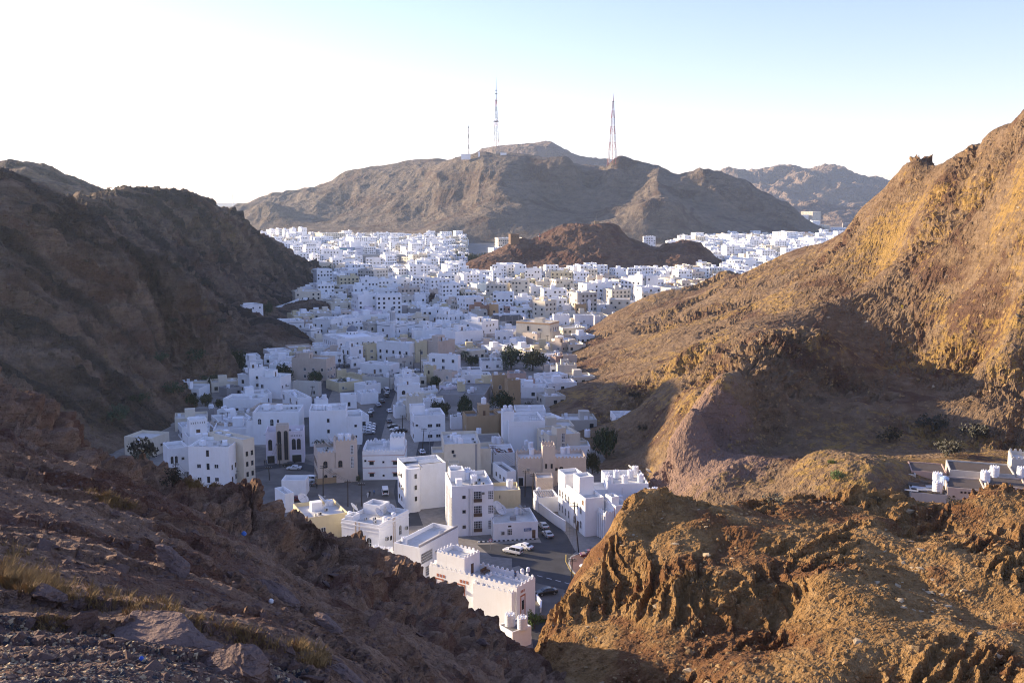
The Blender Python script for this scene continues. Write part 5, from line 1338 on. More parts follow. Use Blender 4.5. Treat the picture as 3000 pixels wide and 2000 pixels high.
# ---- the packed mass of small houses between them: more than can be told apart, one object
ROADS = [[(1600, 1800), (1585, 1740), (1640, 1610), (1575, 1520), (1545, 1470), (1540, 1430), (1565, 1390), (1560, 1360)], [(1040, 1400), (1075, 1330), (1090, 1280), (1105, 1230), (1125, 1180), (1140, 1140), (1150, 1110), (1170, 1090)],
         [(890, 1330), (905, 1250), (925, 1200), (945, 1160), (965, 1120), (985, 1080), (1010, 1070), (1060, 1060)], [(560, 1470), (660, 1400), (760, 1370), (860, 1360), (950, 1380), (1060, 1390)], [(1210, 1540), (1180, 1440), (1190, 1380), (1240, 1340), (1250, 1290)]]
RP = []
for r_ in ROADS:
    q = [onz(x, y, 0) for x, y in r_]
    for a, b in zip(q[:-1], q[1:]):
        for k in range(9): p = a + (b - a) * k / 8; RP.append((p.x, p.y))
TR = []                                               # keep the trees and the minaret clear
for v, x0, x1, y in (('Z3', 1045, 1290, 240), ('Z3', 1225, 1480, 250), ('Z3', 1860, 2110, 1010), ('Z3', 690, 850, 650), ('Z3', 955, 1220, 600), ('Z3', 450, 690, 670), ('Z3', 460, 560, 400), ('Z3', 755, 912, 205), ('H', 60, 340, 800), ('H', 300, 570, 790), ('H', 550, 790, 830), ('F', 320, 770, 1340), ('F', 1170, 1540, 1470), ('F', 1740, 2030, 1520), ('A', 1230, 1500, 1100), ('A', 1360, 1630, 1410), ('B', 1440, 1600, 1010), ('B', 1010, 1140, 1090), ('C', 150, 300, 660), ('Z4', 1140, 1250, 1330), ('C', 600, 720, 900), ('Z4', 1700, 1840, 765), ('B', 1400, 1560, 420), ('B', 1560, 1720, 420), ('B', 1720, 1880, 420), ('B', 1880, 2040, 420)):
    p0, p1 = onz(*vp(v, x0, y), 0), onz(*vp(v, x1, y), 0); TR.append(((p0.x + p1.x) / 2, p0.y, (p1.x - p0.x) / 2 + 1)); TR.append(((p0.x + p1.x) / 2, p0.y - 8, (p1.x - p0.x) / 2)) ; TR.append(((p0.x + p1.x) / 2, p0.y - 16, (p1.x - p0.x) / 2.5))
TR = np.array(TR); RP = np.array(RP); OC = np.array(occ)
FM = MB(); FMATS = [MW['w'], MW['c'], MW['b'], MW['e'], MW['y'], M_ROOF, M_GLASS, M_TANK]; rn = random.Random(77); nfill = 0
def fbox(T, x0, y0, z0, x1, y1, z1, mi, top=True):
    n = len(FM.v); FM.v += [T(x, y, z) for z in (z0, z1) for x, y in ((x0, y0), (x1, y0), (x1, y1), (x0, y1))]
    for f in [(0, 1, 5, 4), (1, 2, 6, 5), (2, 3, 7, 6), (3, 0, 4, 7)] + ([(4, 5, 6, 7)] if top else []): FM.f.append(tuple(n + k for k in f)); FM.m.append(mi)
d = 335.0
while d < 2080:
    step = 14.0 + 4.0 * min(1, (d - 330) / 900); x = -.33 * d
    while x < .40 * d:
        X, Y = x + rn.uniform(-2.2, 2.2), d + rn.uniform(-2.2, 2.2); x += step
        far = min(1, (d - 330) / 900)
        if d > 1150 and not (pix((X, Y, 5))[0] < 1360 or pix((X, Y, 5))[0] > 1990): continue
        if 1050 < pix((X, Y, 0))[0] < 1200 and 1090 < d < 1420: continue
        wr, wl = rn.uniform(8, 12.5) + 6 * far * rn.random(), rn.uniform(8, 12) + 4 * far
        h = rn.choice((3.8, 4.0, 4.4, 4.6)) if d < 560 else (rn.choice((3.8, 4.2, 4.6, 7.0)) if d < 1000 else rn.choice((6, 8, 10.4, 13, 16)))
        if d > 680 and rn.random() < .16: wr, wl, h = rn.uniform(13, 20), rn.uniform(12, 17), rn.choice((10.4, 13.4, 13.4, 16.6)) + (6.4 if d > 1080 and rn.random() < .4 else 0)
        rad = .5 * max(wr, wl)
        if np.min((OC[:, 0] - X) ** 2 + (OC[:, 1] - Y) ** 2 - (OC[:, 2] + rad * .62) ** 2) < 0: continue
        if np.min((RP[:, 0] - X) ** 2 + (RP[:, 1] - Y) ** 2) < (rad + 3.4) ** 2: continue
        if any((f(X, Y) or -9) > 1.2 for f in (left_hill_z, right_hill_z, red_hill_z, hk1_z, hk2_z)): continue
        if np.min((TR[:, 0] - X) ** 2 + (TR[:, 1] - Y) ** 2 - (TR[:, 2] + rad) ** 2) < 0: continue
        pxx = pix((X, Y, 0)); 
        if 830 < pxx[0] < 1200 and pxx[1] > 1290 or pxx[1] > 1360: continue
        a = rn.choice((.25, .5, .12, -.1, .4)) + rn.uniform(-.08, .08); c, s = math.cos(a), math.sin(a)
        T = lambda px_, py_, pz_, X=X, Y=Y, c=c, s=s: (X + px_ * c - py_ * s, Y + px_ * s + py_ * c, pz_)
        mi = rn.choice((0, 0, 0, 0, 1, 1, 2, 3, 4)) if d < 1000 else rn.choice((0, 0, 0, 0, 1))
        x0, x1, y0, y1 = -wr / 2, wr / 2, -wl / 2, wl / 2; t = .25; ph = .8
        fbox(T, x0, y0, -.5, x1, y1, h - ph, mi, False)
        FM.mi = 5; FM.face([T(x0, y0, h - ph), T(x1, y0, h - ph), T(x1, y1, h - ph), T(x0, y1, h - ph)])
        for q in ((x0, y0, x1, y0 + t), (x0, y1 - t, x1, y1), (x0, y0 + t, x0 + t, y1 - t), (x1 - t, y0 + t, x1, y1 - t)): fbox(T, q[0], q[1], h - ph, q[2], q[3], h, mi)
        if rn.random() < .6: q = rn.uniform(x0 + .6, x1 - 4.4); e = rn.uniform(y0 + 2.5, y1 - 4); fbox(T, q, e, h - ph, q + 3.6, e + 3.2, h + 2.0, mi)
        for k in range(rn.choice((1, 2, 3, 4))): q = rn.uniform(x0 + .5, x1 - 1.6); e = rn.uniform(y0 + .5, y1 - 1.6); fbox(T, q, e, h - ph, q + 1.1, e + 1.1, h + rn.uniform(.1, .7), 7)
        for fl in range(int((h - .5) / 3.1)):
            for k in range(3 if wr < 13 else 5):
                if rn.random() < .72: q = x0 + wr * (k + .5) / (3 if wr < 13 else 5); fbox(T, q - .7, y0 - .05, fl * 3.1 + .9, q + .7, y0 + .1, fl * 3.1 + 2.4, 6)
                if rn.random() < .6: q = y0 + wl * (k + .5) / 3; fbox(T, x0 - .05, q - .7, fl * 3.1 + .9, x0 + .1, q + .7, fl * 3.1 + 2.4, 6)
        nfill += 1
    d += step
o = FM.build('packed_houses', FMATS); tag(o, 'packed mass of small white and cream houses filling the valley', 'houses', None, 'stuff')
print('FILL', nfill)
print('TOWN', len(AUTO), len(TANKS), len(DISHES), round(time.time() - T0, 1))
# ================================================================== side valley houses behind the sunlit ridge
ZS = 19.0
def sh(nm, label, xl, yl, xc, yt, xr, h, col, wlen=None, ph=.35, roofm=None, z0=ZS):
    return hero(nm, label, 'house', 'S', xl, yl, xc, yt, xr, h, col, z0, None, wlen, ph, 'house', roofm)
H = sh('white shed at the cut', 'small pale flat-roofed house at the end of the cut rock', 440, None, 460, 630, 865, 3.6, 'e', 7.0, .35, M_ROOFB)
rows(H, 'R', (2.5, 5.5), (.2,), 1.2, 1.9, 'k')
H = sh('grey long house', 'long low grey-roofed house behind in the side valley', 1290, None, 1330, 590, 2230, 4.4, 'e', 9.0, .3, M_ROOFB); rows(H, 'R', (3, 7, 11, 15), (1.2,), 1.1, 1.2, 's')
H = sh('brown-roofed long house', 'long low house with a brown roof and pink wall in the side valley', 760, None, 800, 600, 1290, 4.0, 'p', 8.0, .2, M_ROOFB)
H = sh('pink front row house', 'pinkish beige front house with a dark door in the side valley', 1290, None, 1300, 830, 1830, 4.2, 'b', 9.0, .3, M_ROOFB)
fitting(H, 'R', 4.4, .1, 1.0, 2.3, 'k'); rows(H, 'R', (2.6, 3.3, 4.0), (3.2,), .3, .5, 'k'); fitting(H, 'R', 1.2, 2.2, .5, .5, 'k')
block(H, 7.6, -2.6, 11.4, 0, 0, 2.3, 'lean_to', 0, M_SHEET); tanks_at(H, [(1230, 940)], 'crown', 1.35, .6)
H2 = sh('right front row house', 'plain beige front house at the right edge of the side valley', 1850, None, 1860, 800, 2400, 4.0, 'b', 8.0, .3, M_ROOFB); rows(H2, 'R', (2.5, 5, 8), (1.4,), 1.1, .9, 's')
tanks_at(H2, [(1815, 755), (1940, 690)], 'crown', 1.3, 3.6); tanks_at(H2, [(2310, 690)], 'crown', 1.2, 3.6)
H3 = sh('tin-roofed yard', 'jumble of low sheds with grey tin sheets in the side valley', 780, None, 800, 900, 1290, 2.6, 'e', 10.0, .1, M_ROOFB)
rz_ = random.Random(12)
for k in range(22):
    x, y = rz_.uniform(0, H3.wr), rz_.uniform(0, 9); m = MB()
    L_, w_ = rz_.uniform(1.6, 3.4), rz_.uniform(.7, 1.3)
    for q in range(5): m.box(-L_ / 2, -w_ / 2 + q * w_ / 5, .03 * (q % 2), L_ / 2, -w_ / 2 + (q + 1) * w_ / 5, .05 + .03 * (q % 2))
    o = m.build('roof_sheet', rz_.choice([M_SHEET, M_SHEET, M_ROOFB, M_WOODB]), H3.root, (x, y, 2.7 + .12 * k / 10), rz_.uniform(-.3, .3)); o.rotation_euler[0] = rz_.uniform(-.15, .2)
tanks_at(H3, [(1155, 785), (1155, 905)], 'crown', 1.35, 2.5); tanks_at(H3, [(1252, 822)], 'plain', 1.5, 2.5, M_TANKB)
H4 = sh('battlemented wall at the right edge', 'pale battlemented house cut by the right picture edge', 2180, None, 2185, 440, 2460, 6.0, 'e', 8.0, .8, None); battlement(H4, 'round', step=.9)
for o, H, kind, m in TANKS:
    if 'label' not in o: o['label'] = f"{'pale blue' if m else 'white'} {({'crown': 'ribbed', 'plain': 'smooth round', 'box': 'square'}[kind])} water tank on the {H.nm}"
# ---- tell tanks and dishes that share a roof apart by their place on it
by = {}
for o, H, kind, m in TANKS: by.setdefault(o['label'], []).append(o)
for r_, H in DISHES: by.setdefault(r_['label'], []).append(r_)
for lb, os_ in by.items():
    if len(os_) > 1:
        os_.sort(key=lambda q: pix(q.location)[0])
        for i, o in enumerate(os_):
            w_ = 'left' if i == 0 else ('right' if i == len(os_) - 1 else ('middle' if len(os_) == 3 else ordinal(i + 1)))
            o['label'] = (f'{w_}most ' if w_ in ('left', 'right') else f'{w_} from left ' if w_ != 'middle' else 'middle ') + lb
for o in [t[0] for t in TANKS] + [t[0] for t in DISHES]:
    lb = o['label'].replace('on the roof of the', 'on the')
    while len(lb.split()) > 16:
        for a_, b_ in ((' round ', ' '), (' smooth ', ' '), (' ribbed ', ' '), (' square ', ' '), (' the ', ' ')):
            if a_ in lb: lb = lb.replace(a_, b_, 1); break
        else: break
    o['label'] = lb
# ================================================================== roads, lots, kerbs
def asphalt(name, c, sc=1.0):
    m = NT(name); p = m.pos(); a = m.noise(p, .18, 4, .6); b = m.noise(p, 14, 3, .6)
    col = m.ramp(m.math('ADD', m.math('MULTIPLY', a, .7), m.math('MULTIPLY', b, .3)), [(.35, tuple(v * .7 for v in c[:3]) + (1,)), (.5, c), (.68, tuple(v * 1.45 for v in c[:3]) + (1,))])
    return m.out(col, .85, m.bump(b, .3, .02), .3)
M_ASPH = asphalt('asphalt', D_(.055, .055, .06)); M_GRAV = asphalt('gravel_lot', D_(.15, .135, .12)); M_PAVE = asphalt('paver_red', D_(.17, .10, .085)); M_LINE = plain('road_paint_white', D_(.7, .7, .68)); M_LINEY = plain('road_paint_yellow', D_(.65, .45, .08)); M_KERB = plain('kerb_concrete', D_(.42, .41, .39)); M_BLK = plain('kerb_black', D_(.03, .03, .03))
def sheet(name, view, pts, z, mat):
    m = MB(); m.face([onz(*vp(view, x, y), z) for x, y in pts]); o = m.build(name, mat); o['kind'] = 'structure'; return o
def strip(name, view, pts, w, z, mat, kind='structure'):  # ribbon along a pixel path
    P_ = [onz(*vp(view, x, y), z) for x, y in pts]; m = MB(); Ls, Rs = [], []
    for i, p in enumerate(P_):
        d = (P_[min(i + 1, len(P_) - 1)] - P_[max(i - 1, 0)]).normalized(); n = Vector((-d.y, d.x, 0)); Ls.append(p + n * w / 2); Rs.append(p - n * w / 2)
    for i in range(len(P_) - 1): m.face([Rs[i], Rs[i + 1], Ls[i + 1], Ls[i]])
    o = m.build(name, mat); o['kind'] = kind; return o
sheet('gravel_lot', 'P', [(560, 1400), (600, 1330), (700, 1300), (850, 1320), (1010, 1400), (1180, 1400), (1210, 1500), (1100, 1560), (800, 1560), (640, 1500)], .008, M_GRAV)
strip('road', 'P', [(1640, 2000), (1600, 1800), (1585, 1740), (1600, 1660), (1640, 1610), (1620, 1570), (1575, 1520), (1545, 1470), (1540, 1430), (1565, 1390), (1560, 1360)], 7.0, .012, M_ASPH)
strip('road', 'P', [(1500, 1640), (1560, 1640), (1620, 1680), (1700, 1720), (1800, 1745)], 9.0, .016, M_ASPH)
sheet('road', 'Z1', [(1040, 770), (1500, 752), (1620, 760), (1800, 820), (1740, 870), (1730, 960), (1830, 1060), (1700, 1120), (1490, 1060), (1370, 880), (1150, 860)], .020, M_ASPH)
sheet('gravel_lot', 'Z1', [(1490, 1062), (1715, 1115), (1640, 1260), (1560, 1330), (1480, 1330)], .024, M_GRAV)
strip('road', 'P', [(1040, 1400), (1075, 1330), (1090, 1280), (1105, 1230), (1125, 1180), (1140, 1140), (1150, 1110), (1170, 1090)], 6.5, .012, M_ASPH)
strip('road', 'P', [(890, 1330), (905, 1250), (925, 1200), (945, 1160), (965, 1120), (985, 1080), (1010, 1070), (1060, 1060)], 6.0, .016, M_ASPH)
strip('road', 'P', [(560, 1470), (660, 1400), (760, 1370), (860, 1360), (950, 1380), (1060, 1390)], 6.0, .020, M_ASPH)
strip('road', 'P', [(1210, 1540), (1190, 1480), (1180, 1440), (1190, 1380), (1240, 1340), (1250, 1290)], 5.0, .016, M_ASPH)
sheet('pavement', 'Z1', [(1755, 870), (1830, 835), (2050, 840), (2050, 1060), (1860, 1050), (1775, 980), (1745, 920)], .13, M_PAVE)
pts = [(1830, 835), (1755, 870), (1745, 920), (1775, 980), (1860, 1050)]
P_ = [onz(*vp('Z1', x, y), 0) for x, y in pts]; kb = MB()
for a, b in zip(P_[:-1], P_[1:]):
    n_ = max(2, int((b - a).length / 1.0))
    d = (b - a) / n_
    for i in range(n_):
        q = a + d * i; e = d.normalized(); nn = Vector((-e.y, e.x, 0)) * .12; t0 = q + e * .02; t1 = q + d - e * .02
        kb.loft([[t0 - nn + Vector((0, 0, z)), t1 - nn + Vector((0, 0, z)), t1 + nn + Vector((0, 0, z)), t0 + nn + Vector((0, 0, z))] for z in (-.05, .15)])
k_ = kb.build('kerb', M_KERB); k_['kind'] = 'structure'
# black and white kerb along the low house
root = bpy.data.objects.new('striped_kerb', None); COL.objects.link(root); root['kind'] = 'structure'
a, b = onz(*vp('Z1', 1045, 752), 0), onz(*vp('Z1', 1490, 728), 0); n_ = 26; d = (b - a) / n_; km = {}
for i in range(n_):
    if i % 2 not in km:
        m = MB(); m.box(.01, -.15, -.05, d.length - .01, .15, .22); km[i % 2] = m.mesh('kerb_stone', [M_LINE, M_BLK][i % 2])
    mobj('kerb_stone', km[i % 2], root, a + d * i, math.atan2(d.y, d.x))
strip('road_marking', 'Z1', [(1720, 845), (1718, 900), (1755, 970), (1800, 1010)], .18, .145 - .12, M_LINEY)
for k in range(4): strip('road_marking', 'Z1', [(1500 + k * 70, 1005 + k * 18), (1540 + k * 70, 1016 + k * 18)], .2, .029, M_LINE)
# ---- free-standing walls
def wall_run(name, label, view, pts, h, th, col, z0=0.0, cat='wall'):
    P_ = [onz(*vp(view, x, y), z0) for x, y in pts]; base = P_[0]; r_ = empty(name, base); tag(r_, label, cat)
    for a, b in zip(P_[:-1], P_[1:]):
        d = b - a; m = MB(); m.box(0, -th / 2, -1.5, d.length, th / 2, h); m.box(-.05, -th / 2 - .05, h, d.length + .05, th / 2 + .05, h + .1)
        m.build('wall_panel', MW[col], r_, a - base, math.atan2(d.y, d.x))
    return r_
wall_run('street_wall', 'long white yard wall running down the street to the corner house', 'Z1', [(1468, 490), (1560, 560), (1640, 620), (1715, 668)], 2.6, .25, 'w')
wall_run('yard_wall', 'low white wall below the near battlemented house at the gravel lot', 'Z1', [(1495, 1190), (1530, 1240), (1525, 1290)], 1.0, .25, 'w')
wall_run('retaining_wall', 'white retaining wall on the nearer bare hillock', 'F', [(350, 640), (500, 650), (640, 600), (790, 540)], 2.4, .3, 'w', 9.0)
wall_run('retaining_wall', 'sloping white wall left of the smaller bare hillock', 'F', [(1190, 300), (1400, 235), (1640, 130)], 3.0, .3, 'w', 2.0)
tb = empty('rusty_tank', onz(*vp('F', 870, 420), 6.0)); m = MB()
m.box(-2.2, -1.6, -1, 2.2, 1.6, 3.6)
for k in range(5): m.box(-2.26, -1.66, .2 + k * .8, 2.26, 1.66, .32 + k * .8)
m.build('tank_body', plain('rusty_steel', D_(.10, .045, .03), .85), tb); m = MB(); m.box(-2.3, -1.7, 3.6, 2.3, 1.7, 3.72); m.build('lid', plain('rusty_lid', D_(.12, .06, .04)), tb); tag(tb, 'rusty brown steel tank on the bare ground by the left hill', 'tank')
# ================================================================== trees, palms, bushes
def leafmat(name, c):
    m = NT(name); n = m.noise(m.pos(), .9, 3, .6); oi = m.n('ShaderNodeObjectInfo')
    col = m.mix(n, tuple(v * .6 for v in c[:3]) + (1,), tuple(min(1, v * 1.35) for v in c[:3]) + (1,))
    m.b.inputs['Subsurface Weight'].default_value = 0.0
    return m.out(col, .6, None, .25)
M_LEAF = [leafmat('leaf_dark_green', D_(.040, .060, .026)), leafmat('leaf_olive', D_(.062, .068, .034)), leafmat('leaf_bright_green', D_(.09, .14, .03)), leafmat('leaf_dusty', D_(.075, .07, .05)), leafmat('leaf_purple', D_(.05, .02, .03))]
M_BARK = plain('bark', D_(.09, .065, .045), .9)
_cr = {}
def crown_mesh(kind, var, mi):
    k = (kind, var, mi)
    if k in _cr: return _cr[k]
    rn = random.Random(100 + var); m = MB()
    ncl = {'tree': 46, 'bush': 22, 'thin': 16}[kind]; per = {'tree': 34, 'bush': 26, 'thin': 14}[kind]
    for c in range(ncl):                                  # leaf clumps on and inside an uneven dome
        th = rn.uniform(0, 6.283); u = rn.random(); ph = math.acos(1 - 1.75 * u)
        rr = rn.uniform(.55, 1.0) * (.75 + .35 * math.sin(3 * th + var) * math.sin(2 * ph + 1))
        cx, cy, cz = rr * math.sin(ph) * math.cos(th), rr * math.sin(ph) * math.sin(th), .52 + .48 * rr * math.cos(ph)
        cl = rn.uniform(.14, .30)
        for _ in range(per):
            d = Vector((rn.gauss(0, 1), rn.gauss(0, 1), rn.gauss(0, .8))); d = d.normalized() * cl * rn.random() ** .4
            p = Vector((cx, cy, cz)) + d; a = Vector((rn.gauss(0, 1), rn.gauss(0, 1), rn.gauss(0, 1))).normalized(); b = a.orthogonal().normalized(); s = rn.uniform(.025, .06)
            m.face([p - a * s * 1.5, p + b * s, p + a * s * 1.5, p - b * s])
    _cr[k] = m.mesh('crown', M_LEAF[mi]); return _cr[k]
_tk = {}
def trunk_mesh(var):
    if var not in _tk:
        rn = random.Random(var); m = MB(); m.tube((0, 0, -.3), (.03, .02, .35), .07, .05, 7)
        for k in range(6):
            a = k * 1.05 + rn.random(); r_ = rn.uniform(.3, .6); e = (r_ * math.cos(a), r_ * math.sin(a), rn.uniform(.55, .85)); mid = (e[0] * .45, e[1] * .45, .5)
            m.tube((.03, .02, .33), mid, .04, .028, 5); m.tube(mid, e, .028, .01, 5)
        _tk[var] = m.mesh('trunk', M_BARK)
    return _tk[var]
NT_ = [0]
def tree(p, w, h, label, mi=0, kind='tree', group=None, name='tree', cat='tree'):
    NT_[0] += 1; v = NT_[0] % 5
    r_ = empty(name, p, random.uniform(0, 6.28)); tag(r_, label, cat, group)
    t = mobj('trunk', trunk_mesh(v), r_); t.scale = (w * .5, w * .5, h)
    c = mobj('crown', crown_mesh(kind, v, mi), r_); c.scale = (w / 2, w / 2, h)
    return r_
def tree_px(view, x0, x1, y0, y1, label, mi=0, kind='tree', z0=0.0, surf=None, base=None, **kw):
    cx = (x0 + x1) / 2; px, py = vp(view, cx, y1 if base is None else base)
    if surf: q = surf(px, py)[0]; p = q if q is not None else onz(px, py, z0)
    else: p = onz(px, py, z0)
    sc = p.y / FPX * 1.0; s = VIEWS[view][2]
    return tree(p - Vector((0, 0, .1)), (x1 - x0) * s * sc, (y1 - y0) * s * sc * 1.02, label, mi, kind, **kw)
tree_px('Z3', 1045, 1290, 25, 240, 'largest dark green tree in the middle of the town')
tree_px('Z3', 1225, 1480, 70, 250, 'broad dark tree just right of the largest town tree', 1)
tree_px('Z3', 1860, 2110, 710, 1010, 'tall dark tree against the foot of the right hill')
tree_px('Z3', 1790, 1950, 930, 1135, 'lower green tree in front of the tall tree by the right hill', 1)
tree_px('Z3', 690, 850, 470, 650, 'round dark tree left of the tan box turret'); tree_px('Z3', 955, 1220, 420, 600, 'wide dark tree behind the tan box house')
tree_px('Z3', 450, 690, 510, 670, 'olive green tree behind the white two-storey house', 1); tree_px('Z3', 460, 560, 285, 400, 'small round dense tree before the beige house')
tree_px('Z3', 755, 912, 115, 205, 'dark low tree left of the largest town tree'); tree_px('Z3', 1255, 1400, 505, 610, 'green shrubs at the slope foot beside the white turret house', 1, 'bush')
tree_px('H', 60, 340, 580, 800, 'tall dark tree left in the grove under the left hill'); tree_px('H', 300, 570, 590, 790, 'bright-topped tree in the grove under the left hill', 1); tree_px('H', 550, 790, 660, 830, 'low dark tree right in the grove under the left hill')
tree_px('F', 320, 770, 930, 1340, 'big dark tree on the foot of the left hill above the white tower'); tree_px('F', 1170, 1540, 1190, 1470, 'dark tree behind the white roof with one tank'); tree_px('F', 1740, 2030, 1300, 1520, 'pointed dark tree beside the steep street')
tree_px('F', 280, 620, 110, 320, 'dark tree left of the white house on the hill terrace', z0=6); tree_px('F', 960, 1180, 130, 370, 'dark tree right of the white house on the hill terrace', z0=5)
tree_px('A', 1230, 1500, 920, 1100, 'dark tree against white houses at the far end of left hill'); tree_px('A', 1360, 1630, 1250, 1410, 'wide olive tree among houses right of the left hill', 1)
tree_px('A', 690, 830, 480, 590, 'dark tree among the far blocks left of the office'); tree_px('A', 900, 1170, 750, 840, 'low row tree at the slope foot by the office', 1)
tree_px('B', 1440, 1600, 850, 1010, 'bushy tree before the tall pale green block', 1); tree_px('B', 1010, 1140, 900, 1090, 'dark purple tree before the beige house', 4)
tree_px('C', 150, 300, 510, 660, 'round green tree under the tall striped block', 2); tree_px('C', 1620, 1720, 455, 540, 'small green tree on the cream houses right of centre', 2)
for k, (x0, x1, y0, y1) in enumerate(((1600, 1760, 1110, 1200), (1720, 1880, 1050, 1150), (1830, 1980, 1000, 1100))): tree_px('C', x0, x1, y0, y1, ['lowest', 'middle', 'uppermost'][k] + ' green bush of three along the right hill edge', 2, 'bush')
PARK = ['leftmost', 'second', 'third', 'fourth', 'fifth', 'sixth', 'rightmost']
for k in range(7): x0 = 1400 + k * 80; tree_px('B', x0, x0 + 170, 230 + (k % 3) * 18, 440 - (k % 2) * 30, PARK[k] + ' tree of the dark park left of the fort hill', k % 2, group='park trees by the fort')
tree_px('Z1', 1385, 1570, 1270, 1410, 'bright green bush at the corner of the nearest house', 2, 'bush'); tree_px('Z2', 1600, 1745, 385, 480, 'sparse green shrub above the tan battlemented house', 1, 'thin', base=560)
tree_px('Z2', 1935, 1990, 750, 825, 'small dark bush between the tan house and the banded house', 0, 'bush')
# shrubs on the hills
LB = [(604, 838, 50, 'upper'), (518, 785, 40, 'highest'), (255, 770, 34, 'far left high'), (650, 948, 44, 'terrace'), (507, 945, 40, 'lone middle'), (471, 1060, 70, 'grey lower'), (575, 1055, 80, 'wide lower'), (509, 1152, 84, 'dark low'), (612, 1125, 76, 'right low'), (412, 1180, 84, 'low left'), (347, 1230, 110, 'lowest wide')]
for x, y, w_, nm_ in LB:
    q = LHF(x, y)[0]
    if q is not None: tree(q - Vector((0, 0, .3)), w_ / FPX * q.y, w_ * .45 / FPX * q.y, f'{nm_} dusty shrub on the shaded left hill slope', 3 if w_ < 60 else 0, 'bush', 'shrubs on the hillsides', 'shrub', 'shrub')
RB = [(2606, 1295, 100, 'left large', 3), (2733, 1262, 110, 'high dark', 3), (2860, 1290, 120, 'right dark', 3), (2778, 1335, 110, 'lowest dark', 3), (2435, 1358, 40, 'pale green terrace', 2), (2452, 1402, 60, 'green ledge', 2), (1882, 1260, 40, 'small left', 3), (1860, 1168, 50, 'upper left', 3), (1660, 1125, 66, 'lone thorny', 3), (1620, 1140, 50, 'low thorny', 3)]
for x, y, w_, nm_, mi in RB:
    q = RHF(x, y)[0]
    if q is not None: tree(q - Vector((0, 0, .3)), w_ / FPX * q.y, w_ * .5 / FPX * q.y, f'{nm_} shrub on the right hill side', mi, 'bush', 'shrubs on the hillsides', 'shrub', 'shrub')
for x, y, w_, h_, nm_, srf, kd in ((2265, 1478, 100, 44, 'grey twiggy bush on the crest of the sunlit ridge', RRF, 'thin'), (2060, 1735, 62, 50, 'sparse thorn bush on the sunlit ridge face', RRF, 'thin'), (2570, 1470, 40, 24, 'yellow green tuft on the ridge crest', RRF, 'thin'), (2790, 1482, 60, 34, 'dry bush at the right dip of the sunlit crest', RRF, 'thin'),
        (420, 1345, 110, 70, 'dark shrub on the left ravine edge', LSF, 'bush'), (505, 1425, 90, 60, 'grey shrub below the left ravine edge', LSF, 'bush'), (2590, 1745, 50, 40, 'dry bush low on the right of the sunlit ridge', RRF, 'thin')):
    q = srf(x, y)[0]
    if q is not None: tree(q - Vector((0, 0, .1)), w_ / FPX * q.y, h_ / FPX * q.y, nm_, 3, kd, None, 'shrub', 'shrub')
# palms
M_FROND = leafmat('palm_frond', D_(.07, .085, .04)); _pf = {}
def palm(p, h, label, sc=1.0):
    r_ = empty('palm_tree', p, random.uniform(0, 6)); tag(r_, label, 'palm', 'date palms')
    if 'f' not in _pf:
        for v in range(2):
            m = MB(); n = 9
            for i in range(n):                             # arching rib with leaflets
                t0, t1 = i / n, (i + 1) / n; f = lambda t: Vector((2.6 * t, 0, (.9 if v else 1.5) * t - (2.6 if v else 2.1) * t * t))
                a, b = f(t0), f(t1); m.tube(a, b, .035 * (1 - t0) + .008, .03 * (1 - t1) + .006, 4)
                L_ = .62 * (1 - .6 * abs(t0 - .4))
                for s in (-1, 1):
                    for q in (0, .5): c = a + (b - a) * q; m.face([c, c + (b - a) * .4, c + Vector((.18, s * L_, -.22)) + (b - a) * .5])
            _pf['f' + str(v)] = m.mesh('frond', M_FROND)
        _pf['f'] = 1; m = MB(); rings = []
        for k in range(9): z = k / 8; rr = .19 * (1 - .25 * z) + (.03 if k % 2 else 0); rings.append([(rr * math.cos(2 * math.pi * i / 8), rr * math.sin(2 * math.pi * i / 8), z) for i in range(8)])
        m.loft(rings); _pf['t'] = m.mesh('trunk', M_BARK)
    t = mobj('trunk', _pf['t'], r_); t.scale = (1.2 * sc, 1.2 * sc, h)
    for k in range(22):
        o = mobj('frond', _pf['f' + str(k % 2)], r_, (0, 0, h - .1), k * 2.4); o.rotation_euler[1] = -.35 + .25 * (k % 3); o.scale = (sc,) * 3
    return r_
for v, x, yb, yt, lb in (('Z4', 1195, 1330, 1195, 'date palm beside the steep street'), ('H', 1265, 830, 720, 'date palm before the low white house under the left hill'), ('C', 650, 900, 740, 'tall sunlit palm behind the cream banded house'), ('Z2', 305, 640, 570, 'palm behind the left rocky slope'), ('G', 335, 290, 190, 'palm at the foot of the smaller bare hillock'), ('C', 1370, 1380, 1260, 'palm at the edge of the right hill'), ('Z3', 775, 165, 80, 'palm left of the largest town tree'), ('A', 1760, 1540, 1420, 'palm between white houses near the minaret')):
    p = onz(*vp(v, x, yb), 0); h = (yb - yt) * VIEWS[v][2] * p.y / FPX; palm(p, max(2.5, h - .6), lb, 1.15)
print('PLANTS', round(time.time() - T0, 1))
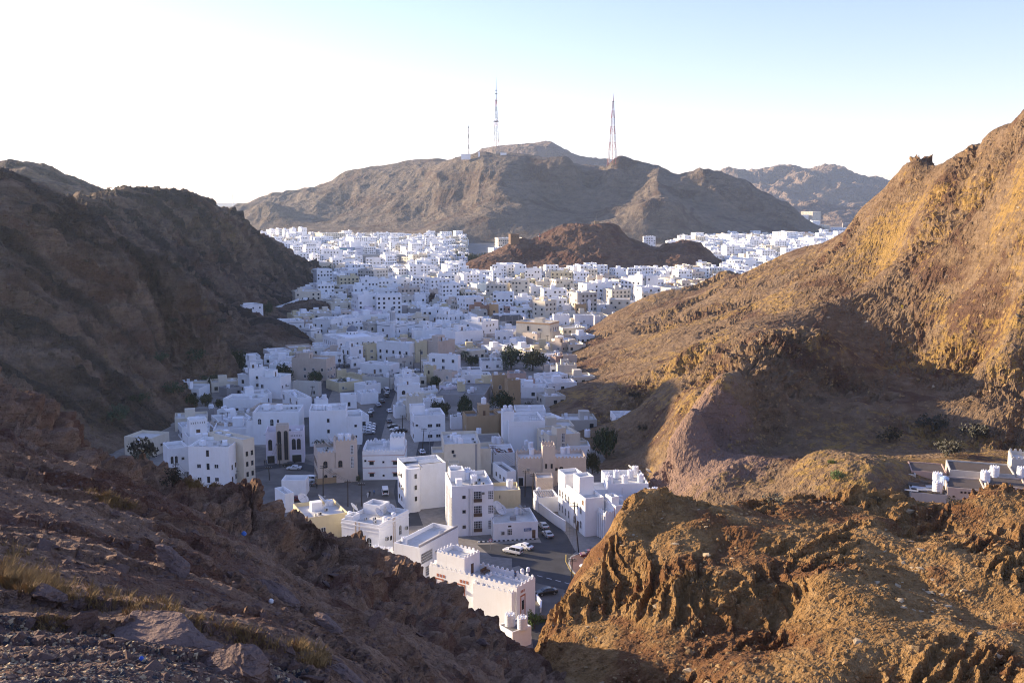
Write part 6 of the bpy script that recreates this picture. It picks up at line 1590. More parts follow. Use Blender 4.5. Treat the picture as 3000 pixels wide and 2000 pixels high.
# ================================================================== masts on the mountain
M_MRED = plain('mast_red', D_(.36, .09, .08), .6); M_MWHT = plain('mast_white', D_(.55, .53, .54), .6); M_MGREY = plain('mast_dark_steel', D_(.12, .12, .13), .6)
def lattice(name, label, px, yb, yt, depth, wb, wt, nseg, mats, spire=.12, legs=3, r=.42, plat=()):
    b = at(px, yb, depth); zt = at(px, yt, depth).z; zb = b.z - 12; hh = zt - zb; rt = empty(name, (b.x, b.y, zb)); tag(rt, label, 'mast')
    body = hh * (1 - spire)
    def cor(k, z): q = z / body; w = wb + (wt - wb) * min(1, q) ** .75; a = 2 * math.pi * k / legs + .5; return Vector((w / 2 * math.cos(a), w / 2 * math.sin(a), z))
    for s in range(nseg):
        z0, z1 = body * s / nseg, body * (s + 1) / nseg; m = MB()
        for k in range(legs):
            m.tube(cor(k, z0), cor(k, z1), r, r, 5, False)
            m.tube(cor(k, z0), cor(k + 1, z1), r * .45, r * .45, 4, False); m.tube(cor(k + 1, z0), cor(k, z1), r * .45, r * .45, 4, False); m.tube(cor(k, z1), cor(k + 1, z1), r * .5, r * .5, 4, False)
        m.build('lattice_section', mats[s % len(mats)], rt)
    m = MB(); m.tube((0, 0, 0), (0, 0, body), r * .8, r * .6, 5); m.build('cable_core', mats[0], rt)
    m = MB(); m.tube((0, 0, body), (0, 0, hh), wt * .35, .25, 6); m.build('spire', mats[0], rt)
    for q, w in plat:
        m = MB(); z = hh * q; m.lathe([(w / 2, z), (w / 2 + .3, z + .8), (w / 2, z + 1.6)], 8); m.build('antenna_ring', M_MGREY, rt)
    return rt
lattice('radio_mast', 'tallest grey lattice mast on the mountain crest', 1454, 456, 227, 2470, 21, 3.0, 9, [M_MGREY, M_MGREY, M_MRED], .26, 3, .5, ((.47, 15), (.72, 6), (.80, 6), (.84, 5)))
lattice('radio_mast', 'red and white lattice mast on the mountain shoulder', 1794, 472, 274, 2400, 31, 4.0, 8, [M_MRED, M_MWHT], .12, 4, .62, ((.88, 5),))
lattice('radio_mast', 'short thin lattice mast left of the tallest mast', 1373, 455, 366, 2560, 4.2, 3.0, 6, [M_MGREY, M_MWHT], .1, 3, .4, ((.92, 5),))
lattice('radio_mast', 'tiny distant mast on the far right mountains', 2146, 512, 488, 5200, 5, 3, 3, [M_MGREY], .2, 3, .9)
lattice('radio_mast', 'faint distant mast at the left horizon gap', 683, 606, 560, 6500, 7, 4, 4, [M_MWHT], .2, 3, 1.0)
lattice('aerial', 'small red aerial on the left shoulder of the red-brown hill', 1581, 705, 684, 1185, 2.2, 1.4, 4, [M_MRED], .2, 3, .22, ((.8, 3),))
for x, y0, y1, lb in ((1519, 438, 423, 'left thin aerial behind the mountain crest'), (1603, 452, 428, 'right thin aerial behind the mountain crest')):
    b = at(x, y0, 2700); t = at(x, y1, 2700); r_ = empty('aerial', b - Vector((0, 0, 8))); tag(r_, lb, 'aerial')
    m = MB(); m.tube((0, 0, 0), (0, 0, t.z - b.z + 8), .5, .4, 5); m.build('pole', M_MGREY, r_); m = MB(); m.box(-2, -.4, t.z - b.z + 5, 2, .4, t.z - b.z + 7.5); m.build('antenna_head', M_MGREY, r_)
for x0, x1, y0, y1, lb in ((1351, 1378, 458, 452, 'low white hut row beside the short mast'), (1466, 1484, 454, 448, 'white equipment hut below the tallest mast'), (1784, 1826, 474, 468, 'low equipment huts below the red and white mast'), (1401, 1406, 455, 445, 'small upright cream hut between the masts')):
    p = at(x0, y0, 2460); q = at(x1, y1, 2460); r_ = empty('hut', (p.x, p.y, p.z - 8)); tag(r_, lb, 'hut'); m = MB(); m.box(0, 0, 0, q.x - p.x, 6, q.z - p.z + 8); m.build('wall', MW['w'], r_); m = MB(); m.box(-.3, -.3, q.z - p.z + 8, q.x - p.x + .3, 6.3, q.z - p.z + 8.5); m.build('roof', M_ROOF, r_)
# fort tower on the red-brown hill
p = red_hill_hit(1509, 716)[0]; p = p if p is not None else at(1509, 714, 1170)
sc = p.y / FPX; w_ = 26 * sc; h_ = 30 * sc; ft = empty('fort_tower', p - Vector((w_ / 2, 0, 0)), .25); tag(ft, 'square brown watchtower on the left shoulder of the red-brown hill', 'tower')
m = MB(); shell(m, 0, 0, w_, w_, -5, h_, 1.2, .8); m.build('wall', plain('mud_brick', D_(.20, .125, .075), .9), ft); m = MB(); m.face([(.8, .8, h_ - 1.2), (w_ - .8, .8, h_ - 1.2), (w_ - .8, w_ - .8, h_ - 1.2), (.8, w_ - .8, h_ - 1.2)]); m.build('roof', M_ROOFG, ft)
for k in range(3): m = MB(); m.box(w_ * (.2 + .3 * k), -.1, h_ * .7, w_ * (.2 + .3 * k) + .7, .1, h_ * .7 + 1.2); m.build('loophole', M_DARK, ft)
p = at(1748, 652, 1190); hb_ = empty('hilltop_post', p - Vector((0, 0, 1.5))); tag(hb_, 'small brown post with a pole on top of the red-brown hill', 'hut'); m = MB(); m.box(-3, -2, 0, 3, 2, 3.4); m.build('wall', MW['t'], hb_); m = MB(); m.tube((0, 0, 3), (0, 0, 12), .2, .15, 5); m.build('pole', M_MGREY, hb_)
# ---- billboard on the white block
H = bill_H
def panel(name, x0, x1, z0, z1, mat, off, par): m = MB(); m.box(x0, -off - .08, z0, x1, -off, z1); return m.build(name, mat, par)
def em(name, c): return plain(name, c, .55, 0, .3, .06)
W_, Hh = H.wr, H.h
pb = panel('billboard', .4, W_ - .2, Hh * .08, Hh * .97, em('poster_sky', D_(.30, .36, .52)), .05, H.root)
pl = lambda n, x0, x1, z0, z1, c, o: panel(n, W_ * x0, W_ * x1, Hh * z0, Hh * z1, em('poster_' + n, c), o, pb)
pl('poster_dusk', .02, .60, .10, .45, D_(.50, .40, .42), .16); pl('poster_white', .62, .99, .09, .96, D_(.72, .72, .76), .16)
m = MB(); m.prism([(W_ * .08, Hh * .1), (W_ * .52, Hh * .1), (W_ * .55, Hh * .62), (W_ * .40, Hh * .78), (W_ * .10, Hh * .56)], -.42, -.30); m.build('poster_building', em('poster_brown', D_(.22, .12, .08)), pb)
m = MB(); m.prism([(W_ * .54, Hh * .1), (W_ * .60, Hh * .1), (W_ * .66, Hh * .95), (W_ * .62, Hh * .95)], -.46, -.44); m.build('poster_stripe', em('poster_teal', D_(.10, .22, .26)), pb)
m = MB(); m.prism([(W_ * .72 + .9 * math.cos(i * .628), Hh * .58 + .9 * math.sin(i * .628)) for i in range(10)], -.34, -.3); m.build('poster_emblem', em('poster_red', D_(.5, .04, .04)), pb)
for k, (x0, x1, z) in enumerate(((.78, .92, .56), (.70, .95, .36), (.70, .93, .28), (.74, .9, .20), (.66, .9, .84))): pl('poster_text', x0, x1, z, z + .03, D_(.25, .25, .33), .26)
pl('poster_heading', .05, .36, .84, .90, D_(.10, .30, .30), .2)
# ---- flyover
fo = at(*vp('B', -100, 300), 1340); fr = empty('flyover', (fo.x, fo.y, 0)); tag(fr, 'grey concrete flyover on short hammerhead piers beside the billboard', 'flyover')
L_ = at(*vp('B', 640, 300), 1340).x - fo.x; m = MB(); m.box(0, -6, 6.4, L_, 6, 8.0); m.build('deck', MW['g'], fr)
for y in (-6.3, 6.0): m = MB(); m.box(0, y, 7.6, L_, y + .3, 9.2); m.build('parapet', MW['e'], fr)
k = 0; x = 4.0
while x < L_: m = MB(); m.box(x - 1.0, -2, -.5, x + 1.0, 2, 5.2); m.prism([(x - 1, 5.0), (x + 1, 5.0), (x + 3.2, 6.4), (x - 3.2, 6.4)], -5, 5); m.build('pier', MW['g'], fr); x += 11.5
mp2 = onz(*vp('B', 275, 430), 0); r_ = empty('minaret', mp2); tag(r_, 'thin distant minaret with a blue cap before the flyover', 'minaret'); zt = at(*vp('B', 275, 190), mp2.y).z
m = MB(); m.lathe([(1.5, 0), (1.3, zt * .72), (1.9, zt * .74), (1.9, zt * .78), (1.2, zt * .78), (1.1, zt * .9)], 8); m.build('shaft', MW['w'], r_); m = MB(); m.lathe([(1.3, zt * .9), (1.2, zt * .96), (.1, zt)], 8); m.build('cap', M_BLUE, r_)
# ================================================================== poles, wires, lamps
POLES = {}
def pole(key, label, v, x, yb, yt, xt=None, arm=1):
    b = onz(*vp(v, x, yb), 0); t = at(*vp(v, xt if xt is not None else x, yt), b.y); r_ = empty('utility_pole', b); tag(r_, label, 'utility pole', 'utility poles')
    d = t - b; h = d.length; m = MB(); m.tube((0, 0, -.4), d, .16, .11, 7); m.build('pole', M_WOOD, r_)
    if arm:
        for k, f in enumerate((.985, .93)): m = MB(); c = d * f; m.box(c.x - .9, c.y - .06, c.z - .06, c.x + .9, c.y + .06, c.z + .06); m.build('crossarm', M_WOOD, r_)
        for s in (-.8, -.3, .3, .8): c = d * .985; m = MB(); m.tube((c.x + s, c.y, c.z + .06), (c.x + s, c.y, c.z + .24), .05, .04, 5); m.build('insulator', M_FRAME, r_)
    POLES[key] = b + d * .99; return r_
pole('a', 'leaning pole before the white corner house', 'Z1', 1818, 828, 450, 1780); pole('b', 'short pole on the kerb island near the sunlit ridge', 'Z1', 1760, 1065, 880, 1768); pole('c', 'pole at the top of the street wall', 'Z1', 1460, 525, 222, 1470); pole('d', 'pole beside the beige battlemented tower house', 'Z1', 1405, 405, 205, 1412)
pole('e', 'pole in front of the pink twin-arch house', 'Z2', 1360, 700, 520, 1350); pole('f', 'pole before the tan battlemented house', 'Z2', 1690, 918, 690); pole('g', 'left pole of the pair on the gravel lot', 'Z2', 1880, 1003, 800, 1878); pole('h', 'right pole of the pair on the gravel lot', 'Z2', 1985, 998, 825)
pole('i', 'leftmost pole beside the arched low house', 'Z2', 556, 808, 672, 562); pole('j', 'pole at the left corner of the big white block', 'Z2', 650, 856, 738); pole('k', 'pole right of the big white block by the outcrop', 'Z2', 1282, 800, 700, 1272)
pole('l', 'tall pole behind the blue-shuttered block', 'Z3', 1010, 1165, 898, 1012); pole('m', 'slanting pole by the white two-storey house', 'Z3', 400, 965, 752, 418); pole('n', 'pole at the street side of the white two-storey house', 'Z3', 232, 795, 635)
pole('o', 'pole at the low long white house', 'G', 1308, 1305, 1030, 1300); pole('p', 'pole in the low roofs beside the long street', 'G', 1058, 1568, 1200); pole('q', 'pole left in the low roofs beside the long street', 'G', 852, 1568, 1385, 848); pole('r', 'pole on the low grey court', 'G', 932, 1470, 1250, 925)
pole('s', 'pole before the arched white house under the left hill', 'H', 1682, 765, 580, 1668); pole('t', 'leaning pole before the parked dark car', 'H', 742, 1168, 880, 775); pole('u', 'straight pole beside the leaning one', 'H', 690, 1155, 890); pole('v', 'propped pole beside the olive tan house', 'H', 2050, 690, 480, 2092)
pole('w', 'pole in front of the cream banded house', 'C', 830, 1345, 1130); pole('x', 'second pole in front of the cream banded house', 'C', 950, 1340, 1175); pole('y', 'pole beside the arched battlemented white house', 'C', 500, 1345, 1190); pole('z', 'pole among the sheds below the right hill edge', 'C', 1640, 1150, 985)
pole('A', 'pole beside the mosque front street', 'G', 290, 1150, 925); pole('B', 'second pole beside the mosque front street', 'G', 195, 1140, 925); pole('C', 'tall pole at the cream side street', 'G', 1580, 1230, 830); pole('D', 'pole near the white cars in the side street', 'G', 1465, 1220, 890)
def wire(a, b, n, label, sag=.6):
    a, b = POLES[a], POLES[b]
    for k in range(n):
        off = Vector((-.8 + 1.6 * k / max(1, n - 1), 0, .1)); P_ = [a + off + (b - a) * t - Vector((0, 0, 4 * sag * t * (1 - t))) for t in [i / 10 for i in range(11)]]
        m = MB(); o_ = P_[0]; m.path([q - o_ for q in P_], .022, 3); o = m.build('overhead_wire', M_WOOD, None, o_); tag(o, label + (' (%s wire)' % ORD[k]).replace('(', '').replace(')', ''), 'wire', 'overhead wires')
for a, b, lb in (('i', 'j', 'wire span left of the big white block'), ('j', 'k', 'wire span across the big white block'), ('k', 'e', 'wire span towards the pink house'), ('f', 'g', 'wire span over the gravel lot'), ('g', 'h', 'short wire span of the lot poles'), ('a', 'c', 'wire span along the street wall'), ('c', 'd', 'wire span above the street'), ('a', 'b', 'wire span over the kerb island'), ('l', 'c', 'wire span behind the yellow house'), ('m', 'n', 'wire span at the two-storey house')): wire(a, b, 3, lb)
def lamp(label, v, x, yb, yt, dx):
    b = onz(*vp(v, x, yb), 0); t = at(*vp(v, x, yt), b.y); h = t.z; r_ = empty('street_lamp', b); tag(r_, label, 'street lamp', 'street lamps')
    m = MB(); P_ = [Vector((0, 0, -.3)), Vector((0, 0, h * .86))] + [Vector((dx * (1 - math.cos(a)), 0, h * .86 + h * .14 * math.sin(a))) for a in (.4, .8, 1.2, 1.57)]; m.path(P_, .07, 6); m.build('pole', M_STEEL, r_)
    m = MB(); e = P_[-1]; m.loft([[(e.x + s * q * .5, e.y + y, e.z + z) for y, z in ((-.14, 0), (.14, 0), (.1, .14), (-.1, .14))] for s, q in ((1 if dx > 0 else -1, -.1), (1 if dx > 0 else -1, 1.6))]); m.build('lamp_head', M_STEEL, r_)
lamp('curved street lamp before the low sign house', 'Z1', 1155, 748, 548, 1.2); lamp('curved street lamp by the white two-storey house', 'Z3', 465, 985, 760, 2.0); lamp('curved street lamp behind the pale yellow house', 'Z3', 1160, 1215, 1120, 1.5); lamp('curved street lamp beside the pink twin-arch house', 'Z2', 1302, 672, 455, -1.6)
# round sign on the kerb
b = onz(*vp('Z1', 1142, 812), 0); r_ = empty('road_sign', b); tag(r_, 'round red-bordered road sign at the corner by the white cars', 'road sign'); m = MB(); m.tube((0, 0, -.2), (0, 0, 2.4), .04, .04, 6); m.build('post', M_STEEL, r_)
m = MB(); m.prism([(.42 * math.cos(i * .3927), 2.4 + .42 * math.sin(i * .3927)) for i in range(16)], -.08, -.05); s_ = m.build('sign_disc', em('sign_red', D_(.5, .03, .04)), r_); m = MB(); m.prism([(.3 * math.cos(i * .3927), 2.4 + .3 * math.sin(i * .3927)) for i in range(16)], -.10, -.081); m.build('sign_face', M_FRAME, s_)
# ================================================================== cars
def paint(name, c): m = NT(name); m.b.inputs['Coat Weight'].default_value = .6; m.b.inputs['Coat Roughness'].default_value = .08; return m.out(c, .35, None, .5)
PAINT = dict(white=paint('car_paint_white', D_(.78, .78, .78)), black=paint('car_paint_black', D_(.012, .012, .014)), silver=paint('car_paint_silver', D_(.40, .42, .45)), maroon=paint('car_paint_maroon', D_(.12, .012, .015)), grey=paint('car_paint_grey', D_(.10, .105, .11)), pink=paint('car_paint_pale', D_(.62, .56, .58)))
M_TYRE = plain('tyre_rubber', D_(.015, .015, .015), .9); M_RIM = plain('rim_alloy', D_(.45, .45, .46), .35, .7); M_HEAD = NT('headlight').out(D_(.7, .72, .75), .1, None, .6); M_TAIL = NT('taillight').out(D_(.35, .01, .01), .2, None, .5); M_TRIM = plain('car_trim', D_(.02, .02, .02), .6)
CARS = dict(                                                   # stations: x, half width, sill z, shoulder z, roof half width, roof z
    sedan=[(-2.25, .70, .42, .78, .60, .80), (-2.15, .82, .28, .88, .74, .92), (-1.55, .88, .24, .93, .72, .97), (-.95, .89, .24, .94, .62, 1.38), (-.1, .89, .24, .94, .64, 1.45), (.45, .89, .24, .93, .62, 1.38), (1.10, .88, .24, .90, .74, .95), (1.85, .86, .26, .80, .74, .84), (2.2, .74, .34, .66, .62, .68)],
    suv=[(-2.35, .78, .50, .95, .66, 1.55), (-2.25, .90, .40, 1.08, .70, 1.80), (-1.2, .93, .38, 1.10, .74, 1.86), (.1, .93, .38, 1.10, .74, 1.84), (.62, .93, .38, 1.10, .70, 1.70), (1.2, .93, .38, 1.08, .80, 1.13), (2.0, .90, .40, 1.0, .80, 1.04), (2.35, .80, .46, .85, .68, .87)],
    van=[(-2.4, .80, .40, 1.0, .74, 1.90), (-2.3, .90, .30, 1.10, .80, 2.0), (0, .92, .28, 1.10, .82, 2.05), (1.3, .92, .28, 1.10, .80, 2.0), (1.75, .92, .28, 1.05, .74, 1.45), (2.25, .90, .30, .95, .78, 1.0), (2.42, .80, .36, .75, .70, .78)])
_cm = {}
def car(label, v, x, y, heading, kind='sedan', col='white', z=.03):
    p = onz(*vp(v, x, y), z); rt = empty('parked_car', p, heading); tag(rt, label, 'car', 'cars in the streets'); st = CARS[kind]
    k = (kind, col)
    if k not in _cm:
        m = MB(); rings = []
        for (sx, w, z0, zs, rw, zr) in st: rings.append([(sx, -w * .9, z0), (sx, w * .9, z0), (sx, w, z0 + .18), (sx, w, zs - .06), (sx, w * .97, zs), (sx, rw, zr - .05), (sx, rw * .86, zr), (sx, -rw * .86, zr), (sx, -rw, zr - .05), (sx, -w * .97, zs), (sx, -w, zs - .06), (sx, -w, z0 + .18)])
        m.loft(rings); _cm[k] = m.mesh('body', PAINT[col], False)
    if kind not in _cm:
        gl = MB()
        for a, b in zip(st[:-1], st[1:]):                       # panes between shoulder and roof, a little proud
            ha, hb = a[5] - a[3], b[5] - b[3]
            if ha > .3 and hb > .3:
                for s in (-1, 1):
                    q = [(a[0] + .05, s * (a[1] * .97 + .012), a[3] + .04), (b[0] - .05, s * (b[1] * .97 + .012), b[3] + .04), (b[0] - .05, s * (b[4] + .02), b[5] - .1), (a[0] + .05, s * (a[4] + .02), a[5] - .1)]
                    gl.face(q if s < 0 else q[::-1])
            elif (ha > .3) != (hb > .3):
                hi, lo = (a, b) if ha > .3 else (b, a); e = .02 if hi is a else -.02
                q = [(lo[0] + e, -lo[4] * .92, lo[5] + .05), (lo[0] + e, lo[4] * .92, lo[5] + .05), (hi[0] + e * 2, hi[4] * .9, hi[5] - .04), (hi[0] + e * 2, -hi[4] * .9, hi[5] - .04)]; gl.face(q if hi is a else q[::-1])
        if kind != 'sedan': a = st[0]; gl.face([(a[0] - .09, a[4] * .9, a[5] - .12), (a[0] - .09, a[1] * .86, a[3] + .05), (a[0] - .09, -a[1] * .86, a[3] + .05), (a[0] - .09, -a[4] * .9, a[5] - .12)][::-1])
        _cm[kind] = gl.mesh('windows', M_GLASS)
        m = MB(); m.prism([(.33 * math.cos(i * .3927), .33 * math.sin(i * .3927)) for i in range(16)], -.11, .11); _cm['w'] = m.mesh('tyre', M_TYRE); m = MB(); m.prism([(.21 * math.cos(i * .5236), .21 * math.sin(i * .5236)) for i in range(12)], -.125, .125); _cm['r'] = m.mesh('rim', M_RIM)
        m = MB(); m.box(-.06, -.17, -.07, .06, .17, .07); _cm['h'] = m.mesh('headlight', M_HEAD); m = MB(); m.box(-.06, -.15, -.09, .06, .15, .09); _cm['t'] = m.mesh('taillight', M_TAIL)
        m = MB(); m.box(st[0][0] - .03, -.7, st[0][2] - .02, st[0][0] + .1, .7, st[0][2] + .14); m.box(st[-1][0] - .1, -.68, st[-1][2] - .04, st[-1][0] + .03, .68, st[-1][2] + .1); _cm[kind + 'b'] = m.mesh('bumper', M_TRIM)
    mobj('body', _cm[k], rt); mobj('windows', _cm[kind], rt); mobj('bumper', _cm[kind + 'b'], rt)
    for sx in (-1.38, 1.38):
        for s in (-1, 1): w = mobj('wheel', _cm['w'], rt, (sx, s * .80, .33)); mobj('rim', _cm['r'], w)
    f, b = st[-1], st[0]
    for s in (-1, 1): mobj('headlight', _cm['h'], rt, (f[0] - .03, s * .52, f[3] - .06)); mobj('taillight', _cm['t'], rt, (b[0] + .03, s * .58, b[3] - .06))
    return rt
CL = [('white four-wheel drive parked at the corner by the striped kerb', 'Z1', 1315, 838, 2.6, 'suv', 'white'), ('white estate car beside the white four-wheel drive', 'Z1', 1400, 800, 2.5, 'sedan', 'white'), ('silver saloon driving up the street past the low sign house', 'Z1', 1580, 705, 1.9, 'sedan', 'silver'), ('pale car half hidden by the low sign house', 'Z1', 1545, 640, 1.9, 'sedan', 'silver'),
      ('dark red car on the red pavers by the sunlit ridge', 'Z1', 1905, 865, 3.3, 'suv', 'maroon'), ('white saloon on the red pavers by the sunlit ridge', 'Z1', 1900, 945, 3.6, 'sedan', 'white'), ('black saloon on the gravel behind the nearest house', 'Z1', 1572, 1148, 3.5, 'sedan', 'black'), ('pale car tucked below the cornice house', 'Z1', 640, 690, 2.2, 'sedan', 'silver'),
      ('white saloon in front of the pink twin-arch house', 'Z2', 1468, 718, 3.2, 'sedan', 'white'), ('black saloon behind the white one at the pink house', 'Z2', 1435, 692, 3.2, 'sedan', 'black'), ('white van alone on the gravel lot', 'Z2', 2165, 905, 1.75, 'van', 'white'), ('dark red car behind the small white corner', 'Z2', 1475, 958, 3.4, 'sedan', 'maroon'),
      ('black four-wheel drive in the yard below the left hill', 'H', 975, 1130, .5, 'suv', 'black'), ('pale car with lit red tail driving up the steep street', 'Z2', 1757, 85, 1.9, 'sedan', 'pink'), ('silver car higher up the steep street', 'Z2', 1757, 22, 1.9, 'sedan', 'silver'), ('white pickup behind the white box', 'Z2', 1578, 808, 2.9, 'suv', 'white'), ('grey car behind the white box', 'Z2', 1570, 840, 2.9, 'sedan', 'grey'),
      ('nearest of four slanting parked cars on the long street', 'Z2', 2040, 445, .25, 'sedan', 'silver'), ('second of four slanting parked cars', 'Z2', 2042, 422, .25, 'sedan', 'white'), ('third of four slanting parked cars', 'Z2', 2044, 402, .25, 'sedan', 'white'), ('farthest of four slanting parked cars', 'Z2', 2048, 384, .25, 'sedan', 'silver'),
      ('black saloon on the right of the long street', 'Z2', 2228, 402, 3.0, 'sedan', 'black'), ('white hatchback on the right of the long street', 'Z2', 2246, 425, 3.0, 'sedan', 'white'), ('black car by the white two-storey house', 'Z2', 2290, 430, 3.0, 'sedan', 'black'), ('dark car midway up the right kerb', 'Z2', 2196, 356, 1.8, 'sedan', 'grey'), ('silver car on the left kerb midway', 'Z2', 2058, 278, 1.9, 'sedan', 'silver'), ('dark four-wheel drive on the left kerb', 'Z2', 2045, 310, 1.9, 'suv', 'grey'),
      ('silver saloon farther up the long street', 'Z2', 2112, 232, 1.9, 'sedan', 'silver'), ('black car beyond the silver one on the long street', 'Z2', 2140, 205, 1.9, 'sedan', 'black'), ('dark pickup near the top of the long street', 'Z2', 2174, 160, 1.9, 'suv', 'grey'), ('white van at the top of the long street', 'Z2', 2176, 125, 1.9, 'van', 'white'), ('white car on the right kerb near the top', 'Z2', 2198, 280, 1.9, 'sedan', 'white'), ('white car beside the propped pole', 'Z2', 1558, 210, 2.4, 'sedan', 'white'),
      ('white car in the lane behind the banded house', 'Z3', 402, 962, 1.8, 'sedan', 'white'), ('dark car before the mosque street garages', 'G', 350, 1140, .4, 'suv', 'black'), ('grey four-wheel drive before the mosque street garages', 'G', 445, 1115, .4, 'suv', 'grey'), ('dark saloon in the side street under the yellow block', 'G', 1420, 1245, .5, 'sedan', 'black'), ('white car in the side street under the yellow block', 'G', 1520, 1205, .5, 'sedan', 'white')]
for c in CL: car(*c)
# ================================================================== people
def clothmat(name, skin, hair, top, low, split):
    m = NT(name); sp = m.n('ShaderNodeSeparateXYZ'); m.l(m.n('ShaderNodeTexCoord').outputs['Object'], sp.inputs[0]); z = m.math('DIVIDE', sp.outputs[2], 1.75)
    return m.out(m.ramp(z, [(0, D_(.03, .025, .02)), (.04, low), (split, top), (.835, skin), (.955, hair)], 'CONSTANT'), .85, None, .2)
SKIN = D_(.23, .13, .085); HAIR = D_(.012, .01, .01)
CLO = [clothmat('clothes_blue_over_grey', SKIN, HAIR, D_(.05, .09, .20), D_(.06, .06, .07), .52), clothmat('clothes_white_robe', SKIN, D_(.6, .6, .6), D_(.62, .62, .62), D_(.6, .6, .6), .5), clothmat('clothes_dark', SKIN, HAIR, D_(.03, .03, .04), D_(.025, .025, .03), .52), clothmat('clothes_blue_shirt', SKIN, HAIR, D_(.12, .20, .36), D_(.04, .05, .09), .52)]
def person(label, p, rz, ci, stride=.12):
    V_ = {'pel': (0, 0, .95), 'bel': (0, 0, 1.12), 'che': (0, -.01, 1.32), 'nec': (0, 0, 1.47), 'hd0': (0, .02, 1.56), 'hd1': (0, .03, 1.66), 'hd2': (0, .01, 1.73)}
    E_ = [('pel', 'bel'), ('bel', 'che'), ('che', 'nec'), ('nec', 'hd0'), ('hd0', 'hd1'), ('hd1', 'hd2')]; Rr = dict(pel=.15, bel=.135, che=.16, nec=.055, hd0=.085, hd1=.10, hd2=.06)
    for s, n in ((-1, 'l'), (1, 'r')):
        f = s * stride
        V_.update({n + 'sh': (s * .19, 0, 1.40), n + 'el': (s * .25, -.02 - f * .5, 1.13), n + 'wr': (s * .26, .06 - f, .89), n + 'fi': (s * .255, .10 - f, .76), n + 'hp': (s * .09, 0, .90), n + 'kn': (s * .10, .03 + f * .7, .50), n + 'an': (s * .10, f, .09), n + 'to': (s * .11, .17 + f, .035)})
        E_ += [('che', n + 'sh'), (n + 'sh', n + 'el'), (n + 'el', n + 'wr'), (n + 'wr', n + 'fi'), ('pel', n + 'hp'), (n + 'hp', n + 'kn'), (n + 'kn', n + 'an'), (n + 'an', n + 'to')]
        Rr.update({n + 'sh': .075, n + 'el': .05, n + 'wr': .036, n + 'fi': .03, n + 'hp': .10, n + 'kn': .068, n + 'an': .045, n + 'to': .035})
    ks = list(V_); me = bpy.data.meshes.new('person'); me.from_pydata([V_[k] for k in ks], [(ks.index(a), ks.index(b)) for a, b in E_], []); me.materials.append(CLO[ci])
    o = mobj('person', me, None, p, rz); sk = o.modifiers.new('skin', 'SKIN'); sv = me.skin_vertices[0].data if me.skin_vertices else None
    if sv is None: bm = bmesh.new(); bm.from_mesh(me); bm.verts.layers.skin.verify(); bm.to_mesh(me); bm.free(); sv = me.skin_vertices[0].data
    for i, k in enumerate(ks): sv[i].radius = (Rr[k], Rr[k] * (.72 if k in ('pel', 'bel', 'che') else 1)); sv[i].use_root = k == 'pel'
    ss = o.modifiers.new('subsurf', 'SUBSURF'); ss.levels = 1; ss.render_levels = 1
    tag(o, label, 'person'); return o
for lb, v, x, y, z, rz, ci, st in (('person in white walking nearest across the gravel lot', 'Z2', 2032, 935, .02, .6, 1, .16), ('person in dark clothes walking in the middle of three', 'Z2', 2047, 925, .02, .5, 2, .18), ('person in blue walking farthest of three on the lot', 'Z2', 2081, 915, .02, 2.8, 3, .14), ('person in dark clothes left of two by the pink house', 'Z2', 1244, 684, .02, 1.2, 2, .04), ('person in dark blue right of two by the pink house', 'Z2', 1259, 684, .02, -1.2, 0, .04),
        ('person in blue standing beside the black saloon', 'Z1', 1622, 1150, .03, 1.5, 3, .03), ('person in grey standing by the white box', 'Z2', 1642, 868, .02, .3, 2, .05), ('person in dark clothes on the roof of the pink house', 'H', 1742, 1215, 8.4, 1.0, 2, .06)):
    person(lb, onz(*vp(v, x, y), z), rz, ci, st)
Hn = near_H; person('person in dark blue leaning at the parapet of the nearest house', Vector(roofpt(Hn, Hn.wr - .75, 4.2)), Hn.rz - 1.2, 0, .05)
q = RHF(2643, 905)[0]
if q is not None: person('person in yellow standing alone on the right hillside', q, .5, 0); SC.objects[-1].data.materials[0] = clothmat('clothes_yellow', SKIN, HAIR, D_(.7, .6, .02), D_(.65, .55, .03), .3)
# poles on the left skyline
for x, y0, y1, d, lb in ((141, 520, 498, 1140, 'left power pole on the left skyline'), (322, 553, 546, 760, 'right power pole on the left skyline'), (15, 500, 478, 1140, 'power pole at the left picture edge')):
    b = at(x, y0, d); t = at(x, y1, d); r_ = empty('power_pole', b - Vector((0, 0, 4))); tag(r_, lb, 'power pole'); m = MB(); hh = t.z - b.z + 4; m.tube((0, 0, 0), (0, 0, hh), .3, .22, 5); m.build('pole', M_WOOD, r_); m = MB(); m.box(-1.8, -.2, hh - 1.2, 1.8, .2, hh - .8); m.build('crossarm', M_WOOD, r_)
print('THINGS', round(time.time() - T0, 1))
# ================================================================== stones and dry grass
def rock_mesh(seed, flat, mat, sub=2):
    bm = bmesh.new(); bmesh.ops.create_icosphere(bm, subdivisions=sub, radius=1.0); rn = random.Random(seed)
    cuts = [(Vector((rn.gauss(0, 1), rn.gauss(0, 1), rn.gauss(0, 1))).normalized(), rn.uniform(.36, .72)) for _ in range(14)]
    for v in bm.verts:
        for n, d in cuts:
            k = v.co.dot(n)
            if k > d: v.co -= n * (k - d) * .97
        v.co.z *= flat; v.co *= 1 + rn.uniform(-.05, .05)
    me = bpy.data.meshes.new('stone'); bm.to_mesh(me); bm.free(); me.materials.append(mat); return me
M_STL = rockmat('stone_purple_brown', .35, [D_(.045, .029, .024), D_(.095, .060, .048), D_(.145, .095, .075)], strata=.6, bump=.8)
M_STR = rockmat('stone_ochre', .6, [D_(.10, .058, .024), D_(.24, .145, .06), D_(.33, .215, .10)], strata=.5, bump=.8)
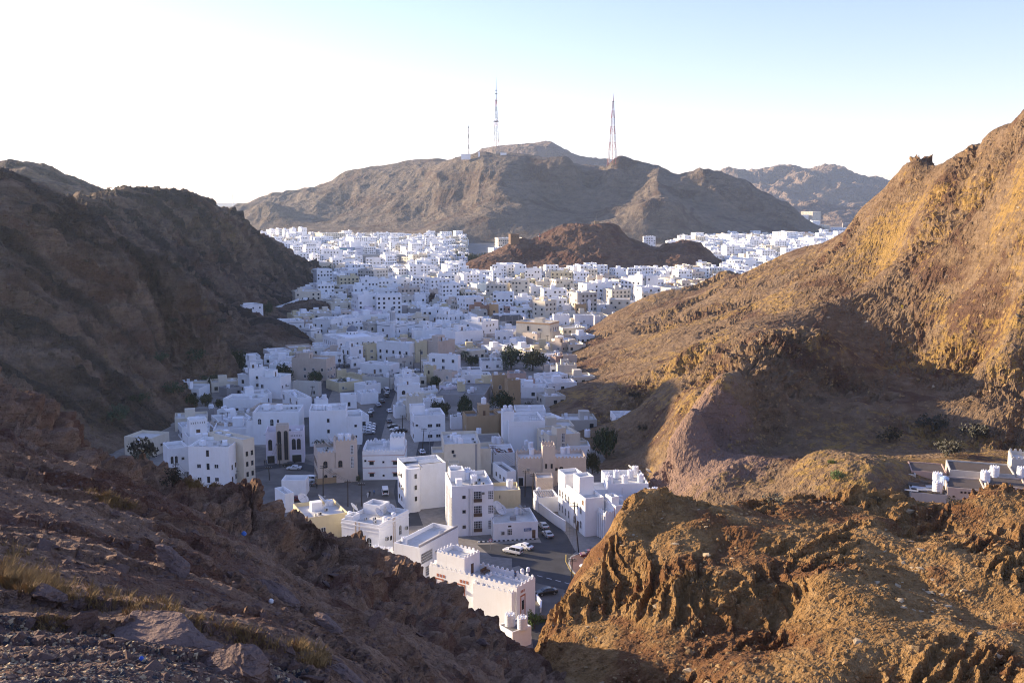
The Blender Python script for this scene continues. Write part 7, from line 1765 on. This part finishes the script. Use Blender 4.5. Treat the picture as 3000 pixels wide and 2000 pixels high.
M_STP = rockmat('stone_pale', .6, [D_(.18, .125, .07), D_(.33, .235, .135), D_(.45, .35, .22)], strata=.5, bump=.6)
M_SLAB = rockmat('slab_rock', .8, [D_(.075, .050, .043), D_(.135, .092, .078), D_(.19, .132, .110)], strata=.7, bump=.9)
SL = [rock_mesh(s, f, M_STL, 1) for s, f in ((1, .35), (2, .5), (3, .28), (4, .6), (5, .4))]
SR = [rock_mesh(s, f, m, 1) for s, f, m in ((11, .5, M_STR), (12, .4, M_STR), (13, .65, M_STR), (14, .32, M_STP), (15, .5, M_STP))]
def scatter(parent, hit, poly, n, s0, s1, meshes, seed, sink=.25, power=2.5):
    rn = random.Random(seed); k = 0; xs = [p[0] for p in poly]; ys = [p[1] for p in poly]; t = 0
    while k < n and t < n * 12:
        t += 1; x, y = rn.uniform(min(xs), max(xs)), rn.uniform(min(ys), max(ys)); c = False; j = len(poly) - 1
        for i in range(len(poly)):
            if (poly[i][1] > y) != (poly[j][1] > y) and x < (poly[j][0] - poly[i][0]) * (y - poly[i][1]) / (poly[j][1] - poly[i][1]) + poly[i][0]: c = not c
            j = i
        if not c: continue
        q, nn = hit(x, y)
        if q is None: continue
        s = s0 + (s1 - s0) * rn.random() ** power
        yield q, nn, s, rn; k += 1
def stones(parent, hit, poly, n, s0, s1, meshes, seed):
    for q, nn, s, rn in scatter(parent, hit, poly, n, s0, s1, meshes, seed):
        o = mobj('stone', rn.choice(meshes), parent, q - nn * s * .1); tl = nn.to_track_quat('Z', 'Y').to_euler(); o.rotation_euler = (tl.x * .8 + rn.uniform(-.25, .25), tl.y * .8 + rn.uniform(-.25, .25), rn.uniform(0, 6.28)); o.scale = (s * rn.uniform(.8, 1.4), s * rn.uniform(.6, 1), s * rn.uniform(.7, 1.1))
def gravel(name, parent, hit, poly, n, s0, s1, mats, seed, nm='scree'):
    V, F, MI = [], [], []; rn0 = random.Random(seed)
    base = [(1, 0, 0), (-1, 0, 0), (0, 1, 0), (0, -1, 0), (0, 0, 1), (0, 0, -1)]; fs = [(0, 2, 4), (2, 1, 4), (1, 3, 4), (3, 0, 4), (2, 0, 5), (1, 2, 5), (3, 1, 5), (0, 3, 5)]
    for q, nn, s, rn in scatter(parent, hit, poly, n, s0, s1, None, seed, power=3.0):
        n0 = len(V); a = rn.uniform(0, 6.28); c, sn = math.cos(a), math.sin(a); fl = rn.uniform(.35, .7); el = rn.uniform(.7, 1.5)
        e1 = nn.orthogonal().normalized(); e2 = nn.cross(e1)
        for b in base:
            u, v, w = b[0] * el * s * rn.uniform(.7, 1.2), b[1] * s * rn.uniform(.7, 1.2), b[2] * fl * s * rn.uniform(.7, 1.1)
            V.append(tuple(q + e1 * (u * c - v * sn) + e2 * (u * sn + v * c) + nn * (w + s * .12)))
        mi = rn.randrange(len(mats))
        for f in fs: F.append(tuple(n0 + k for k in f)); MI.append(mi)
    me = bpy.data.meshes.new(nm); me.from_pydata(V, [], F)
    for m in mats: me.materials.append(m)
    me.polygons.foreach_set('material_index', MI); o = mobj(nm, me, parent); o['kind'] = 'stuff'; return o
fg = [(0, 1330), (420, 1450), (800, 1660), (1000, 1800), (1450, 1950), (1500, 2000), (0, 2000)]
stones(left_slope, LSF, fg, 110, .10, .5, SL, 21)
stones(left_slope, LSF, [(760, 1560), (900, 1560), (1250, 1690), (1480, 1860), (1480, 1950), (1100, 1830)], 60, .3, 1.1, SL, 22)
gravel('scree', left_slope, LSF, fg, 1500, .03, .13, [M_STL], 23)
gravel('pebbles', left_slope, LSF, [(0, 1800), (250, 1850), (700, 1920), (900, 1960), (900, 2000), (0, 2000)], 5200, .012, .06, [M_STL, M_STL, M_STP, plain('pebble_dark', D_(.035, .035, .04), .8)], 24, 'pebbles')
rg = [(1600, 1860), (1760, 1610), (1840, 1490), (2000, 1460), (2600, 1470), (3000, 1440), (3000, 2000), (1600, 2000)]
stones(right_ridge, RRF, rg, 190, .25, 1.0, SR, 31)
stones(right_ridge, RRF, [(2640, 1640), (2800, 1700), (2780, 1800), (2620, 1800)], 24, .4, 1.2, [SR[3], SR[4]], 32)
gravel('scree', right_ridge, RRF, rg, 3600, .07, .34, [M_STR, M_RR, M_RR, M_STR], 33)
rhp = [(1720, 1010), (1950, 890), (2300, 760), (2560, 600), (2760, 480), (3000, 350), (3000, 1250), (2500, 1050), (2350, 960), (2100, 1160), (1900, 1300), (1750, 1350), (1600, 1200)]
stones(right_hill, RHF, rhp, 90, .6, 2.0, SR, 41)
gravel('scree', right_hill, RHF, rhp, 3200, .2, .9, [M_STR, M_RH, M_RH, rockmat('stone_dark_brown', .8, [D_(.06, .04, .03), D_(.12, .08, .055), D_(.18, .125, .085)])], 42)
gravel('scree', right_hill, RHF, [(2250, 980), (2450, 1000), (2700, 1150), (2900, 1330), (2300, 1380), (2080, 1330), (2150, 1150)], 1500, .15, .6, [M_STR, M_RH], 43)
# big slabs and boulders at the viewer's feet
def slab(x, y, wpx, hpx, seed, flat, rz, name='boulder', mat=None, tilt=(0, 0), sub=4):
    q, nn = LSF(x, y)
    if q is None: return
    me = rock_mesh(seed, flat, mat or M_SLAB, sub)
    P_ = np.array([v.co[:] for v in me.vertices]); nz_ = .05 * fb3((P_[:, 0] * 1.0, P_[:, 1], P_[:, 2]), .7, 4, seed, .55) + .05 * np.where((P_[:, 2] * 9 + 2 * fb3((P_[:, 0], P_[:, 1], P_[:, 2]), 1.2, 2, seed)) % 1 < .2, -1, 0) * .5
    L_ = P_ / (np.linalg.norm(P_, axis=1)[:, None] + 1e-6); P_ = P_ + L_ * nz_[:, None]
    for v, c in zip(me.vertices, P_): v.co = c
    s = wpx / FPX * q.y / 2; o = mobj(name, me, left_slope, q + Vector((0, 0, s * flat * .4)), rz); o.scale = (s, s * hpx, s); o.rotation_euler[0] = tilt[0]; o.rotation_euler[1] = tilt[1]; return o
slab(455, 1865, 480, .55, 61, .26, -.18, tilt=(.12, .10)); slab(720, 1985, 330, .7, 62, .55, -.2, tilt=(.05, .15)); slab(620, 1905, 200, .6, 63, .22, -.25, tilt=(.1, .12)); slab(60, 2010, 170, .5, 64, .2, .1); slab(130, 1745, 260, .35, 65, .25, -.3, tilt=(.1, .15)); slab(960, 1830, 150, .5, 67, .3, -.5, tilt=(0, .3)); slab(500, 1670, 200, .5, 68, .5, -.4, tilt=(0, .3)); slab(800, 1740, 220, .45, 69, .35, -.5, tilt=(0, .35)); slab(1010, 1985, 220, .45, 70, .3, -.4, tilt=(0, .3))
# dry grass: tufts of blades
gm_ = NT('dry_grass'); gn = gm_.noise(gm_.pos(), 3.0, 2, .5); M_GR = gm_.out(gm_.mix(gn, D_(.16, .10, .04), D_(.33, .225, .10)), .8, None, .1)
def grass(parent, hit, poly, n, h0, h1, seed, blades=16, wid=.006):
    V, F = [], []
    for q, nn, s, rn in scatter(parent, hit, poly, n, h0, h1, None, seed, power=1.3):
        for _ in range(blades):
            a = rn.uniform(0, 6.28); r_ = s * .35 * rn.random() ** .5; b = q + Vector((math.cos(a) * r_, math.sin(a) * r_, -.02)); le = rn.uniform(.15, .55); a2 = a + rn.gauss(0, .6); L_ = s * rn.uniform(.6, 1.1); d = Vector((math.cos(a2) * le, math.sin(a2) * le, 1)).normalized(); t = Vector((-math.sin(a2 + .8), math.cos(a2 + .8), 0)) * wid * rn.uniform(.7, 1.4)
            mid = b + d * L_ * .55; tip = b + d * L_ + Vector((math.cos(a2), math.sin(a2), -.25)) * L_ * .18; n0 = len(V); V += [tuple(b - t), tuple(b + t), tuple(mid + t * .8), tuple(mid - t * .8), tuple(tip)]; F += [(n0, n0 + 1, n0 + 2, n0 + 3), (n0 + 3, n0 + 2, n0 + 4)]
    me = bpy.data.meshes.new('dry_grass'); me.from_pydata(V, [], F); me.materials.append(M_GR); o = mobj('dry_grass', me, parent); o['kind'] = 'stuff'; return o
grass(left_slope, LSF, [(0, 1590), (60, 1600), (180, 1680), (330, 1730), (480, 1760), (560, 1800), (700, 1840), (850, 1890), (880, 1910), (760, 1900), (560, 1850), (420, 1800), (260, 1790), (140, 1740), (0, 1690)], 330, .10, .30, 51, 12)
grass(left_slope, LSF, [(100, 1790), (240, 1820), (200, 1850), (90, 1845)], 120, .06, .14, 52, 12); grass(left_slope, LSF, [(0, 1660), (100, 1690), (200, 1740), (60, 1730), (0, 1715)], 160, .15, .35, 53)
grass(left_slope, LSF, [(230, 1430), (330, 1450), (420, 1490), (330, 1490)], 90, .15, .35, 54); grass(left_slope, LSF, [(860, 1870), (960, 1920), (960, 1960), (880, 1940)], 90, .12, .3, 55); grass(left_slope, LSF, [(540, 1410), (640, 1412), (640, 1425), (560, 1430)], 70, .3, .6, 56, 14, .015)
# bits of litter
for x, y, c, lb in ((412, 1930, D_(.03, .10, .45), 'small blue plastic cap lying on the pebbles'), (712, 1565, D_(.03, .12, .4), 'scrap of blue plastic on the rock slope'), (792, 1762, D_(.6, .62, .65), 'pale grey plastic bottle on the rock slope')):
    q, nn = LSF(x, y)
    if q is not None: m = MB(); s = 16 / FPX * q.y; m.lathe([(s * .4, 0), (s * .5, s * .2), (s * .5, s * .5), (s * .2, s * .7)], 8); o = m.build('litter', plain('litter_' + lb.split()[1], c, .4), None, q, 1.0); o.rotation_euler[0] = .9; tag(o, lb, 'litter')
print('GROUND', round(time.time() - T0, 1))
# ================================================================== air
hm = NT('haze_air'); hm.t.nodes.remove(hm.b)
pv = hm.n('ShaderNodeVolumePrincipled'); pv.inputs['Color'].default_value = (0.66, 0.82, 1.0, 1); pv.inputs['Density'].default_value = 4.5e-5
pv.inputs['Anisotropy'].default_value = 0.35
hm.l(pv.outputs[0], hm.o.inputs['Volume'])
hb = MB(); hb.box(-9000, -400, -1.5, 9000, 9500, 420)
hz = hb.build('haze', hm.m); hz['kind'] = 'stuff'
